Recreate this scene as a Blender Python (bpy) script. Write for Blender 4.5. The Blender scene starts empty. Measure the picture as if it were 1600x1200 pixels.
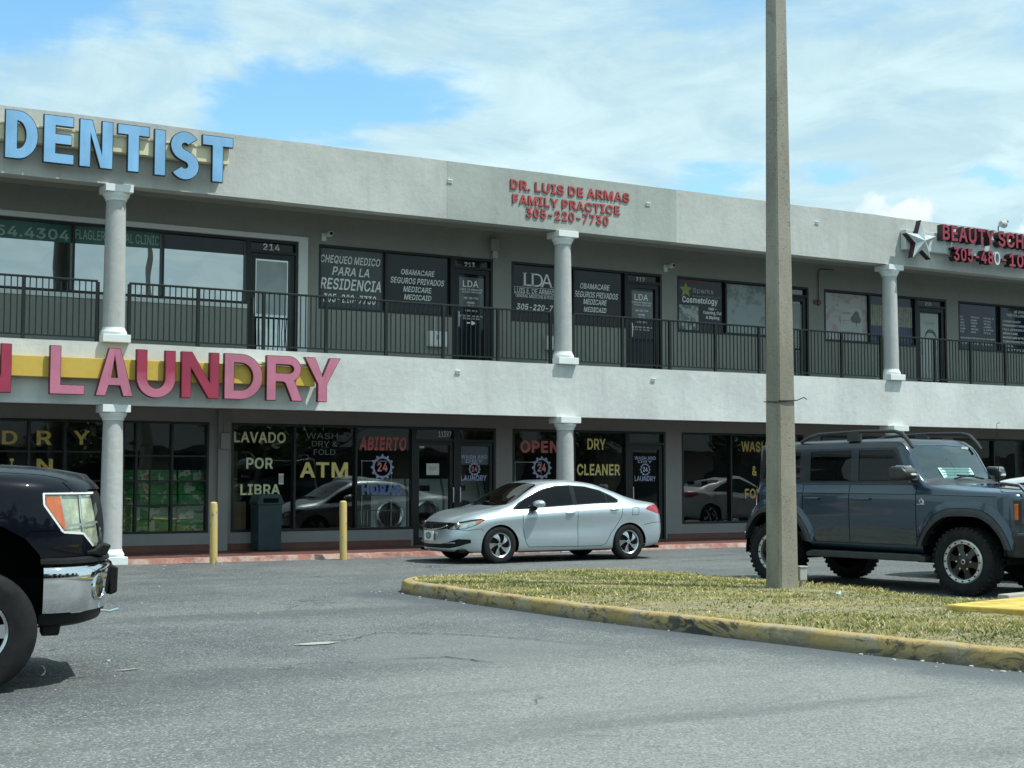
import bpy, bmesh, math, random
import numpy as np
from mathutils import Vector, Matrix
from mathutils.geometry import delaunay_2d_cdt

random.seed(7)
rng = np.random.RandomState(7)
SC = bpy.context.scene
COL = SC.collection
R = math.radians

# ------------------------------------------------------------------ camera
CAM_H = 1.45
YAW, PITCH, ROLL = R(30.148), R(3.7606), R(0.0728)
fw = Vector((math.sin(YAW) * math.cos(PITCH), math.cos(YAW) * math.cos(PITCH), math.sin(PITCH)))
rt = Vector((math.cos(YAW), -math.sin(YAW), 0))
up = rt.cross(fw)
r2 = rt * math.cos(ROLL) + up * math.sin(ROLL)
u2 = -rt * math.sin(ROLL) + up * math.cos(ROLL)
cam_data = bpy.data.cameras.new('camera')
cam_data.sensor_width = 36.0
cam_data.lens = 2247.25 / 1600 * 36.0
cam_data.clip_start = 0.1
cam_data.clip_end = 3000
cam = bpy.data.objects.new('camera', cam_data)
COL.objects.link(cam)
M3 = Matrix((r2, u2, -fw)).transposed()
cam.matrix_world = Matrix.Translation((0, 0, CAM_H)) @ M3.to_4x4()
SC.camera = cam

# ------------------------------------------------------------------ light
TO_SUN = Vector((0.36, -0.37, 1.0)).normalized()
sun_data = bpy.data.lights.new('sun', 'SUN')
sun_data.energy = 4.2
sun_data.angle = R(0.6)
sun_data.color = (1.0, 0.985, 0.94)
sun = bpy.data.objects.new('sun', sun_data)
COL.objects.link(sun)
sun.rotation_euler = (-TO_SUN).to_track_quat('-Z', 'Y').to_euler()
sun.location = (0, 0, 30)

world = bpy.data.worlds.new('World')
SC.world = world
world.use_nodes = True
wt = world.node_tree
wn, wl = wt.nodes, wt.links
for n in list(wn):
    wn.remove(n)
def wnode(t, **k):
    n = wn.new(t)
    for a, b in k.items():
        setattr(n, a, b)
    return n
w_out = wnode('ShaderNodeOutputWorld')
w_sky = wnode('ShaderNodeTexSky', sky_type='NISHITA', sun_disc=False)
w_sky.sun_elevation = math.asin(TO_SUN.z)
w_sky.sun_rotation = math.atan2(TO_SUN.x, TO_SUN.y)
w_sky.air_density = 1.0
w_sky.dust_density = 1.2
w_sky.ozone_density = 1.5
w_bg1 = wnode('ShaderNodeBackground')
w_bg1.inputs[1].default_value = 0.15
w_hue = wnode('ShaderNodeHueSaturation')
w_hue.inputs['Hue'].default_value = 0.485
w_hue.inputs['Saturation'].default_value = 1.25
w_hue.inputs['Value'].default_value = 1.45
wl.new(w_sky.outputs[0], w_hue.inputs['Color'])
wl.new(w_hue.outputs[0], w_bg1.inputs[0])
w_bg2 = wnode('ShaderNodeBackground')
w_tc = wnode('ShaderNodeTexCoord')
w_sep = wnode('ShaderNodeSeparateXYZ')
wl.new(w_tc.outputs['Generated'], w_sep.inputs[0])
def wmath(op, a, b=None, clamp=False):
    n = wnode('ShaderNodeMath', operation=op)
    n.use_clamp = clamp
    for i, v in enumerate((a, b)):
        if v is None:
            continue
        if isinstance(v, (int, float)):
            n.inputs[i].default_value = v
        else:
            wl.new(v, n.inputs[i])
    return n.outputs[0]
# the cloud deck is a flat layer overhead: direction -> place on the deck
w_den = wmath('ADD', wmath('MAXIMUM', w_sep.outputs[2], 0.0), 0.16)
w_cx = wmath('DIVIDE', w_sep.outputs[0], w_den)
w_cy = wmath('DIVIDE', w_sep.outputs[1], w_den)
w_cmb = wnode('ShaderNodeCombineXYZ')
wl.new(w_cx, w_cmb.inputs[0]); wl.new(w_cy, w_cmb.inputs[1])
def wnoise(scale, detail, rough, dist, off):
    mp = wnode('ShaderNodeMapping')
    mp.inputs['Location'].default_value = off
    wl.new(w_cmb.outputs[0], mp.inputs[0])
    n = wnode('ShaderNodeTexNoise')
    n.inputs['Scale'].default_value = scale
    n.inputs['Detail'].default_value = detail
    n.inputs['Roughness'].default_value = rough
    n.inputs['Distortion'].default_value = dist
    wl.new(mp.outputs[0], n.inputs['Vector'])
    return n.outputs[0]
def wramp(v, a, b):
    n = wnode('ShaderNodeMapRange', interpolation_type='SMOOTHSTEP')
    n.inputs['From Min'].default_value = a
    n.inputs['From Max'].default_value = b
    wl.new(v, n.inputs['Value'])
    return n.outputs[0]
n_big = wnoise(1.3, 10, 0.64, 0.8, (3.1, 1.7, 0))
n_fine = wnoise(4.5, 8, 0.6, 0.6, (0.4, 5.2, 1.0))
n_sum = wmath('ADD', wmath('MULTIPLY', n_big, 0.72), wmath('MULTIPLY', n_fine, 0.28))
# open gaps in the deck: (x, y on the deck, radius, depth)
n_warp1 = wnoise(3.0, 6, 0.6, 0.4, (7.7, 2.1, 3.0)); n_warp2 = wnoise(3.0, 6, 0.6, 0.4, (1.7, 9.1, 6.0))
w_gx = wmath('ADD', w_cx, wmath('MULTIPLY', wmath('SUBTRACT', n_warp1, 0.5), 0.5)); w_gy = wmath('ADD', w_cy, wmath('MULTIPLY', wmath('SUBTRACT', n_warp2, 0.5), 0.5))
gap = None
GAPS = [(0.88, 2.17, 0.24, 0.42), (1.02, 2.02, 0.15, 0.26), (0.78, 2.36, 0.18, 0.34), (1.80, 1.99, 0.12, 0.36), (1.68, 2.14, 0.11, 0.32), (2.06, 1.77, 0.12, 0.32), (0.42, 2.03, 0.20, 0.30), (0.62, 1.96, 0.12, 0.18), (1.5, 2.9, 0.3, 0.15), (2.6, 1.2, 0.3, 0.2)]
for gx, gy, gr, gd in GAPS:
    d2 = wmath('ADD', wmath('POWER', wmath('SUBTRACT', w_gx, gx), 2.0), wmath('POWER', wmath('SUBTRACT', w_gy, gy), 2.0))
    d = wmath('SQRT', d2)
    n = wnode('ShaderNodeMapRange', interpolation_type='SMOOTHSTEP')
    n.inputs['From Min'].default_value = gr
    n.inputs['From Max'].default_value = 0.0
    n.inputs['To Max'].default_value = gd
    wl.new(d, n.inputs['Value'])
    gap = n.outputs[0] if gap is None else wmath('ADD', gap, n.outputs[0])
w_cov = wmath('SUBTRACT', n_sum, gap)
w_mask = wramp(w_cov, 0.19, 0.52)
w_mask = wmath('ADD', wmath('MULTIPLY', w_mask, 0.90), 0.06)
w_dens = wramp(n_fine, 0.30, 0.72)
w_dens2 = wramp(n_big, 0.35, 0.75)
w_col = wnode('ShaderNodeMix', data_type='RGBA')
w_col.inputs['A'].default_value = (0.44, 0.64, 0.72, 1)
w_col.inputs['B'].default_value = (0.70, 0.90, 0.93, 1)
wl.new(wmath('ADD', wmath('MULTIPLY', w_dens, 0.6), wmath('MULTIPLY', w_dens2, 0.4)), w_col.inputs['Factor'])
# cumulus heads low on the right
n_cu = wnode('ShaderNodeTexNoise')
n_cu.inputs['Scale'].default_value = 13.0; n_cu.inputs['Detail'].default_value = 9; n_cu.inputs['Roughness'].default_value = 0.58
wl.new(w_tc.outputs['Generated'], n_cu.inputs['Vector'])
w_az = wmath('DIVIDE', w_sep.outputs[0], wmath('MAXIMUM', w_sep.outputs[1], 0.05))
cu_env = wmath('MULTIPLY', wramp(w_az, 0.90, 1.02), wramp(w_az, 2.4, 1.6))
cu_h = wmath('ADD', wmath('MULTIPLY', wmath('SUBTRACT', 0.172, w_sep.outputs[2]), 9.0), wmath('MULTIPLY', wmath('SUBTRACT', n_cu.outputs[0], 0.5), 1.5))
cu_mask = wmath('MULTIPLY', wramp(cu_h, -0.03, 0.07), cu_env)
puff = wmath('MULTIPLY', cu_mask, wramp(cu_h, 0.42, 0.0))
w_col2 = wnode('ShaderNodeMix', data_type='RGBA')
w_col2.inputs['B'].default_value = (0.88, 0.95, 0.94, 1)
wl.new(puff, w_col2.inputs['Factor']); wl.new(w_col.outputs['Result'], w_col2.inputs['A'])
wl.new(w_col2.outputs['Result'], w_bg2.inputs[0])
w_bg2.inputs[1].default_value = 1.04
w_mix = wnode('ShaderNodeMixShader')
wl.new(wmath('MAXIMUM', w_mask, wmath('MULTIPLY', cu_mask, 0.95)), w_mix.inputs[0])
wl.new(w_bg1.outputs[0], w_mix.inputs[1])
wl.new(w_bg2.outputs[0], w_mix.inputs[2])
wl.new(w_mix.outputs[0], w_out.inputs[0])

SC.view_settings.view_transform = 'Standard'
SC.view_settings.look = 'None'
SC.view_settings.gamma = 1
SC.view_settings.exposure = 0.12
SC.cycles.max_bounces = 8
SC.cycles.transparent_max_bounces = 16
SC.cycles.caustics_reflective = False
SC.cycles.caustics_refractive = False

# ------------------------------------------------------------------ helpers
def tag(o, label=None, cat=None, group=None, kind=None):
    if label: o['label'] = label
    if cat: o['category'] = cat
    if group: o['group'] = group
    if kind: o['kind'] = kind
    return o

def empty(name, loc=(0, 0, 0), rz=0.0):
    o = bpy.data.objects.new(name, None)
    o.empty_display_size = 0.2
    COL.objects.link(o)
    o.location = loc
    o.rotation_euler = (0, 0, rz)
    return o

def link(name, me, parent=None):
    o = bpy.data.objects.new(name, me)
    COL.objects.link(o)
    if parent is not None:
        o.parent = parent
    return o

class MB:
    """collects shapes and links them as one mesh object"""
    def __init__(self):
        self.v, self.f, self.m = [], [], []
        self.mi = 0
    def add(self, verts, faces):
        b = len(self.v)
        self.v += [tuple(p) for p in verts]
        for f in faces:
            self.f.append([b + i for i in f])
            self.m.append(self.mi)
        return self
    def box(self, x0, x1, y0, y1, z0, z1):
        v = [(x, y, z) for z in (z0, z1) for y in (y0, y1) for x in (x0, x1)]
        return self.add(v, [(0, 2, 3, 1), (4, 5, 7, 6), (0, 1, 5, 4), (2, 6, 7, 3), (0, 4, 6, 2), (1, 3, 7, 5)])
    def quad(self, a, b, c, d):
        return self.add([a, b, c, d], [(0, 1, 2, 3)])
    def lathe(self, prof, n=24, c=(0, 0, 0), axis='z', cap=True):
        v, f = [], []
        for k in range(n):
            a = 2 * math.pi * k / n
            for r, h in prof:
                if axis == 'z': v.append((c[0] + r * math.cos(a), c[1] + r * math.sin(a), c[2] + h))
                elif axis == 'y': v.append((c[0] + r * math.cos(a), c[1] + h, c[2] + r * math.sin(a)))
                else: v.append((c[0] + h, c[1] + r * math.cos(a), c[2] + r * math.sin(a)))
        m = len(prof)
        for k in range(n):
            k2 = (k + 1) % n
            for i in range(m - 1):
                q = (k * m + i, k2 * m + i, k2 * m + i + 1, k * m + i + 1)
                f.append(q if axis != 'y' else q[::-1])
        if cap:
            e0 = tuple(k * m for k in range(n))
            e1 = tuple(k * m + m - 1 for k in range(n))
            f.append(e0[::-1] if axis != 'y' else e0)
            f.append(e1 if axis != 'y' else e1[::-1])
        return self.add(v, f)
    def tube(self, pts, r, n=8, cap=True):
        pts = [Vector(p) for p in pts]
        rs = r if isinstance(r, (list, tuple)) else [r] * len(pts)
        v, f = [], []
        prev = None
        for i, p in enumerate(pts):
            t = (pts[min(i + 1, len(pts) - 1)] - pts[max(i - 1, 0)]).normalized()
            if prev is None:
                a = Vector((0, 0, 1)) if abs(t.z) < 0.9 else Vector((1, 0, 0))
                nx = t.cross(a).normalized()
            else:
                nx = (prev - t * prev.dot(t)).normalized()
            prev = nx
            ny = t.cross(nx)
            for k in range(n):
                a = 2 * math.pi * (k + .5) / n
                v.append(p + (nx * math.cos(a) + ny * math.sin(a)) * rs[i])
        for i in range(len(pts) - 1):
            for k in range(n):
                k2 = (k + 1) % n
                f.append((i * n + k, i * n + k2, (i + 1) * n + k2, (i + 1) * n + k))
        if cap:
            f.append(tuple(range(n))[::-1])
            f.append(tuple((len(pts) - 1) * n + k for k in range(n)))
        return self.add(v, f)
    def prism(self, poly, h0, h1, fn):
        """poly 2D (counter-clockwise), fn(u, v, h) -> xyz"""
        n = len(poly)
        v = [fn(u, w, h0) for u, w in poly] + [fn(u, w, h1) for u, w in poly]
        f = [tuple(range(n))[::-1], tuple(range(n, 2 * n))]
        f += [(i, (i + 1) % n, n + (i + 1) % n, n + i) for i in range(n)]
        return self.add(v, f)
    def mesh(self, name, mats, smooth=None, bevel=0, recalc=True):
        me = bpy.data.meshes.new(name)
        me.from_pydata(self.v, [], self.f)
        if not isinstance(mats, (list, tuple)): mats = [mats]
        for m in mats: me.materials.append(m)
        for p, mi in zip(me.polygons, self.m): p.material_index = mi
        if recalc or bevel:
            bm = bmesh.new(); bm.from_mesh(me)
            if recalc: bmesh.ops.recalc_face_normals(bm, faces=bm.faces)
            if bevel:
                es = [e for e in bm.edges if len(e.link_faces) == 2 and e.calc_face_angle(0) > 0.6]
                bmesh.ops.bevel(bm, geom=es, offset=bevel, segments=2, profile=0.5, affect='EDGES', clamp_overlap=True)
            bm.to_mesh(me); bm.free()
        if smooth is not None:
            me.polygons.foreach_set('use_smooth', [True] * len(me.polygons))
            me.set_sharp_from_angle(angle=R(smooth))
        return me
    def build(self, name, mats, parent=None, smooth=None, bevel=0, recalc=True):
        return link(name, self.mesh(name, mats, smooth, bevel, recalc), parent)

# ------------------------------------------------------------------ materials
def newmat(name):
    m = bpy.data.materials.new(name)
    m.use_nodes = True
    nt = m.node_tree
    b = nt.nodes['Principled BSDF']
    return m, nt, b
def nmath(nt, op, a, b=None, clamp=False):
    n = nt.nodes.new('ShaderNodeMath'); n.operation = op; n.use_clamp = clamp
    for i, v in enumerate((a, b)):
        if v is None: continue
        if isinstance(v, (int, float)): n.inputs[i].default_value = v
        else: nt.links.new(v, n.inputs[i])
    return n.outputs[0]
def nnoise(nt, scale, detail=4, rough=.55, vec=None, dist=0.0, stretch=None):
    if vec is None:
        vec = nt.nodes.new('ShaderNodeTexCoord').outputs['Object']
    if stretch:
        mp = nt.nodes.new('ShaderNodeMapping'); mp.inputs['Scale'].default_value = stretch
        nt.links.new(vec, mp.inputs[0]); vec = mp.outputs[0]
    n = nt.nodes.new('ShaderNodeTexNoise')
    n.inputs['Scale'].default_value = scale; n.inputs['Detail'].default_value = detail
    n.inputs['Roughness'].default_value = rough; n.inputs['Distortion'].default_value = dist
    nt.links.new(vec, n.inputs['Vector'])
    return n.outputs[0]
def nrange(nt, v, a, b, c=0.0, d=1.0, smooth=True):
    n = nt.nodes.new('ShaderNodeMapRange')
    if smooth: n.interpolation_type = 'SMOOTHSTEP'
    for k, x in zip(('From Min', 'From Max', 'To Min', 'To Max'), (a, b, c, d)): n.inputs[k].default_value = x
    nt.links.new(v, n.inputs['Value'])
    return n.outputs[0]
def nmix(nt, f, a, b, mode='MIX'):
    n = nt.nodes.new('ShaderNodeMix'); n.data_type = 'RGBA'; n.blend_type = mode
    for k, v in (('Factor', f), ('A', a), ('B', b)):
        if isinstance(v, (int, float)): n.inputs[k].default_value = v
        elif isinstance(v, (tuple, list)): n.inputs[k].default_value = (*v[:3], 1)
        else: nt.links.new(v, n.inputs[k])
    return n.outputs['Result']
def nbump(nt, b, h, dist=0.01, strength=0.5):
    n = nt.nodes.new('ShaderNodeBump')
    n.inputs['Distance'].default_value = dist; n.inputs['Strength'].default_value = strength
    nt.links.new(h, n.inputs['Height']); nt.links.new(n.outputs[0], b.inputs['Normal'])

def pbr(name, col, rough=.5, metal=0, spec=.5, coat=0, var=.12, scale=3.0, bump=0, bscale=60, rvar=.0):
    m, nt, b = newmat(name)
    b.inputs['Metallic'].default_value = metal
    b.inputs['Specular IOR Level'].default_value = spec
    b.inputs['Roughness'].default_value = rough
    if coat:
        b.inputs['Coat Weight'].default_value = coat
        b.inputs['Coat Roughness'].default_value = 0.03
    n = nnoise(nt, scale, 5, .6)
    dark = tuple(c * (1 - var) for c in col); lite = tuple(min(1, c * (1 + var)) for c in col)
    nt.links.new(nmix(nt, nrange(nt, n, .3, .7), dark, lite), b.inputs['Base Color'])
    if rvar:
        nt.links.new(nrange(nt, nnoise(nt, scale * 2.3, 5, .6), .3, .7, max(0.02, rough - rvar), rough + rvar), b.inputs['Roughness'])
    if bump:
        nbump(nt, b, nnoise(nt, bscale, 4, .6), bump, .6)
    return m

def stucco(name, col, grime=.25, bump=.012):
    m, nt, b = newmat(name)
    b.inputs['Roughness'].default_value = .88
    b.inputs['Specular IOR Level'].default_value = .25
    big = nrange(nt, nnoise(nt, .55, 6, .6), .32, .72)
    streak = nrange(nt, nnoise(nt, 1.6, 5, .65, stretch=(2.2, 2.2, .18)), .46, .74)
    fine = nrange(nt, nnoise(nt, 9, 6, .7), .3, .7)
    spots = nrange(nt, nnoise(nt, 24, 3, .6), .70, .78)
    c = nmix(nt, big, tuple(x * (1 - grime * .55) for x in col), col)
    c = nmix(nt, nmath(nt, 'MULTIPLY', streak, grime * .75), c, tuple(x * .55 for x in col))
    c = nmix(nt, nmath(nt, 'MULTIPLY', fine, .16), c, tuple(min(1, x * 1.25) for x in col))
    c = nmix(nt, nmath(nt, 'MULTIPLY', spots, grime * .5), c, tuple(x * .5 for x in col))
    nt.links.new(c, b.inputs['Base Color'])
    h = nmath(nt, 'ADD', nmath(nt, 'MULTIPLY', nnoise(nt, 70, 5, .65), .5), nmath(nt, 'MULTIPLY', nnoise(nt, 7, 4, .55), .8))
    nbump(nt, b, h, bump, .8)
    return m

def glass(name, tint, base=.06, rough=.0, wob=0.0, gcol=(1, 1, 1)):
    """thin sheet: see-through with mirror reflection growing at grazing angles"""
    m, nt, b = newmat(name)
    nt.nodes.remove(b)
    out = nt.nodes['Material Output']
    tr = nt.nodes.new('ShaderNodeBsdfTransparent'); tr.inputs[0].default_value = (*tint, 1)
    gl = nt.nodes.new('ShaderNodeBsdfGlossy'); gl.inputs['Roughness'].default_value = rough
    gl.inputs['Color'].default_value = (*gcol, 1)
    lw = nt.nodes.new('ShaderNodeLayerWeight'); lw.inputs[0].default_value = .5
    f = nmath(nt, 'POWER', lw.outputs['Facing'], 4.5)
    f = nmath(nt, 'ADD', nmath(nt, 'MULTIPLY', f, 1 - base), base, True)
    mx = nt.nodes.new('ShaderNodeMixShader')
    nt.links.new(f, mx.inputs[0]); nt.links.new(tr.outputs[0], mx.inputs[1]); nt.links.new(gl.outputs[0], mx.inputs[2])
    nt.links.new(mx.outputs[0], out.inputs[0])
    if wob:
        bp = nt.nodes.new('ShaderNodeBump'); bp.inputs['Distance'].default_value = wob; bp.inputs['Strength'].default_value = 1
        nt.links.new(nnoise(nt, 1.1, 1, .5), bp.inputs['Height']); nt.links.new(bp.outputs[0], gl.inputs['Normal'])
    return m

MT = {}
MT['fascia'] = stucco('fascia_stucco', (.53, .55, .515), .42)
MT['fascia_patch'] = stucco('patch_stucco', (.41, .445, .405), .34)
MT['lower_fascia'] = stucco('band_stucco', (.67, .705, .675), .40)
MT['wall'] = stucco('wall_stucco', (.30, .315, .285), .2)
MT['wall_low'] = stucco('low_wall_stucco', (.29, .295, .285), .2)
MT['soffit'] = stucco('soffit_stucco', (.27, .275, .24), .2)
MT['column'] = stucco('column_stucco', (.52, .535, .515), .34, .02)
MT['white_trim'] = stucco('white_trim', (.76, .80, .78), .12, .004)
MT['rail'] = pbr('railing_paint', (.014, .020, .019), .5, 0, .25, var=.2, scale=8)
MT['frame'] = pbr('bronze_frame', (.010, .013, .014), .4, .2, .5, var=.2, scale=6)
MT['black'] = pbr('black_plastic', (.012, .013, .014), .5, 0, .2, var=.2, scale=12, bump=.0008, bscale=300)
MT['gloss_black'] = pbr('gloss_black', (.008, .009, .010), .10, 0, .5, var=.1)
MT['dark'] = pbr('dark_cavity', (.006, .006, .007), .9, 0, .1, var=.1)
MT['rubber'] = pbr('rubber', (.015, .016, .017), .8, 0, .25, var=.3, scale=9, bump=.001, bscale=150)
MT['steel'] = pbr('bright_alloy', (.62, .64, .65), .22, .95, .5, var=.06, scale=5)
MT['chrome'] = pbr('chrome', (.78, .80, .81), .045, 1.0, .5, var=.02, scale=3)
MT['alum'] = pbr('aluminium', (.55, .57, .57), .35, .8, .5, var=.08)
MT['tile'] = None
MT['white_vinyl'] = pbr('white_vinyl', (.86, .90, .88), .5, var=.10, scale=14)
MT['grey_vinyl'] = pbr('grey_vinyl', (.30, .34, .35), .5, var=.12, scale=14)
MT['yellow_vinyl'] = pbr('yellow_vinyl', (.80, .70, .24), .5, var=.14, scale=9)
MT['old_yellow_vinyl'] = pbr('faded_yellow_vinyl', (.54, .42, .10), .5, var=.2, scale=9)
MT['pale_yellow'] = pbr('pale_yellow_vinyl', (.70, .73, .42), .5, var=.12, scale=9)
MT['red_vinyl'] = pbr('red_vinyl', (.62, .10, .10), .5, var=.16, scale=9)
MT['pink_vinyl'] = pbr('pink_vinyl', (.62, .33, .33), .5, var=.1, scale=9)
MT['blue_vinyl'] = pbr('blue_vinyl', (.05, .13, .50), .5, var=.14, scale=9)
MT['pale_blue'] = pbr('pale_blue_vinyl', (.36, .42, .60), .5, var=.14, scale=9)
MT['paper'] = pbr('paper', (.66, .69, .67), .7, var=.06)
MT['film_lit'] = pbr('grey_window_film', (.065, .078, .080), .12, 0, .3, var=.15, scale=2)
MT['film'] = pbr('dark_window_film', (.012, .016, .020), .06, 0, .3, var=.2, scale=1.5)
MT['film_blue'] = pbr('blue_window_film', (.018, .026, .050), .06, 0, .35, var=.2, scale=1.5)
MT['glass_low'] = glass('shop_glass', (.82, .88, .86), .10, 0, .004)
MT['glass_sky'] = glass('mirror_film_glass', (.10, .12, .12), .44, 0, .006, (.94, 1, .99))
MT['glass_door'] = glass('door_glass', (.40, .45, .45), .12, 0, .004)
MT['glass_dark'] = glass('dark_tint_glass', (.06, .075, .08), .10, 0, .003)
MT['conc'] = stucco('concrete_pole', (.42, .41, .335), .35, .01)
MT['grey_box'] = pbr('grey_metal_box', (.42, .44, .42), .45, .1, var=.12)
# ------------------------------------------------------------------ ground
def asphalt_mat():
    m, nt, b = newmat('asphalt')
    vec = nt.nodes.new('ShaderNodeTexCoord').outputs['Object']
    b.inputs['Specular IOR Level'].default_value = .35
    big = nrange(nt, nnoise(nt, .22, 6, .62, vec, .4), .36, .66)
    mid = nrange(nt, nnoise(nt, 1.3, 6, .65, vec, .3), .3, .72)
    lanes = nrange(nt, nnoise(nt, .5, 5, .6, vec, .2, (.25, 1.6, 1)), .38, .66)
    vo = nt.nodes.new('ShaderNodeTexVoronoi'); vo.inputs['Scale'].default_value = 80
    nt.links.new(vec, vo.inputs['Vector'])
    sx = nt.nodes.new('ShaderNodeSeparateXYZ'); nt.links.new(vo.outputs['Color'], sx.inputs[0])
    agg = nrange(nt, sx.outputs[0], .0, 1.0, .42, 1.5, False)
    brt = nrange(nt, sx.outputs[1], .84, .95, 0, 1)
    drk = nrange(nt, sx.outputs[2], .82, .9, 0, 1)
    base = nmix(nt, big, (.078, .089, .092), (.134, .146, .144))
    base = nmix(nt, nmath(nt, 'MULTIPLY', mid, .5), base, (.190, .203, .194))
    base = nmix(nt, nmath(nt, 'MULTIPLY', lanes, .35), base, (.075, .088, .094))
    a = nt.nodes.new('ShaderNodeCombineXYZ')
    for i in range(3): nt.links.new(agg, a.inputs[i])
    c = nmix(nt, .62, base, a.outputs[0], 'MULTIPLY')
    c = nmix(nt, nmath(nt, 'MULTIPLY', brt, .60), c, (.42, .45, .43))
    c = nmix(nt, nmath(nt, 'MULTIPLY', drk, .6), c, (.035, .04, .04))
    # the lot is paler and drier towards the near lane
    nd = nt.nodes.new('ShaderNodeVectorMath'); nd.operation = 'DISTANCE'; nt.links.new(vec, nd.inputs[0]); nd.inputs[1].default_value = (6.0, 5.5, 0)
    nr_ = nrange(nt, nmath(nt, 'ADD', nd.outputs['Value'], nmath(nt, 'MULTIPLY', nnoise(nt, .45, 5, .6, vec), 6.0)), 9.5, 5.0)
    c = nmix(nt, nmath(nt, 'MULTIPLY', nr_, .55), c, nmix(nt, .62, (.285, .295, .275), a.outputs[0], 'MULTIPLY'))
    # tyre-darkened lane
    tl = nrange(nt, nnoise(nt, .42, 6, .62, vec, .5, (.35, 1.9, 1)), .50, .66)
    c = nmix(nt, nmath(nt, 'MULTIPLY', tl, .40), c, (.062, .070, .073))
    # sealed, darker band along the island kerb
    gx = nt.nodes.new('ShaderNodeSeparateXYZ'); nt.links.new(vec, gx.inputs[0])
    kd = nmath(nt, 'SUBTRACT', nmath(nt, 'ADD', 9.54, nmath(nt, 'MULTIPLY', gx.outputs[1], -.094)), gx.outputs[0])
    kd = nmath(nt, 'ADD', kd, nmath(nt, 'MULTIPLY', nmath(nt, 'SUBTRACT', nnoise(nt, 1.2, 5, .6, vec), .5), .9))
    band = nmath(nt, 'MULTIPLY', nrange(nt, kd, 1.0, .35), nrange(nt, gx.outputs[1], 17.6, 16.4))
    band = nmath(nt, 'MULTIPLY', band, nrange(nt, gx.outputs[0], 10.5, 9.5))
    c = nmix(nt, nmath(nt, 'MULTIPLY', band, .72), c, (.066, .080, .090))
    # a pale worn repair
    pr = nt.nodes.new('ShaderNodeVectorMath'); pr.operation = 'DISTANCE'; nt.links.new(vec, pr.inputs[0]); pr.inputs[1].default_value = (5.9, 11.0, 0)
    pm_ = nrange(nt, nmath(nt, 'ADD', pr.outputs['Value'], nmath(nt, 'MULTIPLY', nnoise(nt, 1.1, 5, .6, vec), 1.3)), 1.95, 1.55)
    c = nmix(nt, nmath(nt, 'MULTIPLY', pm_, .45), c, (.165, .18, .173))
    # fine cracks
    vc = nt.nodes.new('ShaderNodeTexVoronoi'); vc.feature = 'DISTANCE_TO_EDGE'; vc.inputs['Scale'].default_value = .34
    wv = nt.nodes.new('ShaderNodeVectorMath'); wv.operation = 'ADD'
    nn = nt.nodes.new('ShaderNodeTexNoise'); nn.inputs['Scale'].default_value = 2.2; nn.inputs['Detail'].default_value = 6
    nt.links.new(vec, nn.inputs['Vector'])
    sc = nt.nodes.new('ShaderNodeVectorMath'); sc.operation = 'SCALE'; sc.inputs['Scale'].default_value = .7
    nt.links.new(nn.outputs['Color'], sc.inputs[0])
    nt.links.new(vec, wv.inputs[0]); nt.links.new(sc.outputs[0], wv.inputs[1]); nt.links.new(wv.outputs[0], vc.inputs['Vector'])
    crack = nrange(nt, vc.outputs['Distance'], .0015, .006, 1, 0)
    gate = nrange(nt, nnoise(nt, .35, 3, .5, vec), .52, .6)
    crack = nmath(nt, 'MULTIPLY', crack, gate)
    c = nmix(nt, nmath(nt, 'MULTIPLY', crack, .7), c, (.03, .033, .034))
    # oil spots
    oil = nrange(nt, nnoise(nt, .9, 4, .5, vec), .68, .78)
    c = nmix(nt, nmath(nt, 'MULTIPLY', oil, .45), c, (.045, .05, .052))
    nt.links.new(c, b.inputs['Base Color'])
    b.inputs['Roughness'].default_value = .82
    h = nmath(nt, 'SUBTRACT', nmath(nt, 'ADD', nmath(nt, 'MULTIPLY', sx.outputs[0], .35), nmath(nt, 'MULTIPLY', nnoise(nt, 40, 4, .6, vec), .6)), nmath(nt, 'MULTIPLY', crack, 2))
    nbump(nt, b, h, .006, .7)
    return m
MT['asphalt'] = asphalt_mat()

def patch_mat(name, col, lite):
    m, nt, b = newmat(name)
    vec = nt.nodes.new('ShaderNodeTexCoord').outputs['Object']
    n = nrange(nt, nnoise(nt, 2.2, 6, .6, vec), .3, .7)
    f = nrange(nt, nnoise(nt, 120, 3, .6, vec), .35, .7)
    c = nmix(nt, n, col, lite)
    c = nmix(nt, nmath(nt, 'MULTIPLY', f, .35), c, tuple(x * 1.7 for x in lite))
    nt.links.new(c, b.inputs['Base Color']); b.inputs['Roughness'].default_value = .85
    nbump(nt, b, nnoise(nt, 120, 4, .6, vec), .004, .7)
    return m
MT['patch_dark'] = patch_mat('sealed_asphalt', (.062, .072, .078), (.085, .096, .10))
MT['patch_lite'] = patch_mat('repair_asphalt', (.125, .138, .132), (.17, .183, .173))
MT['scrape'] = patch_mat('scraped_asphalt', (.27, .28, .25), (.36, .37, .33))

def ground_sheet():
    mb = MB()
    mb.quad((-400, -400, 0), (400, -400, 0), (400, 400, 0), (-400, 400, 0))
    o = mb.build('ground', MT['asphalt'], recalc=False)
    tag(o, kind='structure')
ground_sheet()

def wobble_poly(pts, amp, step=.18):
    out = []
    n = len(pts)
    for i in range(n):
        a, b_ = Vector(pts[i]), Vector(pts[(i + 1) % n])
        k = max(1, int((b_ - a).length / step))
        for j in range(k):
            p = a.lerp(b_, j / k)
            out.append((p.x + rng.uniform(-amp, amp), p.y + rng.uniform(-amp, amp)))
    return out
def flat_patch(name, pts, z, mat, amp=.03):
    mb = MB()
    pl = wobble_poly(pts, amp)
    mb.add([(x, y, z) for x, y in pl], [tuple(range(len(pl)))])
    o = mb.build(name, mat, recalc=False)
    tag(o, kind='structure')
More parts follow.
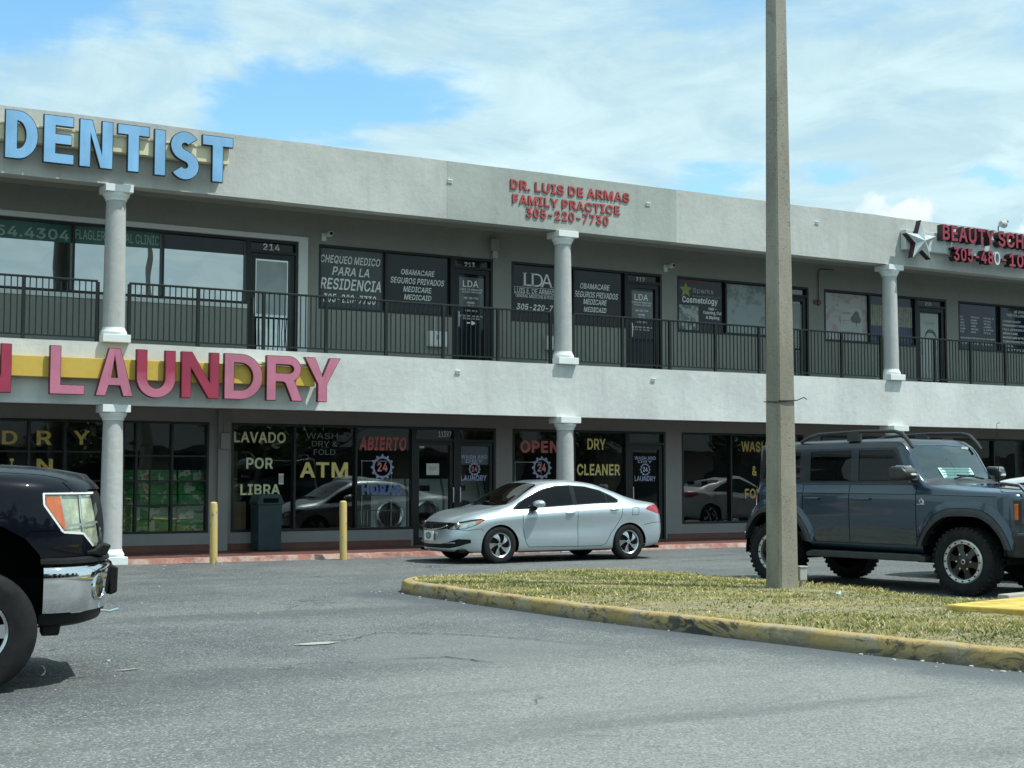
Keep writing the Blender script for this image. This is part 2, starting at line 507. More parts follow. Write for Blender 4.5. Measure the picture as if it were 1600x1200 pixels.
# dark sealed strip along the island kerb, a repaired patch and a scraped spot
flat_patch('pavement_scrape', [(4.72, 11.86), (4.95, 11.95), (5.12, 11.88), (4.98, 11.80), (4.80, 11.79)], .008, MT['scrape'], .03)
flat_patch('pavement_scrape', [(2.9, 10.95), (3.05, 11.0), (3.12, 10.97), (2.98, 10.91)], .008, MT['scrape'], .015)
def crack(pts, w):
    mb = MB()
    L_, R_ = [], []
    pts = [Vector(p) for p in pts]
    fine = []
    for i in range(len(pts) - 1):
        k = max(2, int((pts[i + 1] - pts[i]).length / .06))
        for j in range(k): fine.append(pts[i].lerp(pts[i + 1], j / k) + Vector((rng.uniform(-.02, .02), rng.uniform(-.02, .02))))
    fine.append(pts[-1])
    n = len(fine)
    for i, p in enumerate(fine):
        t = (fine[min(i + 1, n - 1)] - fine[max(i - 1, 0)]).normalized()
        nn = Vector((-t.y, t.x)); ww = w * (.35 + .65 * math.sin(math.pi * i / (n - 1))) * rng.uniform(.5, 1.3)
        L_.append((p.x + nn.x * ww, p.y + nn.y * ww, .009)); R_.append((p.x - nn.x * ww, p.y - nn.y * ww, .009))
    mb.add(L_ + R_, [(i, i + 1, n + i + 1, n + i) for i in range(n - 1)])
    o = mb.build('pavement_crack', MT['dark'], recalc=False)
    tag(o, kind='structure')
crack([(4.75, 11.95), (5.3, 12.0), (5.75, 12.4), (6.3, 11.95), (6.7, 11.3), (7.0, 10.4)], .009)
crack([(5.05, 10.55), (5.45, 10.45), (5.62, 9.95)], .012)

def tile_mat():
    m, nt, b = newmat('red_tile')
    vec = nt.nodes.new('ShaderNodeTexCoord').outputs['Object']
    br = nt.nodes.new('ShaderNodeTexBrick')
    br.offset = 0; br.inputs['Scale'].default_value = 1
    br.inputs['Brick Width'].default_value = .21; br.inputs['Row Height'].default_value = .21
    br.inputs['Mortar Size'].default_value = .006
    br.inputs['Color1'].default_value = (.155, .055, .040, 1); br.inputs['Color2'].default_value = (.115, .043, .034, 1)
    br.inputs['Mortar'].default_value = (.085, .062, .055, 1)
    nt.links.new(vec, br.inputs['Vector'])
    n = nrange(nt, nnoise(nt, 2.0, 6, .65, vec), .35, .7)
    c = nmix(nt, nmath(nt, 'MULTIPLY', n, .4), br.outputs['Color'], (.17, .10, .085))
    nt.links.new(c, b.inputs['Base Color']); b.inputs['Roughness'].default_value = .5
    return m
MT['tile'] = tile_mat()
def edge_mat():
    m, nt, b = newmat('worn_red_kerb')
    n = nrange(nt, nnoise(nt, 3.5, 7, .7), .42, .6)
    c = nmix(nt, n, (.30, .135, .105), (.40, .30, .25))
    s = nrange(nt, nnoise(nt, 11, 4, .6), .6, .7)
    c = nmix(nt, nmath(nt, 'MULTIPLY', s, .6), c, (.10, .075, .065))
    nt.links.new(c, b.inputs['Base Color']); b.inputs['Roughness'].default_value = .85
    nbump(nt, b, nnoise(nt, 30, 4, .6), .01, .6)
    return m
MT['edge'] = edge_mat()

X_L, X_R = -9.0, 46.0
Y_F, Y_W = 24.30, 26.30
def sidewalk():
    mb = MB()
    mb.box(X_L, X_R, 24.32, 26.30, -.1, .090)
    o = mb.build('sidewalk', MT['tile']); tag(o, kind='structure')
    mb = MB()
    # worn nosing in front of the tiles
    xs = np.arange(X_L, X_R + .01, .25)
    top, low, bk = [], [], []
    for x in xs:
        top.append((x, 24.17 + rng.uniform(-.012, .012), .086 + rng.uniform(-.006, .004)))
        low.append((x, 24.12 + rng.uniform(-.03, .02), -.02)); bk.append((x, 24.318, .088))
    n = len(xs)
    mb.add(bk + top + low, [(i, n + i, n + i + 1, i + 1) for i in range(n - 1)] + [(n + i, 2 * n + i, 2 * n + i + 1, n + i + 1) for i in range(n - 1)])
    o = mb.build('sidewalk_edge', MT['edge'], recalc=False); tag(o, kind='structure')
sidewalk()

# ------------------------------------------------------------------ island: kerb, grass
FRONT = [(9.35, 3.2), (9.05, 6.0), (8.84, 7.54), (8.63, 8.64), (8.44, 10.0), (8.26, 11.4), (8.12, 12.66), (8.04, 14.6), (8.0, 16.1)]
NOSE = [(8.02, 16.5), (8.14, 16.85), (8.4, 17.15), (8.8, 17.35)]
BACK = [(10.2, 17.65), (11.3, 17.7), (11.95, 17.1), (12.35, 16.0), (12.45, 14.6), (12.5, 13.0), (12.45, 11.6), (12.55, 10.4), (13.0, 6.0), (13.3, 3.2)]
OUT = FRONT + NOSE + BACK
def inset(poly, d):
    n = len(poly); out = []
    for i in range(n):
        p0, p1, p2 = Vector(poly[i - 1]), Vector(poly[i]), Vector(poly[(i + 1) % n])
        a = (p1 - p0).normalized(); b_ = (p2 - p1).normalized()
        na, nb = Vector((a.y, -a.x)), Vector((b_.y, -b_.x))   # clockwise outline: inside is on the right
        nn = (na + nb).normalized()
        k = d / max(.4, nn.dot(na))
        out.append((p1.x + nn.x * k, p1.y + nn.y * k))
    return out
def subdiv(poly, step):
    out = []
    for i in range(len(poly)):
        a, b_ = Vector(poly[i]), Vector(poly[(i + 1) % len(poly)])
        k = max(1, int(round((b_ - a).length / step)))
        for j in range(k):
            p = a.lerp(b_, j / k); out.append((p.x, p.y))
    return out
def kerb_mat():
    m, nt, b = newmat('yellow_kerb')
    vec = nt.nodes.new('ShaderNodeTexCoord').outputs['Object']
    n1 = nrange(nt, nnoise(nt, 2.2, 8, .72, vec), .44, .60)
    big = nrange(nt, nnoise(nt, .9, 3, .5, vec), .40, .60)
    n2 = nrange(nt, nnoise(nt, 2.6, 7, .72, vec, 1.2, (1, 1, 2.2)), .49, .58)
    n4 = nrange(nt, nnoise(nt, 7, 6, .7, vec, .8), .56, .66)
    n3 = nrange(nt, nnoise(nt, 14, 5, .7, vec), .45, .7)
    col = nmix(nt, n3, (.43, .305, .115), (.32, .24, .10))
    col = nmix(nt, nmath(nt, 'MULTIPLY', n1, .72), col, (.35, .315, .225))
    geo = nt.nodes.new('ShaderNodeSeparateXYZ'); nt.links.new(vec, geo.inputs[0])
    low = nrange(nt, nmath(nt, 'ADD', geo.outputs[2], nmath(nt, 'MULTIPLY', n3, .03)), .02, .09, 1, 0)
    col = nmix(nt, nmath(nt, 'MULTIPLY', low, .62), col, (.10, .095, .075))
    face = nrange(nt, geo.outputs[2], .150, .135, .25, 1)
    col = nmix(nt, nmath(nt, 'MULTIPLY', nmath(nt, 'MULTIPLY', n2, nmath(nt, 'ADD', nmath(nt, 'MULTIPLY', big, .7), .25)), face), col, (.032, .036, .038))
    col = nmix(nt, nmath(nt, 'MULTIPLY', n4, .55), col, (.085, .075, .05))
    nt.links.new(col, b.inputs['Base Color']); b.inputs['Roughness'].default_value = .8
    nbump(nt, b, nnoise(nt, 26, 5, .65, vec), .012, .8)
    return m
MT['kerb'] = kerb_mat()
OUTF = subdiv(OUT, .22)
def kerb():
    prof = [(-.012, -.02), (-.004, .02), (.010, .118), (.020, .140), (.042, .153), (.125, .157), (.14, .05)]
    rings = [inset(OUTF, d) for d, _ in prof]
    n = len(OUTF)
    jit = [rng.uniform(-.006, .006) for _ in range(n)]
    mb = MB(); v = []
    for (d, z), ring in zip(prof, rings):
        v += [(x, y, (z + (jit[i] if z > .05 else 0)) * (.62 if OUTF[i][0] > 9.3 and OUTF[i][1] > 9.9 else 1)) for i, (x, y) in enumerate(ring)]
    f = []
    for k in range(len(prof) - 1):
        for i in range(n):
            j = (i + 1) % n
            f.append((k * n + i, k * n + j, (k + 1) * n + j, (k + 1) * n + i))
    mb.add(v, f)
    o = mb.build('kerb', MT['kerb'], smooth=50); tag(o, kind='structure')
kerb()
IN = inset(OUTF, .115)
def in_poly(x, y, poly):
    c = False; j = len(poly) - 1
    for i in range(len(poly)):
        xi, yi = poly[i]; xj, yj = poly[j]
        if (yi > y) != (yj > y) and x < (xj - xi) * (y - yi) / (yj - yi) + xi: c = not c
        j = i
    return c
IN_NP = np.array(IN)
def edge_dist(x, y):
    a = IN_NP; b_ = np.roll(IN_NP, -1, 0); ab = b_ - a
    t = np.clip(((x - a[:, 0]) * ab[:, 0] + (y - a[:, 1]) * ab[:, 1]) / (ab ** 2).sum(1), 0, 1)
    return np.sqrt(((a[:, 0] + t * ab[:, 0] - x) ** 2 + (a[:, 1] + t * ab[:, 1] - y) ** 2).min())
def soil_z(d):
    return .125 + .05 * min(1, d / .9)
def grass():
    m, nt, b = newmat('turf_soil')
    n = nrange(nt, nnoise(nt, 5, 6, .7), .35, .65)
    c = nmix(nt, n, (.20, .18, .08), (.30, .26, .16))
    nt.links.new(c, b.inputs['Base Color']); b.inputs['Roughness'].default_value = .95
    nbump(nt, b, nnoise(nt, 30, 5, .7), .02, 1)
    bm = bmesh.new()
    vs = [bm.verts.new((x, y, .125)) for x, y in IN]
    f = bm.faces.new(vs)
    bmesh.ops.triangulate(bm, faces=[f])
    for _ in range(3):
        es = [e for e in bm.edges if e.calc_length() > .5]
        if es: bmesh.ops.subdivide_edges(bm, edges=es, cuts=1)
        bmesh.ops.triangulate(bm, faces=bm.faces)
    for v in bm.verts: v.co.z = soil_z(edge_dist(v.co.x, v.co.y)) + rng.uniform(-.008, .008)
    bmesh.ops.recalc_face_normals(bm, faces=bm.faces)
    me = bpy.data.meshes.new('lawn'); bm.to_mesh(me); bm.free()
    me.materials.append(m); me.polygons.foreach_set('use_smooth', [True] * len(me.polygons))
    if me.polygons[0].normal.z < 0: me.flip_normals()
    o = link('lawn', me); tag(o, kind='structure')
    # blades
    m, nt, b = newmat('grass_blades')
    at = nt.nodes.new('ShaderNodeAttribute'); at.attribute_name = 'tone'
    nt.links.new(at.outputs['Color'], b.inputs['Base Color'])
    b.inputs['Roughness'].default_value = .6; b.inputs['Specular IOR Level'].default_value = .25
    tr = nt.nodes.new('ShaderNodeBsdfTranslucent'); nt.links.new(at.outputs['Color'], tr.inputs[0])
    mx = nt.nodes.new('ShaderNodeMixShader'); mx.inputs[0].default_value = .3
    nt.links.new(b.outputs[0], mx.inputs[1]); nt.links.new(tr.outputs[0], mx.inputs[2])
    nt.links.new(mx.outputs[0], nt.nodes['Material Output'].inputs[0])
    ph = rng.uniform(0, 6.28, 16); kx = rng.normal(0, 1.5, 16); ky = rng.normal(0, 1.5, 16)
    def field(x, y, s):
        return float(np.sin(kx * x * s + ky * y * s + ph).mean()) * 2.2
    V, F, C = [], [], []
    n_try = 0
    tones = dict(g=(.20, .245, .065), y=(.42, .365, .145), s=(.66, .60, .34), d=(.12, .155, .045))
    while len(F) < 130000 and n_try < 400000:
        n_try += 1
        y = rng.uniform(6.0, 17.7); x = rng.uniform(8.0, 12.8)
        if not in_poly(x, y, IN): continue
        d = edge_dist(x, y)
        fl = field(x, y, 1.0); f2 = field(x + 40, y, 3.3)
        if fl < -.55 and rng.rand() < .75: continue
        dry = .43 + .75 * f2 + .4 * fl
        r = rng.rand()
        if r < .17: base = tones['s']
        elif rng.rand() < dry: base = tones['y']
        elif rng.rand() < .3: base = tones['d']
        else: base = tones['g']
        k = rng.uniform(.72, 1.42) * (1.0 + .22 * f2 - .18 * max(0, -fl))
        col = (base[0] * k, base[1] * k, base[2] * k, 1)
        h = rng.uniform(.018, .048) * (1.2 if fl > 0 else .75) * (1.3 if d < .12 else 1)
        a = rng.uniform(0, 2 * math.pi); w = rng.uniform(.004, .009)
        lean = rng.uniform(.3, 1.4) * h; la = rng.uniform(0, 2 * math.pi)
        z = soil_z(d) - .012
        ca, sa = math.cos(a) * w, math.sin(a) * w
        i0 = len(V)
        mx_, my_ = x + math.cos(la) * lean * .35, y + math.sin(la) * lean * .35
        V += [(x - ca, y - sa, z), (x + ca, y + sa, z), (mx_ + ca * .8, my_ + sa * .8, z + h * .62), (mx_ - ca * .8, my_ - sa * .8, z + h * .62),
              (x + math.cos(la) * lean, y + math.sin(la) * lean, z + h)]
        F += [(i0, i0 + 1, i0 + 2, i0 + 3), (i0 + 3, i0 + 2, i0 + 4)]
        C += [col] * 5
    me = bpy.data.meshes.new('grass'); me.from_pydata(V, [], F)
    ca_ = me.color_attributes.new('tone', 'FLOAT_COLOR', 'POINT')
    ca_.data.foreach_set('color', np.array(C, dtype=np.float32).ravel())
    me.materials.append(m)
    o = link('grass', me)
    tag(o, 'short patchy half dry grass covering the kerbed island', 'grass', kind='stuff')
grass()

def litter():
    for k, (x, y, s) in enumerate([(11.05, 11.9, .032), (9.35, 7.75, .04)]):
        mb = MB()
        bm = bmesh.new(); bmesh.ops.create_icosphere(bm, subdivisions=2, radius=s)
        for v in bm.verts: v.co *= rng.uniform(.75, 1.2)
        me = bpy.data.meshes.new('crumpled_paper'); bm.to_mesh(me); bm.free(); me.materials.append(MT['paper'])
        o = link('crumpled_paper', me); o.location = (x, y, .2)
        tag(o, ['crumpled white paper ball lying on the grass left of the pole', 'crumpled white litter on the grass at the right end of the yellow kerb'][k], 'litter')
litter()

def chips():
    mb = MB()
    for _ in range(90):
        if rng.rand() < .6:
            y = rng.uniform(7, 17); x = 8.0 + (16.4 - y) * .094 - abs(rng.normal(0, .12)) - .03
        else:
            x, y = rng.uniform(2, 12), rng.uniform(9, 24)
            if x > 7.8 and y < 17.9: continue
        s = rng.uniform(.006, .022); a = rng.uniform(0, 3)
        pts = [(x + s * math.cos(a + k * 1.4) * rng.uniform(.5, 1.2), y + s * math.sin(a + k * 1.4) * rng.uniform(.5, 1.2)) for k in range(4)]
        mb.prism(pts, 0, s * .5, lambda u, v, h: (u, v, h + .002))
    o = mb.build('litter_chips', MT['paper']); tag(o, 'pale litter chips and pebbles scattered on the asphalt along the kerb', 'litter', kind='stuff')
chips()

def yellow_pad():
    m = pbr('yellow_paint', (.55, .40, .085), .75, var=.3, scale=5, bump=.002, bscale=60)
    mb = MB()
    mb.prism([(10.74, 10.08), (10.98, 9.25), (11.5, 7.3), (13.2, 7.3), (13.4, 10.6)], .12, .232, lambda u, v, h: (u, v, h))
    o = mb.build('painted_concrete_slab', m, bevel=.015)
    tag(o, 'bright yellow painted concrete slab set into the grass right of the pole', 'concrete slab')
yellow_pad()
def wheel_stop():
    rz = R(10.0)
    mb = MB()
    mb.prism([(-.09, 0), (.09, 0), (.065, .13), (-.065, .13)], 0, 1.8, lambda u, v, h: (h, u, v))
    o = mb.build('wheel_stop', MT['conc'], bevel=.012)
    o.location = (12.62, 11.02, .06); o.rotation_euler = (0, 0, rz)
    tag(o, 'grey concrete wheel stop beside the front tyre of the blue off-roader', 'wheel stop')
wheel_stop()
# ------------------------------------------------------------------ writing
# outlines of a plain grotesque alphabet, in thousandths
GLYPHS = {
'A':(480,[[16,0,201,509,276,509,463,0,395,0,287,302,232,478,245,478,191,302,85,0],[110,142,110,199,370,199,370,142]]),
'B':(456,[[60,0,60,509,241,509,274,507,304,501,329,491,350,477,367,461,381,442,390,421,396,398,398,374,397,353,387,320,356,286,315,267,315,262,331,260,347,254,378,234,391,220,402,203,411,184,416,161,418,136,416,111,410,88,400,67,386,48,368,31,344,18,317,8,284,2,247,0],[125,57,245,57,281,60,309,67,330,80,344,96,353,115,355,137,354,153,350,169,333,197,320,209,306,218,289,225,248,231,125,231],[125,285,238,285,288,296,302,304,314,314,323,326,335,355,336,372,333,393,326,412,313,429,294,442,270,449,240,452,125,452]]),
'C':(510,[[267,-7,225,-3,186,7,150,25,119,49,92,79,70,115,53,157,44,203,40,254,44,305,53,352,70,393,92,429,119,459,150,484,186,501,225,512,267,516,340,504,362,496,383,485,419,456,435,438,459,397,473,348,408,348,389,395,357,428,315,449,267,456,237,453,209,445,184,432,161,414,141,391,125,364,113,332,106,295,103,254,106,213,113,177,125,145,141,117,161,94,184,76,210,63,237,56,267,53,315,60,357,81,389,114,408,160,473,160,467,135,459,112,435,71,420,53,383,24,363,13,317,-2,293,-6]]),
'D':(502,[[219,0,96,0,96,57,215,57,254,60,288,68,318,81,343,99,363,122,379,149,390,181,397,216,399,255,397,294,390,329,379,361,364,388,344,410,320,428,291,441,258,449,221,452,93,452,93,509,225,509,273,505,315,495,353,478,385,455,412,426,433,391,449,351,458,306,462,255,458,205,449,159,433,119,411,83,384,54,351,31,312,14,268,3],[125,509,125,0,60,0,60,509]]),
'E':(419,[[60,0,60,509,372,509,372,452,125,452,125,286,355,286,355,229,125,229,125,57,375,57,375,0]]),
'F':(410,[[60,0,60,509,369,509,369,452,125,452,125,278,346,278,346,221,125,221,125,0]]),
'G':(520,[[269,-7,225,-3,185,7,149,25,118,49,91,79,69,116,53,157,43,203,40,254,43,305,53,352,69,393,91,429,117,459,149,484,184,501,223,512,265,516,316,510,340,504,384,483,421,453,436,436,460,395,468,373,474,349,408,349,387,393,356,427,315,448,265,456,236,453,209,445,183,432,160,414,141,392,125,364,113,332,106,295,103,254,106,213,113,177,125,145,141,117,161,95,184,76,210,63,238,56,269,53,296,55,322,61,345,71,365,85,382,102,396,123,407,147,413,173,415,202,434,199,283,199,283,256,478,256,478,200,475,160,466,124,451,91,431,62,406,38,377,19,344,5,308,-4]]),
'H':(517,[[60,0,60,509,125,509,125,289,392,289,392,509,457,509,457,0,392,0,392,232,125,232,125,0]]),
'I':(300,[[31,0,31,57,118,57,118,452,31,452,31,509,269,509,269,452,183,452,183,57,269,57,269,0]]),
'J':(396,[[185,-7,143,-2,106,11,75,33,52,63,38,100,33,145,33,173,98,173,100,117,108,93,122,74,139,61,160,53,185,50,209,53,230,61,248,74,261,93,269,117,272,145,272,509,336,509,336,145,332,100,318,63,294,33,263,11,227,-2]]),
'K':(467,[[104,145,104,216,174,303,364,509,448,509,231,276,228,276],[60,0,60,509,125,509,125,0],[372,0,188,259,228,309,449,0]]),
'L':(393,[[60,0,60,509,125,509,125,57,361,57,361,0]]),
'M':(628,[[60,0,60,509,152,509,287,159,322,49,307,49,352,187,476,509,568,509,568,0,504,0,507,457,513,457,456,291,342,0,286,0,159,321,112,457,119,457,122,291,122,0]]),
'N':(523,[[60,0,60,509,136,509,363,151,388,107,414,55,405,54,399,157,399,509,463,509,463,0,387,0,177,331,108,452,119,454,125,291,125,0]]),
'O':(533,[[267,-7,225,-3,186,7,150,25,119,49,92,79,70,115,53,157,44,203,40,254,44,305,53,352,70,393,92,429,119,459,150,484,186,501,225,512,267,516,309,512,348,501,384,484,415,459,442,429,464,393,480,352,490,305,493,254,490,203,480,157,464,115,442,79,415,49,384,25,348,7,309,-3],[267,53,296,55,324,63,349,76,372,94,392,116,408,144,420,176,428,213,430,254,428,295,420,332,408,365,392,392,372,415,349,433,324,446,296,453,267,456,237,453,210,445,184,433,161,415,142,392,125,364,113,332,106,295,103,254,106,213,113,176,125,144,142,117,161,94,184,76,210,63,237,55]]),
'P':(445,[[60,0,60,509,235,509,272,506,305,499,332,487,356,471,375,452,390,430,400,404,407,377,409,348,407,318,400,291,390,265,375,243,356,223,332,207,305,195,272,188,235,186,109,186,109,242,233,242,279,248,297,256,312,266,324,279,333,294,339,310,343,328,343,367,333,402,324,416,312,428,297,439,279,446,257,451,125,452,125,0]]),
'Q':(533,[[245,159,313,159,468,-48,401,-48],[267,-7,225,-3,186,7,150,25,119,49,92,79,70,115,53,157,44,203,40,254,44,305,53,352,70,393,92,429,119,459,150,484,186,501,225,512,267,516,309,512,348,501,384,484,415,459,442,429,464,393,480,352,490,305,493,254,490,203,480,157,464,115,442,79,415,49,384,25,348,7,309,-3],[267,53,296,55,324,63,349,76,372,94,392,116,408,144,420,176,428,213,430,254,428,295,420,332,408,365,392,392,372,415,349,433,324,446,296,453,267,456,237,453,210,445,184,433,161,415,142,392,125,364,113,332,106,295,103,254,106,213,113,176,125,144,142,117,161,94,184,76,210,63,237,55]]),
'R':(449,[[60,0,60,509,236,509,273,506,305,500,333,489,356,473,376,455,390,433,401,408,407,381,409,352,407,323,401,296,390,271,376,250,356,232,333,217,305,206,273,200,236,198,96,198,96,255,258,256,280,260,298,267,313,276,325,287,334,300,344,333,344,371,340,389,334,405,325,419,313,430,298,440,258,451,125,452,125,0],[353,0,230,229,303,229,428,0]]),
'S':(447,[[224,-9,188,-7,156,-1,128,9,102,23,81,40,64,60,51,83,42,109,38,137,104,137,108,118,114,102,123,88,150,66,166,59,224,49,246,50,267,54,286,60,303,69,317,79,329,92,338,106,344,122,346,139,340,168,332,179,296,205,245,222,184,239,145,253,112,269,86,289,67,313,56,341,52,372,54,400,62,425,75,448,92,468,113,484,138,498,165,508,195,514,227,516,259,514,289,508,316,498,340,484,360,468,377,449,390,427,398,403,401,378,337,378,332,402,320,421,302,437,280,449,254,456,225,459,185,454,167,448,152,440,139,430,121,405,115,376,117,359,122,345,131,334,169,308,212,293,312,264,359,238,395,198,407,161,408,139,406,112,399,87,386,64,370,43,349,25,323,11,294,0,261,-7]]),
'T':(449,[[32,452,32,509,417,509,417,452,257,452,257,0,193,0,193,452]]),
'U':(517,[[259,-8,220,-6,186,2,154,15,126,33,103,55,85,80,71,108,63,140,60,173,60,509,124,509,124,178,126,155,132,133,141,113,153,95,169,80,187,68,208,59,232,53,285,53,309,59,331,68,349,80,364,95,377,113,385,133,391,155,393,178,393,509,457,509,457,173,454,140,446,108,433,80,414,55,391,33,363,15,332,2,297,-6]]),
'V':(480,[[204,0,16,509,84,509,192,206,248,31,235,31,267,138,395,509,463,509,278,0]]),
'W':(686,[[155,0,16,509,82,509,187,94,197,40,189,40,211,145,306,509,380,509,486,94,497,40,488,40,510,145,603,509,670,509,530,0,455,0,351,391,336,475,350,475,335,395,318,323,230,0]]),
'X':(474,[[18,0,217,284,217,236,29,509,104,509,204,361,243,292,232,292,252,329,298,400,374,509,446,509,259,239,259,287,456,0,382,0,268,165,230,231,244,231,225,196,182,129,91,0]]),
'Y':(472,[[203,0,203,208,16,509,91,509,222,292,250,230,224,230,251,293,280,344,381,509,455,509,268,208,268,0]]),
'Z':(438,[[42,0,42,46,273,385,341,476,348,454,40,452,40,509,397,509,397,462,169,129,97,33,90,54,152,57,399,57,399,0]]),
'0':(453,[[227,-7,191,-3,158,7,130,24,105,48,85,77,69,113,57,155,50,202,48,254,50,306,57,353,69,395,85,431,106,461,130,484,159,502,191,512,227,516,262,512,295,502,323,484,348,461,368,431,384,395,396,353,403,306,405,254,403,202,396,155,384,113,368,77,348,48,323,24,295,7,263,-3],[227,50,250,52,271,60,290,74,306,92,320,116,330,144,338,176,344,254,338,332,330,365,320,393,306,416,290,435,271,449,250,457,227,460,203,457,182,449,163,435,147,416,134,393,123,365,115,332,109,254,115,176,123,144,134,116,147,92,163,74,182,60,203,52]]),
'1':(453,[[76,0,76,55,391,55,391,0],[276,509,276,0,212,0,212,448,209,448,86,358,86,427,198,509]]),
'2':(453,[[64,0,64,47,282,282,311,327,320,371,319,389,315,405,308,419,287,441,273,449,224,460,188,454,172,447,159,438,148,427,132,398,128,381,127,362,66,362,68,391,75,418,86,442,102,464,121,482,143,496,168,507,196,513,225,516,254,513,281,507,306,497,328,482,346,465,361,445,372,423,379,398,381,372,371,318,336,259,267,180,153,60,153,57,389,57,389,0]]),
'3':(453,[[218,-7,188,-5,159,1,133,10,108,22,88,38,70,57,57,79,48,104,44,132,109,132,112,115,118,100,126,87,150,66,165,59,219,50,275,61,291,69,304,80,315,93,323,108,328,125,328,163,316,196,306,211,292,223,275,234,254,241,229,246,201,248,157,248,157,299,288,448,288,452,70,452,70,509,372,509,372,461,211,278,211,289,247,290,279,286,308,276,333,262,354,244,371,222,383,198,391,173,393,145,390,116,383,90,370,66,354,45,333,27,309,12,281,2,251,-5]]),
'4':(453,[[40,105,40,158,247,509,311,509,109,166,109,163,413,163,413,105],[282,0,282,318,343,318,343,0]]),
'5':(453,[[221,-7,192,-5,165,1,140,11,118,25,99,41,83,60,71,82,63,105,60,130,122,130,125,115,130,102,138,89,173,60,221,50,241,51,259,56,276,64,291,75,304,89,314,104,322,122,328,162,326,183,321,203,314,221,303,237,290,251,275,262,257,270,238,275,218,277,167,268,128,246,67,253,96,509,366,509,366,452,151,452,134,301,178,325,229,334,274,328,294,321,313,311,330,299,345,285,370,251,386,210,390,187,391,163,388,132,381,102,369,76,352,52,332,32,309,15,282,3,253,-4]]),
'6':(453,[[226,-7,196,-4,168,3,142,15,119,31,100,51,84,74,73,101,66,130,64,162,65,187,80,239,137,340,252,509,322,509,151,261,145,261,165,288,196,307,235,314,265,312,291,305,316,295,337,280,355,262,370,240,380,215,387,187,389,157,387,127,379,98,368,73,352,50,333,30,310,14,284,3,257,-4],[226,48,245,50,263,55,279,63,293,73,314,101,322,119,326,137,326,178,322,196,314,213,293,241,279,251,263,259,245,264,207,264,174,252,148,229,138,214,126,179,126,138,131,119,138,102,148,86,160,73,174,63,190,55,207,50]]),
'7':(453,[[97,0,323,448,323,452,62,452,62,509,391,509,391,449,165,0]]),
'8':(453,[[226,-7,193,-5,163,1,136,11,111,25,91,42,74,62,62,84,54,109,52,135,53,156,65,195,87,228,101,241,117,252,134,260,153,265,153,267,129,276,109,289,93,308,80,330,73,354,70,380,73,405,79,429,90,450,106,469,124,485,146,498,170,508,197,514,226,516,255,514,282,508,306,498,328,485,346,469,361,450,373,429,379,405,382,380,379,354,372,330,359,308,343,289,323,276,300,267,300,265,319,260,335,252,351,241,365,228,387,195,395,176,401,135,398,109,391,84,378,62,362,42,341,25,317,11,289,1,259,-5],[248,50,285,60,313,79,323,91,331,106,335,121,337,139,335,157,330,173,322,189,312,202,283,223,265,230,247,234,206,234,187,230,169,223,140,202,130,189,122,173,117,157,115,139,117,121,121,106,129,91,139,79,167,60,185,54,205,50],[226,290,274,300,287,308,298,318,307,330,314,344,318,359,318,392,314,407,308,420,299,432,288,442,275,449,226,460,177,449,164,442,153,432,138,407,134,392,134,359,138,344,145,330,154,318,165,308,178,300]]),
'9':(453,[[226,516,256,513,285,506,310,494,333,478,352,458,368,434,380,408,387,378,389,347,387,322,382,296,373,270,315,168,200,0,130,0,301,248,307,248,287,221,257,202,218,195,188,197,161,203,137,214,116,229,98,247,83,269,72,294,66,321,64,352,66,382,73,411,85,436,101,459,120,479,143,494,168,506,196,513],[207,459,190,454,174,446,148,423,138,407,131,390,125,352,127,331,131,313,138,295,148,280,174,257,207,245,226,243,263,249,279,257,293,267,305,280,322,312,326,330,326,371,322,390,305,422,293,435,279,446,263,454,245,459]]),
'a':(389,[[160,-9,115,-3,94,5,76,15,60,29,48,45,38,63,32,84,30,108,36,146,43,161,53,174,64,184,78,193,125,211,178,220,234,227,265,235,271,240,276,257,267,297,240,322,196,331,149,322,118,301,100,274,41,291,51,313,64,331,79,346,95,358,114,368,133,375,194,384,239,379,286,360,300,350,312,336,322,320,330,301,335,278,337,251,337,0,277,0,277,52,272,52,252,25,215,1],[170,45,192,47,211,51,242,68,254,80,263,93,270,108,276,138,276,190,259,182,175,168,134,159,103,139,97,130,93,118,92,105,102,72,130,52]]),
'b':(424,[[229,-8,208,-7,189,-3,172,4,138,31,118,59,112,59,112,0,53,0,53,509,114,509,114,319,118,319,137,346,171,373,188,379,207,383,229,384,259,382,287,374,313,361,335,342,354,320,370,293,381,261,388,227,390,189,388,151,381,116,370,84,355,57,336,34,313,16,288,3,260,-6],[220,47,242,49,262,55,279,66,294,80,306,97,316,117,323,139,327,163,327,215,323,239,316,261,307,281,295,298,280,311,262,322,243,328,220,330,198,328,178,322,161,312,147,299,134,282,125,263,118,241,114,216,114,162,118,138,125,115,135,95,147,78,162,65,179,55,198,49]]),
'c':(396,[[207,-8,174,-5,144,3,117,16,93,35,72,58,56,85,44,116,37,150,34,187,37,225,44,260,56,291,72,318,93,341,117,360,144,374,174,382,207,384,260,377,305,356,340,322,362,277,303,262,290,289,270,311,242,325,207,330,184,328,163,321,145,310,130,296,118,278,108,258,98,212,96,187,102,139,108,117,118,97,130,80,145,66,163,55,184,49,207,46,243,52,271,66,292,89,304,117,363,102,341,56,306,21,261,-1]]),
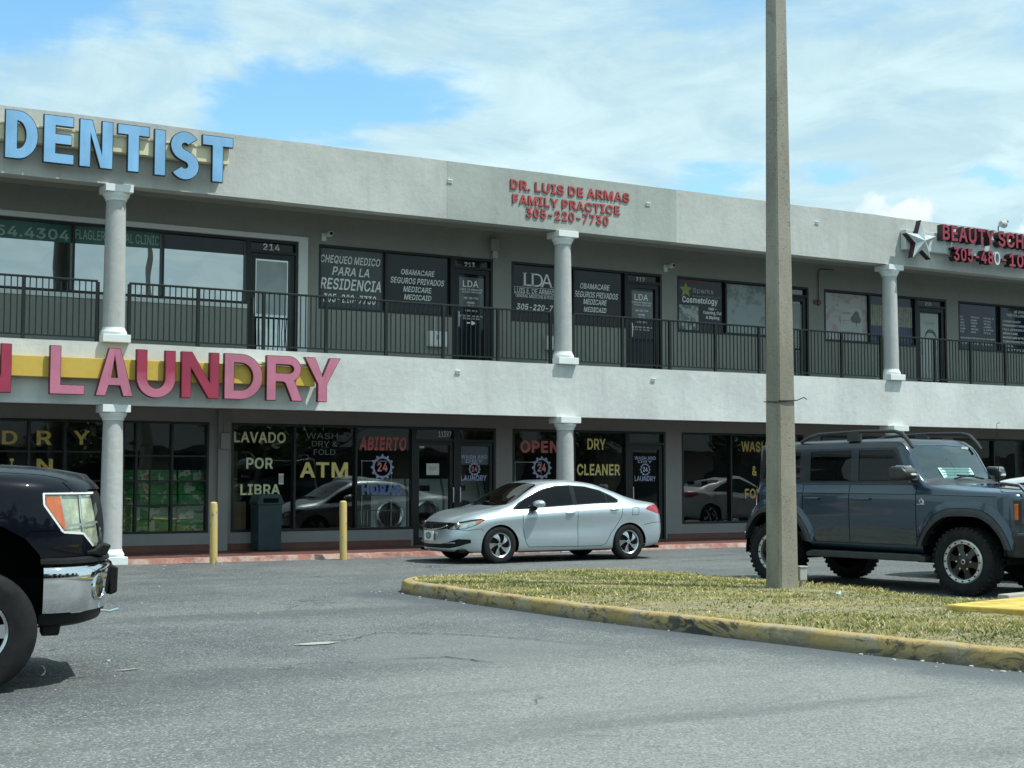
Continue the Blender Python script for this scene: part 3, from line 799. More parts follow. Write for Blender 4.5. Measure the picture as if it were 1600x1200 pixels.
'd':(424,[[195,-8,165,-6,137,3,111,16,89,34,70,57,55,84,43,116,36,151,34,189,36,227,43,261,55,293,70,320,89,342,112,361,137,374,165,382,196,384,218,383,237,379,253,373,287,346,306,319,311,319,311,509,372,509,372,0,313,0,313,59,307,59,287,31,252,4,236,-3,217,-7],[205,47,226,49,246,55,263,65,278,78,290,95,299,115,306,138,312,189,306,241,300,263,290,282,278,299,263,312,246,322,227,328,205,330,182,328,162,322,145,311,130,298,118,281,108,261,98,215,96,189,102,139,109,117,118,97,130,80,145,66,162,55,182,49]]),
'e':(404,[[212,-8,177,-5,145,3,117,16,92,35,72,58,56,85,44,116,37,150,34,187,36,224,44,258,55,290,71,317,91,340,115,359,142,373,172,382,205,384,266,374,285,366,303,355,319,341,334,324,347,305,357,282,365,256,370,227,371,169,75,169,75,221,338,221,310,202,304,248,298,269,277,301,263,314,246,323,227,328,205,330,183,328,164,323,146,313,131,301,109,270,97,231,96,178,102,127,110,106,121,88,135,73,151,61,169,53,190,48,212,46,254,53,285,73,306,105,365,91,358,72,348,55,335,39,320,26,283,4,261,-3,237,-7]]),
'f':(254,[[228,379,228,327,6,327,6,379],[81,0,82,452,87,470,96,486,107,499,120,510,135,519,187,530,222,527,243,521,227,468,215,472,195,474,178,472,164,468,154,460,147,449,143,435,142,0]]),
'g':(425,[[207,-151,156,-146,134,-140,82,-110,51,-69,101,-41,122,-66,154,-88,207,-97,236,-95,261,-87,282,-75,298,-58,308,-34,311,-6,311,68,306,68,287,41,252,16,236,10,217,6,195,5,165,7,138,14,113,27,90,43,71,65,55,90,43,120,36,154,34,191,36,229,43,263,55,293,71,320,90,342,112,361,138,374,166,382,196,384,218,383,237,379,253,373,288,346,308,319,313,319,313,379,372,379,372,-9,370,-40,363,-67,350,-90,334,-109,314,-124,291,-136,265,-144,237,-149],[205,59,227,61,246,66,264,75,278,87,290,103,300,121,307,142,311,166,311,219,307,242,300,264,291,283,279,299,264,312,247,322,227,328,205,330,182,328,163,322,145,312,130,298,118,282,102,241,96,193,102,144,109,123,118,104,131,88,145,76,163,66,183,61]]),
'h':(410,[[114,0,53,0,53,509,114,509,114,287,102,287,116,319,132,344,152,362,175,374,200,382,227,384,252,383,275,377,295,369,313,356,328,340,341,321,350,298,355,271,357,240,357,0,296,0,296,235,293,263,286,286,273,304,256,318,235,326,210,329,192,328,176,324,147,308,136,297,126,283,119,266,115,248]]),
'i':(167,[[53,0,53,379,114,379,114,0],[73,444,63,448,47,463,43,472,41,483,47,504,54,512,73,522,84,524,105,518,114,512,121,504,125,494,125,472,121,463,105,448,95,444]]),
'j':(167,[[53,379,114,379,114,-30,108,-72,102,-90,92,-106,80,-119,65,-129,47,-137,4,-143,-10,-143,-10,-87,18,-85,31,-80,40,-72,47,-61,53,-29],[72,444,62,448,53,455,42,472,42,494,53,512,72,522,83,524,95,522,114,512,125,494,125,472,114,455,105,448,95,444]]),
'k':(381,[[110,137,110,212,121,212,284,379,360,379,184,199,177,199],[53,0,53,509,114,509,114,0],[294,0,148,186,191,229,372,0]]),
'l':(189,[[139,-2,112,0,91,8,74,20,62,37,55,59,53,84,53,509,114,509,114,99,120,62,126,57,135,53,170,54,181,3,162,-1]]),
'm':(610,[[53,0,53,379,112,379,112,295,108,295,114,314,122,331,132,346,172,376,219,386,245,383,268,375,287,361,303,342,314,320,321,295,312,295,326,329,337,343,381,375,437,386,458,385,478,380,497,372,514,361,529,346,541,328,550,307,555,283,557,255,557,0,496,0,496,254,493,279,485,298,473,313,456,323,438,329,402,329,387,326,374,320,345,290,335,247,335,0,274,0,274,260,272,280,265,297,253,311,238,322,220,328,199,330,158,320,145,312,135,302,126,289,119,274,115,257,114,0]]),
'n':(410,[[114,0,53,0,53,379,112,379,112,287,102,287,116,319,132,344,152,362,175,374,200,382,227,384,252,383,275,377,295,369,313,356,328,340,341,321,350,298,355,271,357,240,357,0,296,0,296,235,293,263,286,286,273,304,256,318,235,326,210,329,192,328,176,324,147,308,136,297,126,283,119,266,115,248]]),
'o':(415,[[207,-8,174,-5,144,3,117,16,93,35,72,58,56,85,44,116,37,150,34,187,37,225,44,260,56,291,72,318,93,341,117,360,144,374,174,382,207,384,241,382,271,374,299,360,323,341,343,318,359,291,371,260,379,225,381,187,379,150,371,116,359,85,343,58,323,35,299,16,271,3,241,-5],[207,46,231,49,252,55,270,66,285,80,298,97,307,117,314,139,318,163,318,212,314,236,307,258,298,278,285,296,270,310,252,321,231,328,207,330,184,328,163,321,145,310,130,296,118,278,108,258,98,212,96,187,102,139,108,117,118,97,130,80,145,66,163,55,184,49]]),
'p':(424,[[53,-143,53,379,112,379,112,319,118,319,137,346,171,373,188,379,207,383,229,384,259,382,287,374,313,361,335,342,354,320,370,293,381,261,388,227,390,189,388,151,381,116,370,84,355,57,336,34,313,16,288,3,260,-6,229,-8,208,-7,189,-3,173,4,138,31,118,59,114,59,114,-143],[220,47,242,49,262,55,279,66,294,80,306,97,316,117,323,139,327,163,327,215,323,239,316,261,307,281,295,298,280,311,262,322,243,328,220,330,198,328,178,322,161,312,147,299,134,282,125,263,118,241,114,216,114,162,118,138,125,115,135,95,147,78,162,65,179,55,198,49]]),
'q':(424,[[372,-143,311,-143,311,59,306,59,287,31,252,4,236,-3,217,-7,195,-8,165,-6,137,3,111,16,89,34,70,57,55,84,43,116,36,151,34,189,36,227,43,261,55,293,70,320,89,342,112,361,137,374,165,382,196,384,218,383,237,379,253,373,287,346,307,319,313,319,313,379,372,379],[205,47,226,49,246,55,263,65,278,78,290,95,299,115,306,138,312,189,306,241,300,263,290,282,278,299,263,312,246,322,227,328,205,330,182,328,162,322,145,311,130,298,118,281,108,261,98,215,96,189,102,139,109,117,118,97,130,80,145,66,162,55,182,49]]),
'r':(259,[[53,0,53,379,112,379,112,321,115,321,124,339,137,354,152,367,171,377,191,383,213,385,243,384,243,322,207,326,174,321,159,315,135,296,126,284,119,269,115,254,114,0]]),
's':(365,[[157,-7,133,-3,112,3,93,12,76,24,62,38,50,54,41,73,36,94,94,107,101,87,111,72,124,60,141,52,160,47,181,45,206,47,227,53,244,62,258,74,265,88,268,103,262,126,254,136,243,144,212,155,149,170,118,180,92,192,72,208,58,227,50,249,47,274,49,295,55,314,65,332,79,347,95,360,115,370,137,378,161,383,212,383,234,379,254,372,271,363,286,352,299,339,324,290,268,277,254,304,243,316,228,325,210,331,187,333,166,331,147,326,131,317,119,305,111,292,109,277,110,264,115,253,124,243,172,223,261,200,287,187,306,171,320,153,328,131,331,107,329,85,323,65,312,47,298,31,281,18,260,6,236,-2,210,-7]]),
't':(227,[[204,379,204,327,6,327,6,379],[65,471,126,471,127,83,130,70,136,61,144,55,156,51,185,51,202,54,213,2,192,-3,168,-4,138,-1,113,7,92,21,77,41,68,64,65,93]]),
'u':(410,[[182,-5,158,-3,135,2,115,11,97,23,82,39,69,59,60,82,54,109,53,379,114,379,114,144,116,117,124,94,137,75,154,61,175,53,200,50,218,51,234,55,263,71,274,83,283,97,290,113,295,132,296,379,357,379,357,0,298,0,298,92,307,92,294,60,277,35,257,17,234,5,209,-3]]),
'v':(389,[[163,0,17,379,84,379,165,155,206,21,184,21,224,155,305,379,371,379,226,0]]),
'w':(567,[[138,0,23,379,87,379,154,137,175,41,165,41,186,135,206,214,252,379,316,379,382,136,402,41,391,41,413,135,480,379,545,379,429,0,368,0,291,280,277,338,291,338,263,225,199,0]]),
'x':(379,[[21,0,171,218,171,171,29,379,100,379,207,206,175,206,233,306,282,379,352,379,209,169,209,214,358,0,287,0,231,85,173,182,205,182,148,85,91,0]]),
'y':(389,[[47,-139,61,-86,104,-89,130,-74,151,-36,163,-1,17,379,84,379,165,155,206,21,184,21,202,87,224,155,305,379,371,379,204,-58,177,-107,139,-136,91,-145,65,-143]]),
'z':(380,[[42,0,42,46,254,320,254,323,48,323,48,379,333,379,333,331,126,60,126,56,339,56,339,0]]),
'.':(188,[[83,-3,73,1,55,18,51,29,51,53,55,64,73,81,83,85,95,87,118,81,128,73,135,64,140,53,140,29,135,18,128,9,118,1,107,-3]]),
',':(188,[[38,-119,68,71,137,71,84,-119]]),
':':(188,[[83,-3,73,1,55,18,51,29,51,53,55,64,73,81,83,85,95,87,118,81,128,73,135,64,140,53,140,29,135,18,128,9,118,1,107,-3],[83,272,63,284,55,294,51,304,51,328,55,339,63,349,73,356,83,360,95,362,118,356,128,349,140,328,140,304,128,284,107,272]]),
'-':(453,[[337,244,337,188,114,188,114,244]]),
'&':(448,[[197,-7,165,-5,136,1,110,12,88,26,69,42,54,62,43,84,36,108,34,133,40,173,47,189,85,235,140,279,237,352,255,375,262,405,260,420,255,434,245,445,233,454,219,459,201,461,168,453,145,431,137,399,145,363,169,327,438,0,364,0,121,293,87,344,77,379,75,398,77,420,82,440,91,458,102,474,117,488,134,499,154,507,176,512,224,512,246,507,266,499,283,488,297,475,317,442,322,424,324,404,315,362,291,325,256,293,154,217,110,174,103,161,98,146,98,115,102,101,109,87,118,76,143,57,158,51,193,46,232,52,251,59,301,95,315,112,327,131,336,151,348,198,349,224,408,224,403,167,397,144,371,92,333,47,315,30,294,17,271,7,246,-1]]),
}

def grow(q, d):
    """moves a closed outline outwards by d (the outer contour runs clockwise)"""
    n = len(q); out = []
    for i in range(n):
        a, b_, c_ = Vector(q[i - 1]), Vector(q[i]), Vector(q[(i + 1) % n])
        e1, e2 = (b_ - a).normalized(), (c_ - b_).normalized()
        n1, n2 = Vector((-e1.y, e1.x)), Vector((-e2.y, e2.x))
        m = n1 + n2
        if m.length < 1e-4: m = n1
        m.normalize()
        p = b_ + m * (d / max(.45, m.dot(n1)))
        out.append((p.x, p.y))
    return out
_gl = {}
def glyph_tris(ch, off):
    """one character as triangles: overlapping contours are merged by their winding"""
    if (ch, off) in _gl: return _gl[(ch, off)]
    cs = [grow([(q[2 * k] / 1000, q[2 * k + 1] / 1000) for k in range(len(q) // 2)], off) for q in GLYPHS[ch][1]]
    V, E = [], []
    for pl in cs:
        b_ = len(V); n = len(pl)
        V += [Vector(p) for p in pl]; E += [(b_ + k, b_ + (k + 1) % n) for k in range(n)]
    r = delaunay_2d_cdt(V, E, [], 0, 1e-6)
    P = [(p.x, p.y) for p in r[0]]; F = []
    for t in r[2]:
        cx = sum(P[i][0] for i in t) / len(t); cy = sum(P[i][1] for i in t) / len(t); w = 0
        for pl in cs:
            for k in range(len(pl)):
                (x0, y0), (x1, y1) = pl[k - 1], pl[k]
                if (y0 > cy) != (y1 > cy) and cx < x0 + (cy - y0) / (y1 - y0) * (x1 - x0): w += 1 if y1 > y0 else -1
        if w: F.append(list(t))
    used = sorted({i for f in F for i in f}); mp = {o: n for n, o in enumerate(used)}
    out = ([P[i] for i in used], [[mp[i] for i in f] for f in F])
    _gl[(ch, off)] = out
    return out
def glyph_mesh(body, offset=.02, shear=0.0):
    off = offset * .74
    x = 0.0; V, F = [], []
    for ch in body:
        if ch == ' ':
            x += .17; continue
        p, f = glyph_tris(ch, off)
        b_ = len(V)
        V += [(x + a + shear * b2, b2) for a, b2 in p]; F += [[b_ + i for i in t] for t in f]
        x += GLYPHS[ch][0] / 1000 + 1.6 * max(0, off)
    return np.array(V), F
_gc = {}
def text_into(mb, body, x0, x1, z0, z1, y, depth=.003, offset=.02, shear=0.0):
    """writes body into the box x0..x1, z0..z1 of a wall facing -Y, front face at y"""
    key = (body, offset, shear)
    if key not in _gc: _gc[key] = glyph_mesh(body, offset, shear)
    v, f = _gc[key]
    lo, hi = v.min(0), v.max(0)
    s = (v - lo) / (hi - lo)
    P = [(x0 + a * (x1 - x0), y, z0 + b_ * (z1 - z0)) for a, b_ in s]
    n = len(P)
    faces = [list(q) for q in f]
    if depth > 0:
        P2 = [(p[0], y + depth, p[2]) for p in P]
        cnt = {}
        for q in f:
            for i in range(len(q)):
                e = (q[i], q[(i + 1) % len(q)]); cnt[e] = 1
        side = [(a, b_) for (a, b_) in cnt if (b_, a) not in cnt]
        allf = [list(q) for q in f] + [[n + i for i in q[::-1]] for q in f] + [[b_, a, n + a, n + b_] for a, b_ in side]
        mb.add(P + P2, allf)
    else:
        mb.add(P, faces)
    return mb
def text(name, body, box, y, mat, parent, depth=.003, offset=.02, shear=0.0):
    mb = MB(); text_into(mb, body, *box, y, depth, offset, shear)
    return mb.build(name, mat, parent, recalc=False)
def lines(name, items, y, mat, parent, offset=.02, shear=0.0, depth=.003):
    mb = MB()
    for it in items: text_into(mb, it[0], *it[1:5], y, depth, it[5] if len(it) > 5 else offset, shear)
    return mb.build(name, mat, parent, recalc=False)

def arc(cx, cy, rx, ry, a0, a1, n=14):
    return [(cx + rx * math.cos(R(a0 + (a1 - a0) * k / n)), cy + ry * math.sin(R(a0 + (a1 - a0) * k / n))) for k in range(n + 1)]
def letter_shape(ch, w, h, t):
    """outline(s) of a bold sans capital in a w x h box with stroke t: (outer polygon, holes)"""
    if ch == 'I': return [(0, 0), (w, 0), (w, h), (0, h)], []
    if ch == 'L': return [(0, 0), (w, 0), (w, t * .9), (t, t * .9), (t, h), (0, h)], []
    if ch == 'T': return [(w / 2 - t / 2, 0), (w / 2 + t / 2, 0), (w / 2 + t / 2, h - t * .9), (w, h - t * .9), (w, h), (0, h), (0, h - t * .9), (w / 2 - t / 2, h - t * .9)], []
    if ch == 'E':
        b_ = t * .88; m0 = h * .5 - b_ / 2 + .01
        return [(0, 0), (w, 0), (w, b_), (t, b_), (t, m0), (w * .93, m0), (w * .93, m0 + b_), (t, m0 + b_), (t, h - b_), (w * .98, h - b_), (w * .98, h), (0, h)], []
    if ch == 'N': return [(0, 0), (t * .95, 0), (t * .95, h * .64), (w - t * 1.05, 0), (w, 0), (w, h), (w - t * .95, h), (w - t * .95, h * .36), (t * 1.05, h), (0, h)], []
    if ch == 'Y':
        return [(w / 2 - t / 2, 0), (w / 2 + t / 2, 0), (w / 2 + t / 2, h * .40), (w, h), (w - t * 1.15, h), (w / 2, h * .58), (t * 1.15, h), (0, h), (w / 2 - t / 2, h * .40)], []
    if ch == 'A':
        t = t * .86; c = w / 2
        outer = [(0, 0), (t * 1.08, 0), (t * 1.08 + w * .085, h * .22), (w - t * 1.08 - w * .085, h * .22), (w - t * 1.08, 0), (w, 0), (c + t * .62, h), (c - t * .62, h)]
        return outer, [[(t * 1.08 + w * .155, h * .39), (w - t * 1.08 - w * .155, h * .39), (c, h * .80)]]
    if ch == 'D':
        r = min(w * .62, h / 2)
        outer = [(0, 0), (w - r, 0)] + arc(w - r, h / 2, r, h / 2, -90, 90)[1:-1] + [(w - r, h), (0, h)]
        hole = [(t, t * .9), (w - r, t * .9)] + arc(w - r, h / 2, r - t, h / 2 - t * .9, -90, 90)[1:-1] + [(w - r, h - t * .9), (t, h - t * .9)]
        return outer, [hole]
    if ch == 'U':
        r = w / 2
        ry = min(r, h * .42)
        outer = [(0, h)] + [(0, ry)] + arc(r, ry, r, ry, 180, 360)[1:-1] + [(w, ry), (w, h), (w - t, h), (w - t, ry)] + arc(r, ry, r - t, ry - t * .9, 360, 180)[1:-1] + [(t, ry), (t, h)]
        return outer, []
    if ch == 'R':
        b_ = t * .88; zl = h * .42; rr = (h - zl) / 2
        xr = w * .96 - rr
        outer = [(0, 0), (t, 0), (t, zl), (w * .46, zl), (w * .52, zl - h * .03), (w * .80 - t * .35, 0), (w, 0), (w * .99, h * .04), (w * .82, h * .37), (w * .77, zl + h * .03)]
        outer += arc(xr, zl + rr, rr, rr, -50, 90)[1:-1] + [(xr, h), (0, h)]
        hole = [(t, zl + b_), (xr, zl + b_)] + arc(xr, zl + rr, rr - t * .8, rr - b_, -90, 90)[1:-1] + [(xr, h - b_), (t, h - b_)]
        return outer, [hole]
    if ch == 'S':
        rr = h * .29
        path = arc(w * .5, h - rr, w * .5 - t / 2, rr - t * .45, 28, 200, 14) + arc(w * .5, rr, w * .5 - t / 2, rr - t * .45, 20, -152, 14)
        # smooth join
        P = [Vector(p) for p in path]
        a = [p for p in P[:15]]; b_ = [p for p in P[15:]]
        mid = []
        p0, p3 = a[-1], b_[0]; d0 = (a[-1] - a[-2]).normalized() * w * .30; d3 = (b_[0] - b_[1]).normalized() * w * .30
        for k in range(1, 12):
            s = k / 12
            mid.append(p0 * (1 - s) ** 3 + (p0 + d0) * 3 * s * (1 - s) ** 2 + (p3 + d3) * 3 * s * s * (1 - s) + p3 * s ** 3)
        P = a + mid + b_
        Lp, Rp = [], []
        for i, p in enumerate(P):
            tt = (P[min(i + 1, len(P) - 1)] - P[max(i - 1, 0)]).normalized(); nn = Vector((-tt.y, tt.x))
            k = t * .5
            Lp.append(p + nn * k); Rp.append(p - nn * k)
        pts = [(p.x, p.y) for p in Lp] + [(p.x, p.y) for p in reversed(Rp)]
        return pts, []
def shape_mesh(outer, holes, offset, half):
    cu = bpy.data.curves.new('letter', 'CURVE'); cu.dimensions = '2D'; cu.fill_mode = 'BOTH'; cu.offset = offset; cu.extrude = half
    for pl in [outer] + holes:
        s = cu.splines.new('POLY'); s.points.add(len(pl) - 1)
        for p, q in zip(s.points, pl): p.co = (q[0], q[1], 0, 1)
        s.use_cyclic_u = True
    o = bpy.data.objects.new('letter', cu); COL.objects.link(o)
    me = bpy.data.meshes.new_from_object(o.evaluated_get(bpy.context.evaluated_depsgraph_get()))
    bpy.data.objects.remove(o); bpy.data.curves.remove(cu)
    v = [tuple(p.co) for p in me.vertices]; f = [list(p.vertices) for p in me.polygons]
    bpy.data.meshes.remove(me)
    return v, f
def channel_letter(ch, box, y_front, depth, face, side, parent, rim=.014, stroke=.2, glyph=None):
    x0, x1, z0, z1 = box
    w, h = x1 - x0, z1 - z0
    mb = MB()
    if glyph is None:
        outer, holes = letter_shape(ch, w, h, stroke * h)
    for off, half, mi, yc in ((0.0, depth / 2, 1, y_front + depth / 2), (-rim, .004, 0, y_front - .0025)):
        if glyph is None:
            v, f = shape_mesh(outer, holes, off, half)
            mb.mi = mi
            mb.add([(x0 + p[0], yc - p[2], z0 + p[1]) for p in v], f)
        else:
            mb.mi = mi
            text_into(mb, ch, x0 - off * 0, x1, z0, z1, yc - half, half * 2, glyph + (off if off < 0 else 0) * 1.2)
    mb.mi = 0
    return mb.build('letter', [face, side], parent)
# ------------------------------------------------------------------ the building
Z_SLAB, Z_LOWF, Z_UPB, Z_TOP = 3.73, 2.68, 6.43, 7.555
BLD = empty('shopping_plaza', (12, 26.3, 0))
tag(BLD, 'two storey grey stucco shopping plaza with columned walkways and dark storefronts', 'building')
def bp(name, mb, mats, parent=None, **k):
    o = mb.build(name, mats, parent or BLD, **k)
    return o
BLD.location = (0, 0, 0)

def wavy_box(mb, x0, x1, y0, y1, z0, z1, step=.7, amp=.006):
    """long hand-plastered beam: front face and edges slightly uneven"""
    n = max(2, int((x1 - x0) / step)); b = []
    for i in range(n + 1):
        x = x0 + (x1 - x0) * i / n
        j = [rng.uniform(-amp, amp) for _ in range(4)]
        if i in (0, n): j = [0] * 4
        b.append([(x, y0 + j[0], z0 + j[1] * .5), (x, y1, z0), (x, y1, z1), (x, y0 + j[2], z1 + j[3])])
    v = [p for r in b for p in r]; f = []
    for i in range(n):
        for k in range(4):
            k2 = (k + 1) % 4
            f.append((i * 4 + k, (i + 1) * 4 + k, (i + 1) * 4 + k2, i * 4 + k2))
    f += [(0, 1, 2, 3), tuple(n * 4 + k for k in (3, 2, 1, 0))]
    mb.add(v, f)

mb = MB(); mb.mi = 0
wavy_box(mb, X_L, 12.66, Y_F, Y_F + .32, Z_UPB, Z_TOP)
mb.mi = 1
wavy_box(mb, 12.66, 18.13, Y_F - .004, Y_F + .32, Z_UPB, Z_TOP)
mb.mi = 0
wavy_box(mb, 18.13, X_R, Y_F, Y_F + .32, Z_UPB, Z_TOP)
bp('upper_fascia', mb, [MT['fascia'], MT['fascia_patch']])
mb = MB()
mb.box(X_L, X_R, Y_F + .32, Y_F + .80, Z_UPB + .006, Z_UPB + .36)
bp('beam', mb, MT['soffit'])
mb = MB()
mb.box(X_L, X_R, Y_F + .80, 34, 6.76, 6.90)
mb.box(X_L, X_R, Y_F + .32, 34.3, 6.90, 7.10)
bp('roof', mb, MT['soffit'])
mb = MB()
wavy_box(mb, X_L, X_R, Y_F, Y_F + .25, Z_LOWF, Z_SLAB, .7, .005)
bp('lower_fascia', mb, MT['lower_fascia'])
mb = MB()
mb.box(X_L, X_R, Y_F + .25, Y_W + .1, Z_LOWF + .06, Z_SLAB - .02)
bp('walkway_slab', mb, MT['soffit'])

def wall_pieces(mb, x0, x1, z0, z1, ops, y0, y1):
    ops = sorted(ops); x = x0
    for a, b_, c, d in ops:
        if a > x: mb.box(x, a, y0, y1, z0, z1)
        if c > z0: mb.box(a, b_, y0, y1, z0, c)
        if d < z1: mb.box(a, b_, y0, y1, d, z1)
        x = b_
    mb.box(x, x1, y0, y1, z0, z1)

UT, US, UD = 6.07, 4.79, 3.74
LT, LS, LD = 2.50, .43, .095
# openings: window part and door part of each shop
UP = [(.2, 9.40, 10.42), (10.86, 13.84, 14.80), (15.26, 18.22, 19.19), (19.63, 22.62, 23.56), (24.06, 27.16, 28.23), (28.68, 31.72, 32.74), (33.1, 36.1, 37.1), (37.6, 40.6, 41.6)]
LW = [(-3.0, 6.92, None), (7.05, 8.68, None), (9.12, 12.97, 14.88), (15.29, 18.23, 19.27), (19.73, 22.35, 23.35), (23.9, 26.9, 28.0), (28.4, 31.4, 32.4), (32.9, 35.9, 36.9), (37.4, 40.4, 41.4)]
ops = []
for w0, d0, d1 in UP:
    ops.append((w0, d0, US, UT)); ops.append((d0, d1, UD, UT))
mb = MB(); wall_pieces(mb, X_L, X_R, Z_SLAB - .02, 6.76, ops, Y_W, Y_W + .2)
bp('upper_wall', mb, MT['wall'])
ops = []
for w0, d0, d1 in LW:
    ops.append((w0, d0, LS, LT))
    if d1: ops.append((d0, d1, LD, LT))
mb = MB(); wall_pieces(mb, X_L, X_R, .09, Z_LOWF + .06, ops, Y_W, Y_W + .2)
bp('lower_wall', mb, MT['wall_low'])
mb = MB()
mb.box(8.83, 9.03, Y_W - .10, Y_W - .001, .09, Z_LOWF + .05)
bp('pilaster', mb, MT['wall_low'])
mb = MB()
x = X_L
for w0, d0, d1 in LW:
    if d1: mb.box(x, d0 - .06, Y_W - .022, Y_W - .001, .091, .215); x = d1 + .06
mb.box(x, X_R, Y_W - .022, Y_W - .001, .091, .215)
bp('tile_skirting', mb, MT['tile'])
# rooms behind the glass
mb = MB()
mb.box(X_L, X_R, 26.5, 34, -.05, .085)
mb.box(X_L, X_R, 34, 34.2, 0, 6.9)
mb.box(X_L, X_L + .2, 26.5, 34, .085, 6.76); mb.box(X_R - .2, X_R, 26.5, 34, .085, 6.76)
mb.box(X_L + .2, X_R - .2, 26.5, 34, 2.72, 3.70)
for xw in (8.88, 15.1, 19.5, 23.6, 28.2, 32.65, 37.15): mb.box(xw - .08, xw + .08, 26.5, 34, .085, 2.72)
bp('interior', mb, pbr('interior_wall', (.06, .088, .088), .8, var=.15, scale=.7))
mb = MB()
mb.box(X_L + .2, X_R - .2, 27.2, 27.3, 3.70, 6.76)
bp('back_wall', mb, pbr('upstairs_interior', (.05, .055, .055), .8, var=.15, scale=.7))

YP = 26.37       # glass plane
YT = 26.362      # writing on the glass
def window(x0, x1, z0, z1, mull, mat, trans=(), fw=.045, name='storefront_window'):
    mb = MB()
    y0, y1 = Y_W - .012, Y_W + .12
    mb.box(x0, x1, y0, y1, z0, z0 + fw); mb.box(x0, x1, y0, y1, z1 - fw, z1)
    xs = [x0 + fw / 2] + list(mull) + [x1 - fw / 2]
    for x in xs: mb.box(x - fw / 2, x + fw / 2, y0 + .002, y1 - .002, z0 + fw, z1 - fw)
    for z in trans:
        for a, b_ in zip(xs[:-1], xs[1:]): mb.box(a + fw / 2, b_ - fw / 2, y0 + .02, y1 - .02, z - .014, z + .014)
    f = bp(name, mb, MT['frame'])
    mats = mat if isinstance(mat, list) else [mat] * (len(xs) - 1)
    for i, (a, b_) in enumerate(zip(xs[:-1], xs[1:])):
        p = MB(); p.quad((a, YP, z0 + fw * .6), (b_, YP, z0 + fw * .6), (b_, YP, z1 - fw * .6), (a, YP, z1 - fw * .6))
        p.build('pane', mats[i], f, recalc=False)
    return f
def door(x0, x1, z0, z1, leaf_top, mat, handle_x, fw=.055, stile=.10, low=.16, tmat=None):
    mb = MB()
    y0, y1 = Y_W - .012, Y_W + .12
    mb.box(x0, x0 + fw, y0, y1, z0, z1); mb.box(x1 - fw, x1, y0, y1, z0, z1)
    mb.box(x0 + fw, x1 - fw, y0, y1, z1 - fw, z1); mb.box(x0 + fw, x1 - fw, y0, y1, leaf_top, leaf_top + fw)
    a, b_ = x0 + fw + .006, x1 - fw - .006
    ya, yb = Y_W + .02, Y_W + .10
    mb.box(a, a + stile, ya, yb, z0 + .01, leaf_top - .006); mb.box(b_ - stile, b_, ya, yb, z0 + .01, leaf_top - .006)
    mb.box(a + stile, b_ - stile, ya, yb, z0 + .01, z0 + low); mb.box(a + stile, b_ - stile, ya, yb, leaf_top - stile, leaf_top - .006)
    d = bp('door', mb, MT['frame'])
    p = MB(); p.quad((a + stile, YP, z0 + low), (b_ - stile, YP, z0 + low), (b_ - stile, YP, leaf_top - stile), (a + stile, YP, leaf_top - stile))
    p.build('pane', mat, d, recalc=False)
    p = MB(); p.quad((x0 + fw, YP, leaf_top + fw), (x1 - fw, YP, leaf_top + fw), (x1 - fw, YP, z1 - fw), (x0 + fw, YP, z1 - fw))
    p.build('transom_pane', tmat or mat, d, recalc=False)
    zc = z0 + 1.02
    h = MB()
    h.tube([(handle_x, Y_W + .02, zc - .16), (handle_x, Y_W - .045, zc - .15), (handle_x, Y_W - .05, zc), (handle_x, Y_W - .045, zc + .15), (handle_x, Y_W + .02, zc + .16)], .013)
    h.build('handle', MT['alum'], d, smooth=50)
    return d
def poster(x0, x1, z0, z1, mat, parent, y=YT + .003):
    p = MB(); p.box(x0, x1, y, y + .003, z0, z1)
    return p.build('poster', mat, parent)

WHV, GRV = MT['white_vinyl'], MT['grey_vinyl']
# --- upstairs 214
w = window(.2, 9.40, US, UT, [1.6, 3.1, 4.6, 6.10, 7.74], MT['glass_sky'])
green = pbr('green_banner', (.012, .10, .075), .35, var=.2, scale=2)
bn = MB()
nb = 40
tp = [(.28 + 7.42 * i / nb, YT + .004, UT - .05) for i in range(nb + 1)]
lo = [(p[0], YT + .004, 5.70 - .035 * math.sin(max(0, (p[0] - 2.2) / 5.6) * math.pi) + .03) for p in tp]
bn.add(lo + tp, [(i, i + 1, nb + 1 + i + 1, nb + 1 + i) for i in range(nb)])
bn.build('banner', green, w, recalc=False)
GN = pbr('pale_green_vinyl', (.30, .42, .37), .5, var=.1)
lines('lettering', [('654.4304', 4.56, 6.03, 5.735, 5.925), ('FLAGLER DENTAL CLINIC', 6.14, 7.68, 5.785, 5.965, .012)], YT, GN, w)
poster(7.78, 9.34, 5.74, 6.03, MT['film'], w)  # no sheet here: dark strip standing in for the soffit's reflection in this pane
d = door(9.40, 10.42, UD, UT, 5.80, MT['glass_sky'], 9.50, tmat=MT['film'])
text('lettering', '214', (9.72, 10.06, 5.872, 6.000), YT - .004, WHV, d)
pm = pbr('notice_sheet', (.40, .46, .46), .6, var=.1)
poster(9.60, 10.22, 4.62, 5.66, pm, d)
mb = MB(); mb.box(10.425, 10.62, Y_W - .02, Y_W - .001, UD, 6.18); mb.box(.2, 10.424, Y_W - .02, Y_W - .001, 6.085, 6.18); mb.box(.2, 9.39, Y_W - .03, Y_W - .013, 4.70, 4.782)
bp('window_surround', mb, MT['white_trim'])
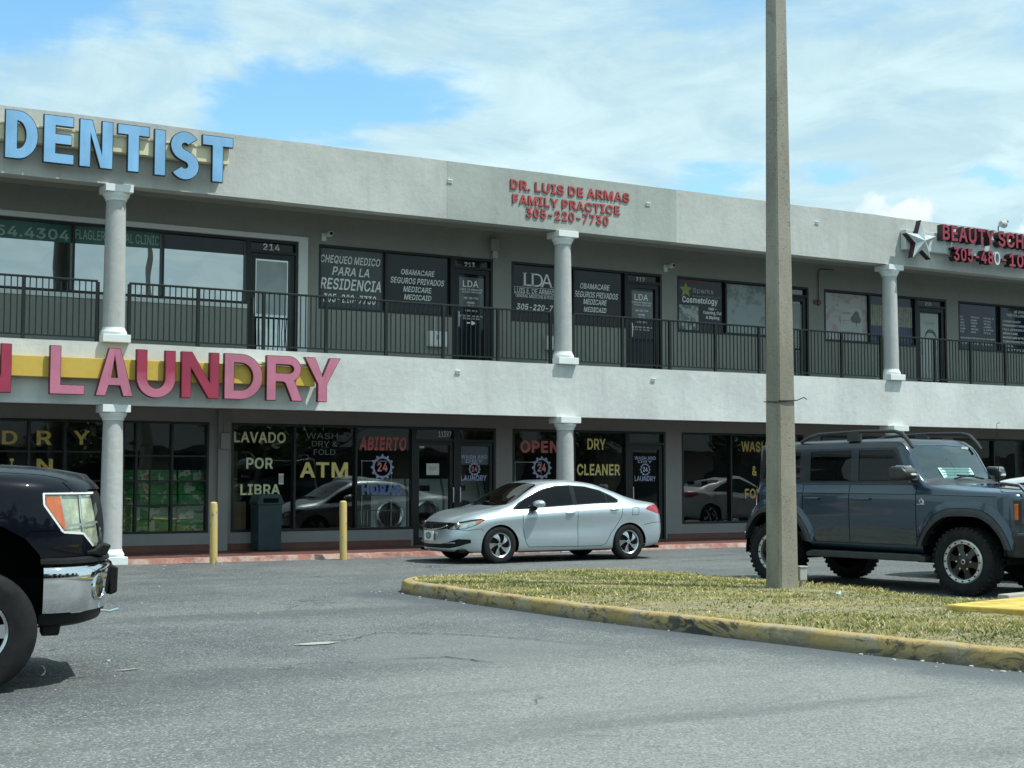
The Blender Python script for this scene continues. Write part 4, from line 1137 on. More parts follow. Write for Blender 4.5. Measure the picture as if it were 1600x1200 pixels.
# --- 213 and 212
for k, (x, num) in enumerate([(10.86, '213'), (15.26, '212')]):
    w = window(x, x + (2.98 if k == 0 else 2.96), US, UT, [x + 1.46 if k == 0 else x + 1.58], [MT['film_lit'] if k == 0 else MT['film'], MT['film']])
    if k == 0:
        lines('lettering', [('CHEQUEO MEDICO', 10.92, 12.22, 5.715, 5.885), ('PARA LA', 11.17, 11.98, 5.49, 5.66), ('RESIDENCIA', 10.92, 12.24, 5.20, 5.43), ('305-220-7730', 10.98, 12.13, 4.945, 5.115)], YT, GRV if 0 else WHV, w, .022, .22)
        lines('lettering', [('OBAMACARE', 12.69, 13.46, 5.61, 5.725), ('SEGUROS PRIVADOS', 12.45, 13.68, 5.425, 5.55), ('MEDICARE', 12.74, 13.39, 5.26, 5.375), ('MEDICAID', 12.76, 13.38, 5.10, 5.21)], YT, WHV, w, .018, .2)
        dx, dl, lx = 13.84, 14.80, 0
    else:
        lines('lettering', [('L', 15.60, 15.83, 5.575, 5.86, .002), ('D', 15.80, 16.08, 5.575, 5.86, .002), ('A', 16.04, 16.32, 5.575, 5.86, .002), ('LUIS E. DE ARMAS M.D.', 15.37, 16.66, 5.415, 5.525, .008), ('GENERAL MEDICINE & PEDIATRICS', 15.40, 16.60, 5.325, 5.39, .008)], YT, WHV, w)
        rb = MB(); rb.box(15.34, 16.62, YT, YT + .003, 5.540, 5.548); rb.box(15.34, 16.62, YT, YT + .003, 5.400, 5.405); rb.build('lettering', WHV, w)
        sr = MB()   # serifs of the monogram
        for a, b_ in ((15.575, 15.68), (15.79, 15.87), (16.015, 16.09), (16.27, 16.345)): sr.box(a, b_, YT, YT + .003, 5.572, 5.588)
        for a, b_ in ((15.575, 15.68), (15.775, 15.86)): sr.box(a, b_, YT, YT + .003, 5.847, 5.862)
        sr.build('lettering', WHV, w)
        lines('lettering', [('305-220-7730', 15.42, 16.64, 5.06, 5.19)], YT, WHV, w, .022, .2)
        lines('lettering', [('OBAMACARE', 17.04, 17.82, 5.615, 5.74), ('SEGUROS PRIVADOS', 16.89, 18.04, 5.425, 5.56), ('MEDICARE', 17.12, 17.74, 5.275, 5.395), ('MEDICAID', 17.13, 17.73, 5.11, 5.22)], YT, WHV, w, .018, .2)
        dx, dl, lx = 18.22, 19.19, 4.37
    d = door(dx, dl, UD, UT, 5.82, MT['film'], dx + .13, tmat=MT['film'])
    text('lettering', num, (14.16 + lx, 14.40 + lx, 5.876, 5.975), YT - .004, WHV, d)
    lt = pbr('grey_door_film', (.10, .12, .12), .12, var=.15, scale=3)
    poster(14.03 + lx, 14.62 + lx, 5.02, 5.66, lt, d)
    lines('lettering', [('LDA', 14.12 + lx, 14.49 + lx, 5.455, 5.595, .012), ('LUIS E. DE ARMAS M.D.', 14.05 + lx, 14.60 + lx, 5.385, 5.425, .004), ('GENERAL MEDICINE', 14.10 + lx, 14.57 + lx, 5.335, 5.365, .004), ('305-220-7730', 14.14 + lx, 14.49 + lx, 5.20, 5.245, .015), ('HOURS', 14.22 + lx, 14.40 + lx, 5.105, 5.15, .02), ('M - F', 14.24 + lx, 14.38 + lx, 5.05, 5.085, .01), ('8:00   5:00', 14.18 + lx, 14.46 + lx, 4.94, 4.98, .01),
                        ('MEDICINA GENERAL', 14.04 + lx, 14.6 + lx, 4.83, 4.862, .01), ('Y PEDIATRIA', 14.06 + lx, 14.52 + lx, 4.775, 4.805, .01)], YT, GRV if 0 else WHV, d)
    if k == 0:
        ar = MB(); ar.box(14.20, 14.32, YT, YT + .003, 4.685, 4.715)
        ar.prism([(14.32, 4.65), (14.45, 4.70), (14.32, 4.75)], 0, .003, lambda u, v, h: (u, YT + .003 - h, v)); ar.build('arrow', WHV, d)
# --- 211 cosmetology
photo_m, nt, b = newmat('printed_photo')
vv = nnoise(nt, 7, 3, .5); v2 = nnoise(nt, 3.5, 4, .6)
c = nmix(nt, nrange(nt, vv, .42, .58), (.36, .42, .38), (.09, .13, .11)); c = nmix(nt, nrange(nt, v2, .55, .65), c, (.12, .25, .33))
nt.links.new(c, b.inputs['Base Color']); b.inputs['Roughness'].default_value = .35
faded_m, nt, b = newmat('faded_poster')
vv = nnoise(nt, 4.5, 5, .6); sp = nt.nodes.new('ShaderNodeSeparateXYZ'); nt.links.new(nt.nodes.new('ShaderNodeTexCoord').outputs['Object'], sp.inputs[0])
c = nmix(nt, nrange(nt, nmath(nt, 'ADD', vv, nrange(nt, sp.outputs[2], 5.4, 5.95, 0, .16)), .52, .72), (.27, .33, .33), (.13, .17, .17))
nt.links.new(c, b.inputs['Base Color']); b.inputs['Roughness'].default_value = .3
w = window(19.63, 22.62, US, UT, [21.04], [MT['film'], MT['film']])
poster(19.69, 20.98, 4.85, 5.92, MT['film'], w)
poster(19.69, 20.28, 4.86, 5.43, photo_m, w, YT + .001)
sm = MB(); sm.box(19.69, 20.35, YT + .001, YT + .004, 5.955, 6.02); sm.build('poster', pbr('maroon_strip', (.13, .03, .05), .4), w)
st = MB()
pts = [(19.92 + (.19 if i % 2 == 0 else .085) * math.sin(i * math.pi / 5), 5.78 + (.19 if i % 2 == 0 else .085) * math.cos(i * math.pi / 5)) for i in range(10)]
st.prism(pts, 0, .003, lambda u, v, h: (u, YT + .003 - h, v)); st.build('star', pbr('olive_star', (.30, .32, .10), .5), w)
lines('lettering', [('Sparks', 20.12, 20.72, 5.70, 5.84, .016), ('beauty school', 20.12, 20.92, 5.63, 5.67, .01)], YT, GRV, w)
lines('lettering', [('Cosmetology', 19.82, 20.84, 5.45, 5.63, .02), ('Hair -', 20.58, 20.80, 5.345, 5.42), ('Coloring, Cut', 20.42, 20.95, 5.235, 5.325), ('& Styling', 20.50, 20.88, 5.125, 5.215)], YT, WHV, w)
poster(21.10, 22.26, 4.86, 6.00, faded_m, w)
d = door(22.62, 23.56, UD, UT, 5.82, MT['glass_dark'], 22.75)
poster(22.95, 23.40, 4.85, 5.66, pbr('pale_notice', (.24, .29, .27), .4, var=.1), d)
# --- 210
pink_m, nt, b = newmat('pink_poster')
vv = nnoise(nt, 3.6, 5, .6); v2 = nnoise(nt, 8, 4, .6)
c = nmix(nt, nrange(nt, vv, .46, .62), (.42, .43, .42), (.36, .27, .26)); c = nmix(nt, nrange(nt, v2, .60, .68), c, (.16, .14, .15))
nt.links.new(c, b.inputs['Base Color']); b.inputs['Roughness'].default_value = .35
w = window(24.06, 27.16, US, UT, [25.57], [MT['film'], MT['film_blue']])
poster(24.13, 25.53, 4.86, 6.00, pink_m, w)
poster(24.66, 25.36, 5.02, 5.66, pbr('pale_panel', (.43, .46, .46), .4, var=.06), w, YT)
tr_ = MB(); cx, cz = 25.16, 5.43
for dx_, dz_, rr in ((0, 0, .13), (-.09, -.04, .09), (.08, -.05, .085), (.02, .09, .08)):
    tr_.prism([(cx + dx_ + rr * math.cos(a * .524), cz + dz_ + rr * math.sin(a * .524)) for a in range(12)], 0, .002 + rr * .01, lambda u, v, h: (u, YT - h, v))
tr_.box(cx - .01, cx + .02, YT - .002, YT, 5.22, 5.34)
tr_.build('poster', pbr('dark_print', (.13, .14, .13), .5), w)
lines('lettering', [('Lavande', 24.72, 24.98, 5.50, 5.57, .008), ('skin  laser  nails', 24.70, 25.05, 5.33, 5.36, .005), ('facial  body care', 24.70, 25.0, 5.26, 5.29, .005), ('by appointment only', 24.70, 25.2, 5.06, 5.085, .005)], YT - .004, GRV, w)
bl = MB()
for i in range(24): bl.box(25.66 + i * .059, 25.66 + i * .059 + .048, YT, YT + .004, 4.90, 5.60)
bl.build('blind', pbr('blue_grey_blind', (.10, .12, .19), .6), w)
bl = MB()
for i in range(24): bl.box(25.66 + i * .059, 25.66 + i * .059 + .048, YT - .004, YT - .001, 5.28, 5.80)
bl.build('blind', pbr('cream_blind', (.31, .33, .26), .6, var=.2, scale=9), w)
d = door(27.16, 28.23, UD, UT, 5.82, MT['film'], 27.30)
text('lettering', '210', (27.54, 27.76, 5.885, 5.975), YT - .004, WHV, d)
poster(27.35, 28.00, 3.96, 5.68, pbr('white_door_poster', (.40, .44, .43), .4, var=.06), d)
text('lettering', 'Lavande', (27.50, 27.88, 5.40, 5.50), YT, GRV, d, offset=.006)
cr = MB()
cr.tube([(27.72 + .20 * math.cos(R(a)), YT - .002, 5.02 + .22 * math.sin(R(a))) for a in range(0, 181, 12)], [.008 + .035 * math.sin(R(a)) ** 2 for a in range(0, 181, 12)], 6); cr.build('emblem', pbr('dark_emblem', (.12, .14, .14), .5), d)
# --- 209 and beyond
w = window(28.68, 31.72, US, UT, [30.25], MT['film_blue'])
it = []
words = ['FACIALS', 'BOTOX', 'PEELING', 'MASSAGE', 'LASER', 'WAXING', 'LIPO', 'DERMA', 'FILLERS', 'CAVITATION', 'NAILS', 'HYDRA']
for ci, (cx0, cw) in enumerate([(28.76, .26), (29.2, .33), (29.68, .42)]):
    for r in range(6):
        ww = cw * rng.uniform(.55, 1.0); zz = 5.66 - r * .078
        it.append((words[(ci * 5 + r * 2) % 12], cx0, cx0 + ww, zz, zz + .042, .012))
it += [('CONSULTATION FREE WITH YOUR TREATMENT', 28.74, 30.1, 5.11, 5.15, .012), ('PAYMENT PLANS  SE HABLA', 28.74, 30.0, 4.97, 5.01, .012), ('WE OFFER', 30.84, 31.28, 5.88, 5.955, .018), ('THE FOLLOWING', 30.55, 31.45, 5.785, 5.855, .018)]
for r, t in enumerate(['COSMETOLOGY', 'PERMANENT MAKEUP', 'FULL SPECIALIST', 'SKIN CARE', 'MANICURE & PEDICURE', 'CONTINUING ED', 'BARBER', 'NAIL EXTENSION']):
    it.append((t, 30.40, 30.40 + .075 * len(t) * .85, 5.62 - r * .108, 5.675 - r * .108, .016))
lines('lettering', it, YT, WHV, w)
door(31.72, 32.74, UD, UT, 5.82, MT['film'], 31.86)
for w0, d0, d1 in UP[6:]:
    window(w0, d0, US, UT, [(w0 + d0) / 2], MT['film']); door(d0, d1, UD, UT, 5.82, MT['film'], d0 + .13)

# --- downstairs
OYV, YV, PYV = MT['old_yellow_vinyl'], MT['yellow_vinyl'], MT['pale_yellow']
w = window(-3.0, 6.92, LS, LT, [-2, -1, 0, .72, 1.45, 2.18, 2.91, 3.64, 4.38, 4.98 + .42, 6.02], MT['glass_low'], (.92, 1.40, 1.92))
lines('lettering', [('U', 3.75, 4.0, 2.04, 2.28), ('N', 4.38, 4.65, 2.04, 2.28), ('D', 4.95, 5.21, 2.04, 2.28), ('R', 5.54, 5.81, 2.04, 2.29), ('Y', 6.18, 6.47, 2.05, 2.30), ('I', 5.09, 5.16, 1.55, 1.79), ('N', 5.55, 5.83, 1.55, 1.79), ('O', 4.5, 4.75, 1.55, 1.79)], YT, OYV, w, .03)
window(7.05, 8.68, LS, LT, [7.31, 7.98], MT['glass_low'], (.95, 1.40, 1.86), .04)
w = window(9.12, 12.97, LS, LT, [10.40, 11.70], MT['glass_low'])
lines('lettering', [('LAVADO', 9.19, 10.23, 2.13, 2.34), ('POR', 9.44, 9.98, 1.63, 1.845), ('LIBRA', 9.33, 10.13, 1.13, 1.335)], YT, PYV, w, .028)
text('lettering', 'ATM', (10.53, 11.55, 1.465, 1.765), YT, YV, w, offset=.03)
NEON = pbr('unlit_neon_tube', (.22, .30, .30), .3, var=.1)
lines('lettering', [('WASH', 10.66, 11.32, 2.225, 2.342, -.012), ('DRY &', 10.78, 11.31, 2.075, 2.18, -.012), ('FOLD', 10.82, 11.27, 1.912, 2.018, -.012)], YT, NEON, w)
def outlined(items, face, rim, parent, shear=0.0):
    lines('lettering', [(a, x0 - .012, x1 + .012, z0 - .012, z1 + .012, .045 if len(a) < 99 else 0) for a, x0, x1, z0, z1 in items], YT + .001, rim, parent, shear=shear)
    lines('lettering', [(a, x0, x1, z0, z1, .012) for a, x0, x1, z0, z1 in items], YT - .004, face, parent, shear=shear)
def gear_sign(cx, cz, r, parent, rim, num):
    mb = MB(); n = 40
    ri, ro = r * .68, r * .84
    v = [(cx + q * math.cos(2 * math.pi * i / n), YT, cz + q * math.sin(2 * math.pi * i / n)) for q in (ri, ro) for i in range(n)]
    mb.add(v, [(i, (i + 1) % n, n + (i + 1) % n, n + i) for i in range(n)])
    for i in range(12):
        a = 2 * math.pi * i / 12
        px, pz = cx + r * .9 * math.cos(a), cz + r * .9 * math.sin(a)
        mb.prism([(px + r * .12 * math.cos(a + t * 1.57), pz + r * .12 * math.sin(a + t * 1.57)) for t in range(4)], 0, .002, lambda u, v_, h: (u, YT - h, v_))
    mb.build('emblem', rim, parent, recalc=False)
    outlined([('24', cx - r * .40, cx + r * .40, cz - r * .30, cz + r * .34)], num[0], num[1], parent)
outlined([('ABIERTO', 11.80, 12.82, 2.02, 2.275)], MT['red_vinyl'], pbr('dull_red_rim', (.42, .20, .20), .5), w, .12)
gear_sign(12.30, 1.675, .26, w, MT['pale_blue'], (MT['pink_vinyl'], MT['red_vinyl']))
outlined([('HORAS', 11.88, 12.71, 1.14, 1.315)], MT['blue_vinyl'], pbr('white_blue_rim', (.34, .40, .52), .5), w)
# double door 11397
for k, (a, b_) in enumerate([(12.97, 13.94), (13.94, 14.88)]):
    d = door(a, b_, LD, LT, 2.20, MT['glass_low'], 13.86 if k == 0 else 14.02, stile=.07)
    if k == 0:
        lines('lettering', [('11397', 13.56, 13.86, 2.305, 2.42, .02)], YT - .004, WHV, d)
        poster(13.29, 13.58, 1.52, 1.757, MT['paper'], d)
        lines('lettering', [('NOTICE', 13.35, 13.52, 1.66, 1.69, .01), ('no smoking please', 13.34, 13.53, 1.62, 1.64, .005)], YT - .002, GRV, d)
        poster(13.10, 13.24, 2.07, 2.11, MT['paper'], d)
    else:
        poster(14.07, 14.76, 1.74, 2.12, pbr('grey_panel', (.09, .12, .14), .3, var=.1), d)
        lines('lettering', [('WASH AND', 14.09, 14.72, 1.86, 1.94, .03), ('DRY', 14.20, 14.62, 1.775, 1.85, .03), ('LAUNDRY', 14.09, 14.70, 1.40, 1.52, .03)], YT, MT['pale_blue'], d)
        gear_sign(14.41, 1.645, .145, d, MT['pale_blue'], (MT['pink_vinyl'], MT['red_vinyl']))
w = window(15.29, 18.23, LS, LT, [16.84], MT['glass_low'])
outlined([('OPEN', 15.53, 16.46, 2.01, 2.25)], MT['red_vinyl'], pbr('dull_red_rim2', (.40, .19, .18), .5), w)
gear_sign(16.05, 1.68, .25, w, MT['pale_blue'], (MT['pink_vinyl'], MT['red_vinyl']))
lines('lettering', [('DRY', 17.22, 17.70, 2.085, 2.325), ('CLEANER', 16.95, 18.08, 1.52, 1.77)], YT, YV, w, .026)
d = door(18.23, 19.27, LD, LT, 2.20, MT['glass_low'], 18.36)
lines('lettering', [('WASH AND', 18.47, 19.05, 1.87, 1.95, .03), ('DRY', 18.56, 18.96, 1.80, 1.86, .03), ('LAUNDRY', 18.47, 19.05, 1.395, 1.51, .03)], YT, MT['pale_blue'], d)
gear_sign(18.76, 1.655, .15, d, MT['pale_blue'], (WHV, MT['blue_vinyl']))
w = window(19.73, 22.35, LS, LT, [21.15], MT['glass_low'])
lines('lettering', [('WASH', 21.50, 22.26, 2.08, 2.325), ('&', 21.82, 21.96, 1.52, 1.75), ('FOLD', 21.60, 22.25, .99, 1.22)], YT, OYV, w, .026)
door(22.35, 23.35, LD, LT, 2.20, MT['glass_low'], 22.48)
for i, (w0, d0, d1) in enumerate(LW[5:]):
    window(w0, d0, LS, LT, [w0 + 1.5] if i else [25.4], MT['glass_low']); door(d0, d1, LD, LT, 2.20, MT['glass_low'], d0 + .13)

# --- columns
COLX = [6.36 + 9.01 * k for k in (-1, 0, 1, 2, 3, 4)]
CY = 24.43
def column(x, z0, z1, yc):
    s = MB()
    h0, h1 = z0 + .26, z1 - .25
    s.lathe([(.186 - .022 * t ** 1.6, h0 + (h1 - h0) * t) for t in [i / 10 for i in range(11)]], 36, (x, yc, 0))
    o = bp('column', s, MT['column'], smooth=40)
    b_ = MB(); b_.box(x - .235, x + .235, yc - .235, yc + .235, z0, z0 + .135); b_.build('base', MT['white_trim'], o, bevel=.008)
    t = MB(); t.lathe([(.17, z0 + .134), (.215, z0 + .136), (.228, z0 + .165), (.215, z0 + .20), (.195, z0 + .225), (.188, z0 + .262)], 36, (x, yc, 0)); t.build('base_ring', MT['white_trim'], o, smooth=50)
    a = MB(); a.box(x - .235, x + .235, yc - .235, yc + .235, z1 - .125, z1); a.build('capital', MT['white_trim'], o, bevel=.006)
    e = MB(); e.lathe([(.162, z1 - .262), (.180, z1 - .255), (.182, z1 - .225), (.20, z1 - .20), (.222, z1 - .165), (.226, z1 - .126)], 36, (x, yc, 0)); e.build('capital_ring', MT['white_trim'], o, smooth=50)
for x in COLX:
    column(x, Z_SLAB + .002, Z_UPB + .012 - .02, CY)
    column(x, .0, Z_LOWF - .003, CY - .08)

# --- railings between the columns
def make_railing(x0, x1, label):
    y = 24.47
    r = empty('railing', (x0, y, Z_SLAB))
    tag(r, label, 'railing', 'dark metal balcony railings')
    L_ = x1 - x0; n = 7
    p = MB(); p.box(0, L_, -.025, .025, 1.035, 1.07); p.build('top_rail', MT['rail'], r, bevel=.006)
    for i in range(n):
        a = L_ * i / n
        pb = MB()
        pb.box(a + .03, a + L_ / n - .03, -.014, .014, .075, .10)
        for k in range(1, 12):
            xx = a + L_ / n * k / 12; pb.box(xx - .0085, xx + .0085, -.0085, .0085, .101, 1.034)
        pb.build('baluster_panel', MT['rail'], r)
    for i in range(n + 1):
        a = L_ * i / n
        q = MB(); q.box(a - .028, a + .028, -.028, .028, -.02, 1.036); q.build('post', MT['rail'], r)
rail_lab = ['dark railing at the far left, behind the dentist sign and left of the first column', 'dark railing between the first and second upper columns, above the laundry sign',
            'dark railing between the second and third upper columns, crossed by the concrete pole', 'dark railing right of the third upper column under the star sign']
for k in range(4):
    make_railing(COLX[k] + .27, COLX[k + 1] - .27, rail_lab[k])

# --- small fittings on the walls
def camera_thing(x, z, label, dome=False):
    r = empty('security_camera', (x, Y_W, z)); tag(r, label, 'camera', 'white security cameras on the upper wall')
    p = MB(); p.box(-.055, .045, -.03, -.001, -.10, .06); p.build('mount', MT['white_trim'], r, bevel=.006)
    p = MB(); p.tube([(0, -.03, 0), (.02, -.10, .02)], .018, 10); p.build('arm', MT['white_trim'], r, smooth=50)
    p = MB(); p.lathe([(.0, -.10), (.05, -.095), (.056, 0), (.05, .06), (.02, .075)], 16, (.05, -.16, .02), 'y'); p.build('housing', MT['white_trim'], r, smooth=50)
    p = MB(); p.lathe([(.0, -.004), (.036, 0)], 16, (.05, -.262, .02), 'y', cap=False); p.build('lens', MT['black'], r)
camera_thing(10.96, 6.24, 'small white security camera on the wall left of the grey residency window')
camera_thing(19.30, 6.24, 'small white security camera on the wall between shop 212 and the cosmetology window')
def elec_box(x0, x1, z0, z1, label, cx):
    r = empty('electrical_box', ((x0 + x1) / 2, Y_W, z0)); tag(r, label, 'electrical box', 'pale electrical boxes on the balcony wall')
    w_ = (x1 - x0) / 2; h = z1 - z0
    p = MB(); p.box(-w_, w_, -.11, -.001, 0, h); p.build('box', MT['white_trim'], r, bevel=.008)
    p = MB(); p.box(-w_ + .02, w_ - .02, -.118, -.1105, .02, h - .02); p.build('cover', MT['white_trim'], r, bevel=.003)
    p = MB(); p.box(-.035, .025, -.123, -.1185, h * .45, h * .75); p.build('warning_label', GRV, r)
    p = MB(); p.tube([(cx, -.04, h - .005), (cx, -.04, h + .30)], .02, 8); p.build('conduit', MT['white_trim'], r, smooth=50)
elec_box(13.23, 13.67, 4.15, 4.47, 'pale electrical box under the insurance window of shop 213', -.05)
elec_box(16.08, 16.56, 4.21, 4.51, 'pale electrical box partly hidden by the middle upper column', .0)
def wall_lamp():
    r = empty('wall_lamp', (14.80, Y_W, 6.38)); tag(r, 'small grey lamp box high on the wall right of door 213', 'wall lamp')
    p = MB(); p.box(-.10, .10, -.12, -.001, -.14, .12); p.build('housing', MT['wall'], r, bevel=.01)
    p = MB(); p.prism([(-.13, -.14), (-.06, -.17), (-.02, -.30), (-.12, -.30)], -.06, .06, lambda u, v, h: (h, u, v)); p.build('shade', MT['grey_box'], r, bevel=.008)
wall_lamp()
def alarm():
    r = empty('fire_alarm', (23.86, Y_W, 5.72)); tag(r, 'dull red fire alarm bell with its thin conduit beside the pink poster window', 'alarm')
    p = MB(); p.lathe([(.02, -.075), (.055, -.07), (.075, -.03), (.07, -.001)], 16, (0, 0, 0), 'y'); p.build('bell', pbr('dull_red', (.15, .05, .05), .5), r, smooth=50)
    p = MB(); p.box(-.14, -.075, -.05, -.001, -.05, .05); p.build('call_box', pbr('dull_red_box', (.17, .07, .06), .5), r, bevel=.006)
    p = MB(); p.tube([(0, -.03, .07), (0, -.03, .75), (.06, -.03, .82), (.5, -.03, .83)], .014, 8); p.build('conduit', pbr('rust_conduit', (.16, .10, .085), .6), r, smooth=50)
alarm()
def meter_box():
    r = empty('junction_box', (8.93, Y_W - .1, 2.0)); tag(r, 'small grey junction box on the pilaster left of the LAVADO window', 'junction box')
    p = MB(); p.box(-.08, .10, -.09, -.001, .0, .30); p.build('box', MT['wall_low'], r, bevel=.008)
    p = MB(); p.tube([(0, -.04, .295), (0, -.04, .66)], .016, 8); p.build('conduit', MT['wall_low'], r, smooth=50)
meter_box()
br_lab = ['small pale bracket at the left edge of the patched upper fascia', 'small pale bracket right of the red doctor sign', 'small pale bracket on the lower band below door 213',
          'small pale bracket on the lower band right of the middle column', 'small pale bracket on the upper fascia right of the concrete pole']
for (x, z), l in zip([(12.72, 7.16), (17.39, 7.17), (12.91, 3.48), (17.50, 3.495), (22.04, 7.20)], br_lab):
    p = MB(); p.box(x - .05, x + .05, Y_F - .022, Y_F - .006, z - .035, z + .035); p.box(x - .05, x + .05, Y_F - .04, Y_F - .0225, z + .015, z + .035)
    o = p.build('bracket', MT['white_trim'], bevel=.003); tag(o, l, 'bracket', 'small brackets on the facade')
# ------------------------------------------------------------------ signs on the fascia
def sign_letter_row(root, items, y, depth, stroke, facefn, side, rim=.014, glyph=None):
    for ch, x0, x1, z0, z1 in items:
        channel_letter(ch, (x0, x1, z0, z1), y, depth, facefn(ch, x0), side, root, rim, stroke, glyph)
LETTER_SIDE = pbr('bronze_return', (.022, .024, .030), .45, .3, var=.2)
def faded_plastic(name, col, var=.14, rough=.38):
    m, nt, b = newmat(name)
    b.inputs['Roughness'].default_value = rough
    n = nrange(nt, nnoise(nt, 1.4, 5, .6), .3, .7); s = nrange(nt, nnoise(nt, 3, 5, .65, stretch=(3, 3, .3)), .5, .75)
    c = nmix(nt, n, tuple(x * (1 - var) for x in col), tuple(min(1, x * (1 + var)) for x in col))
    c = nmix(nt, nmath(nt, 'MULTIPLY', s, .25), c, tuple(x * .5 for x in col))
    nt.links.new(c, b.inputs['Base Color'])
    return m
# dentist
root = empty('dentist_sign', (0, 0, 0)); tag(root, 'sign of light blue DENTIST channel letters on a cream raceway', 'sign')
blue = faded_plastic('light_blue_face', (.22, .46, .72))
sign_letter_row(root, [('D', 4.44, 4.97, 6.63, 7.435), ('E', 5.05, 5.55, 6.625, 7.43), ('N', 5.63, 6.19, 6.62, 7.43), ('T', 6.26, 6.81, 6.62, 7.425), ('I', 6.89, 7.09, 6.61, 7.41), ('S', 7.17, 7.68, 6.59, 7.415), ('T', 7.73, 8.29, 6.60, 7.415)],
                24.035, .07, .25, lambda c, x: blue, LETTER_SIDE, .012)
cream = stucco('cream_raceway', (.76, .71, .50), .3, .004)
mb = MB(); mb.box(2.2, 8.24, 24.115, 24.285, 6.95, 7.20); mb.box(2.2, 8.24, 24.10, 24.285, 7.2005, 7.235); mb.build('raceway', cream, root, bevel=.006)
# laundry
root = empty('laundry_sign', (0, 0, 0)); tag(root, 'sign of faded pink and crimson COIN LAUNDRY letters on a yellow raceway', 'sign')
pink = faded_plastic('faded_pink_face', (.50, .17, .25)); crim = faded_plastic('crimson_face', (.34, .035, .075))
fade_m, nt, b = newmat('half_faded_face')
sp = nt.nodes.new('ShaderNodeSeparateXYZ'); nt.links.new(nt.nodes.new('ShaderNodeTexCoord').outputs['Object'], sp.inputs[0])
f = nrange(nt, nmath(nt, 'ADD', sp.outputs[2], nmath(nt, 'MULTIPLY', nnoise(nt, 3, 4, .6), .5)), 3.18, 3.52)
nt.links.new(nmix(nt, f, (.50, .16, .24), (.34, .035, .075)), b.inputs['Base Color']); b.inputs['Roughness'].default_value = .38
pm_ = {'L': pink, 'A': pink, 'U': fade_m, 'N': crim, 'D': pink, 'R': pink, 'Y': pink, 'I': crim}
MAROON = pbr('maroon_return', (.10, .012, .024), .5, var=.2)
sign_letter_row(root, [('I', 3.62, 3.86, 2.815, 3.61), ('N', 4.02, 4.63, 2.815, 3.61), ('L', 5.23, 5.80, 2.817, 3.616), ('A', 5.97, 6.60, 2.81, 3.616), ('U', 6.65, 7.32, 2.80, 3.615), ('N', 7.42, 8.09, 2.816, 3.615), ('D', 8.18, 8.88, 2.819, 3.618), ('R', 8.95, 9.63, 2.816, 3.616), ('Y', 9.66, 10.36, 2.817, 3.615)],
                24.02, .085, .225, lambda c, x: pm_[c], MAROON, .010)
yel = stucco('yellow_raceway', (.68, .47, .10), .3, .004)
mb = MB(); mb.box(2.4, 9.90, 24.115, 24.285, 3.10, 3.44); mb.build('raceway', yel, root, bevel=.008)
mb = MB(); mb.box(8.3, 9.92, 24.14, 24.285, 3.4605, 3.50); mb.build('raceway_cover', cream, root, bevel=.004)
# family practice
root = empty('doctor_sign', (0, 0, 0)); tag(root, 'three lines of small red letters, a doctor name and phone number, on the patched fascia', 'sign')
redp = faded_plastic('red_letter', (.44, .055, .06))
RSIDE = pbr('dark_red_side', (.16, .02, .022), .5)
def letter_line(root, s, x0, x1, z0, z1, y, depth, face, side, offset):
    """each character its own letter"""
    full, _ = glyph_mesh(s, offset); lo, hi = full.min(0), full.max(0)
    sx = (x1 - x0) / (hi[0] - lo[0]); sz = (z1 - z0) / (hi[1] - lo[1])
    for i, ch in enumerate(s):
        if ch == ' ': continue
        pre, _ = glyph_mesh(s[:i + 1], offset); g, f = glyph_mesh(ch, offset)
        xe = pre.max(0)[0] if i < len(s) - 1 else hi[0]
        # pen position of this glyph: right edge of the prefix
        gx1 = x0 + (xe - lo[0]) * sx; gx0 = gx1 - (g[:, 0].max() - g[:, 0].min()) * sx
        gz0 = z0 + (g[:, 1].min() - lo[1]) * sz; gz1 = z0 + (g[:, 1].max() - lo[1]) * sz
        mb = MB(); mb.mi = 1; text_into(mb, ch, gx0, gx1, gz0, gz1, y, depth, offset)
        mb.mi = 0; text_into(mb, ch, gx0 + .004, gx1 - .004, gz0 + .004, gz1 - .004, y - .003, .0028, offset)
        mb.build('letter', [face, side], root, recalc=False)
for s, x0, x1, z0, z1 in [('DR. LUIS DE ARMAS', 14.06, 16.91, 7.150, 7.350), ('FAMILY PRACTICE', 14.11, 16.67, 6.872, 7.060), ('305-220-7730', 14.42, 16.39, 6.622, 6.822)]:
    letter_line(root, s, x0, x1, z0, z1, Y_F - .026, .018, redp, RSIDE, .027)
# beauty school
root = empty('beauty_sign', (0, 0, 0)); tag(root, 'red BEAUTY SCHOOL channel letters and phone number with a silver star on a pale box', 'sign')
deep = faded_plastic('deep_red_face', (.30, .03, .055))
pale = stucco('pale_sign_box', (.58, .62, .60), .2, .004)
mb = MB(); mb.box(24.62, 33.0, 24.12, 24.288, 6.80, 7.26); mb.build('raceway', pale, root, bevel=.008)
BSIDE = pbr('dark_return', (.03, .012, .016), .5)
letter_line(root, 'BEAUTY SCHOOL', 25.62, 29.35, 7.07, 7.45, 23.93, .17, deep, BSIDE, .028)
letter_line(root, '305-48', 25.98, 27.32, 6.61, 6.94, 23.93, .17, deep, BSIDE, .026)
hollow = pbr('bare_letter_back', (.62, .65, .65), .4, .3)
mb = MB(); n = 24
ring = lambda a, b_, y: [(27.46 + a * math.cos(2 * math.pi * i / n), y, 6.775 + b_ * math.sin(2 * math.pi * i / n)) for i in range(n)]
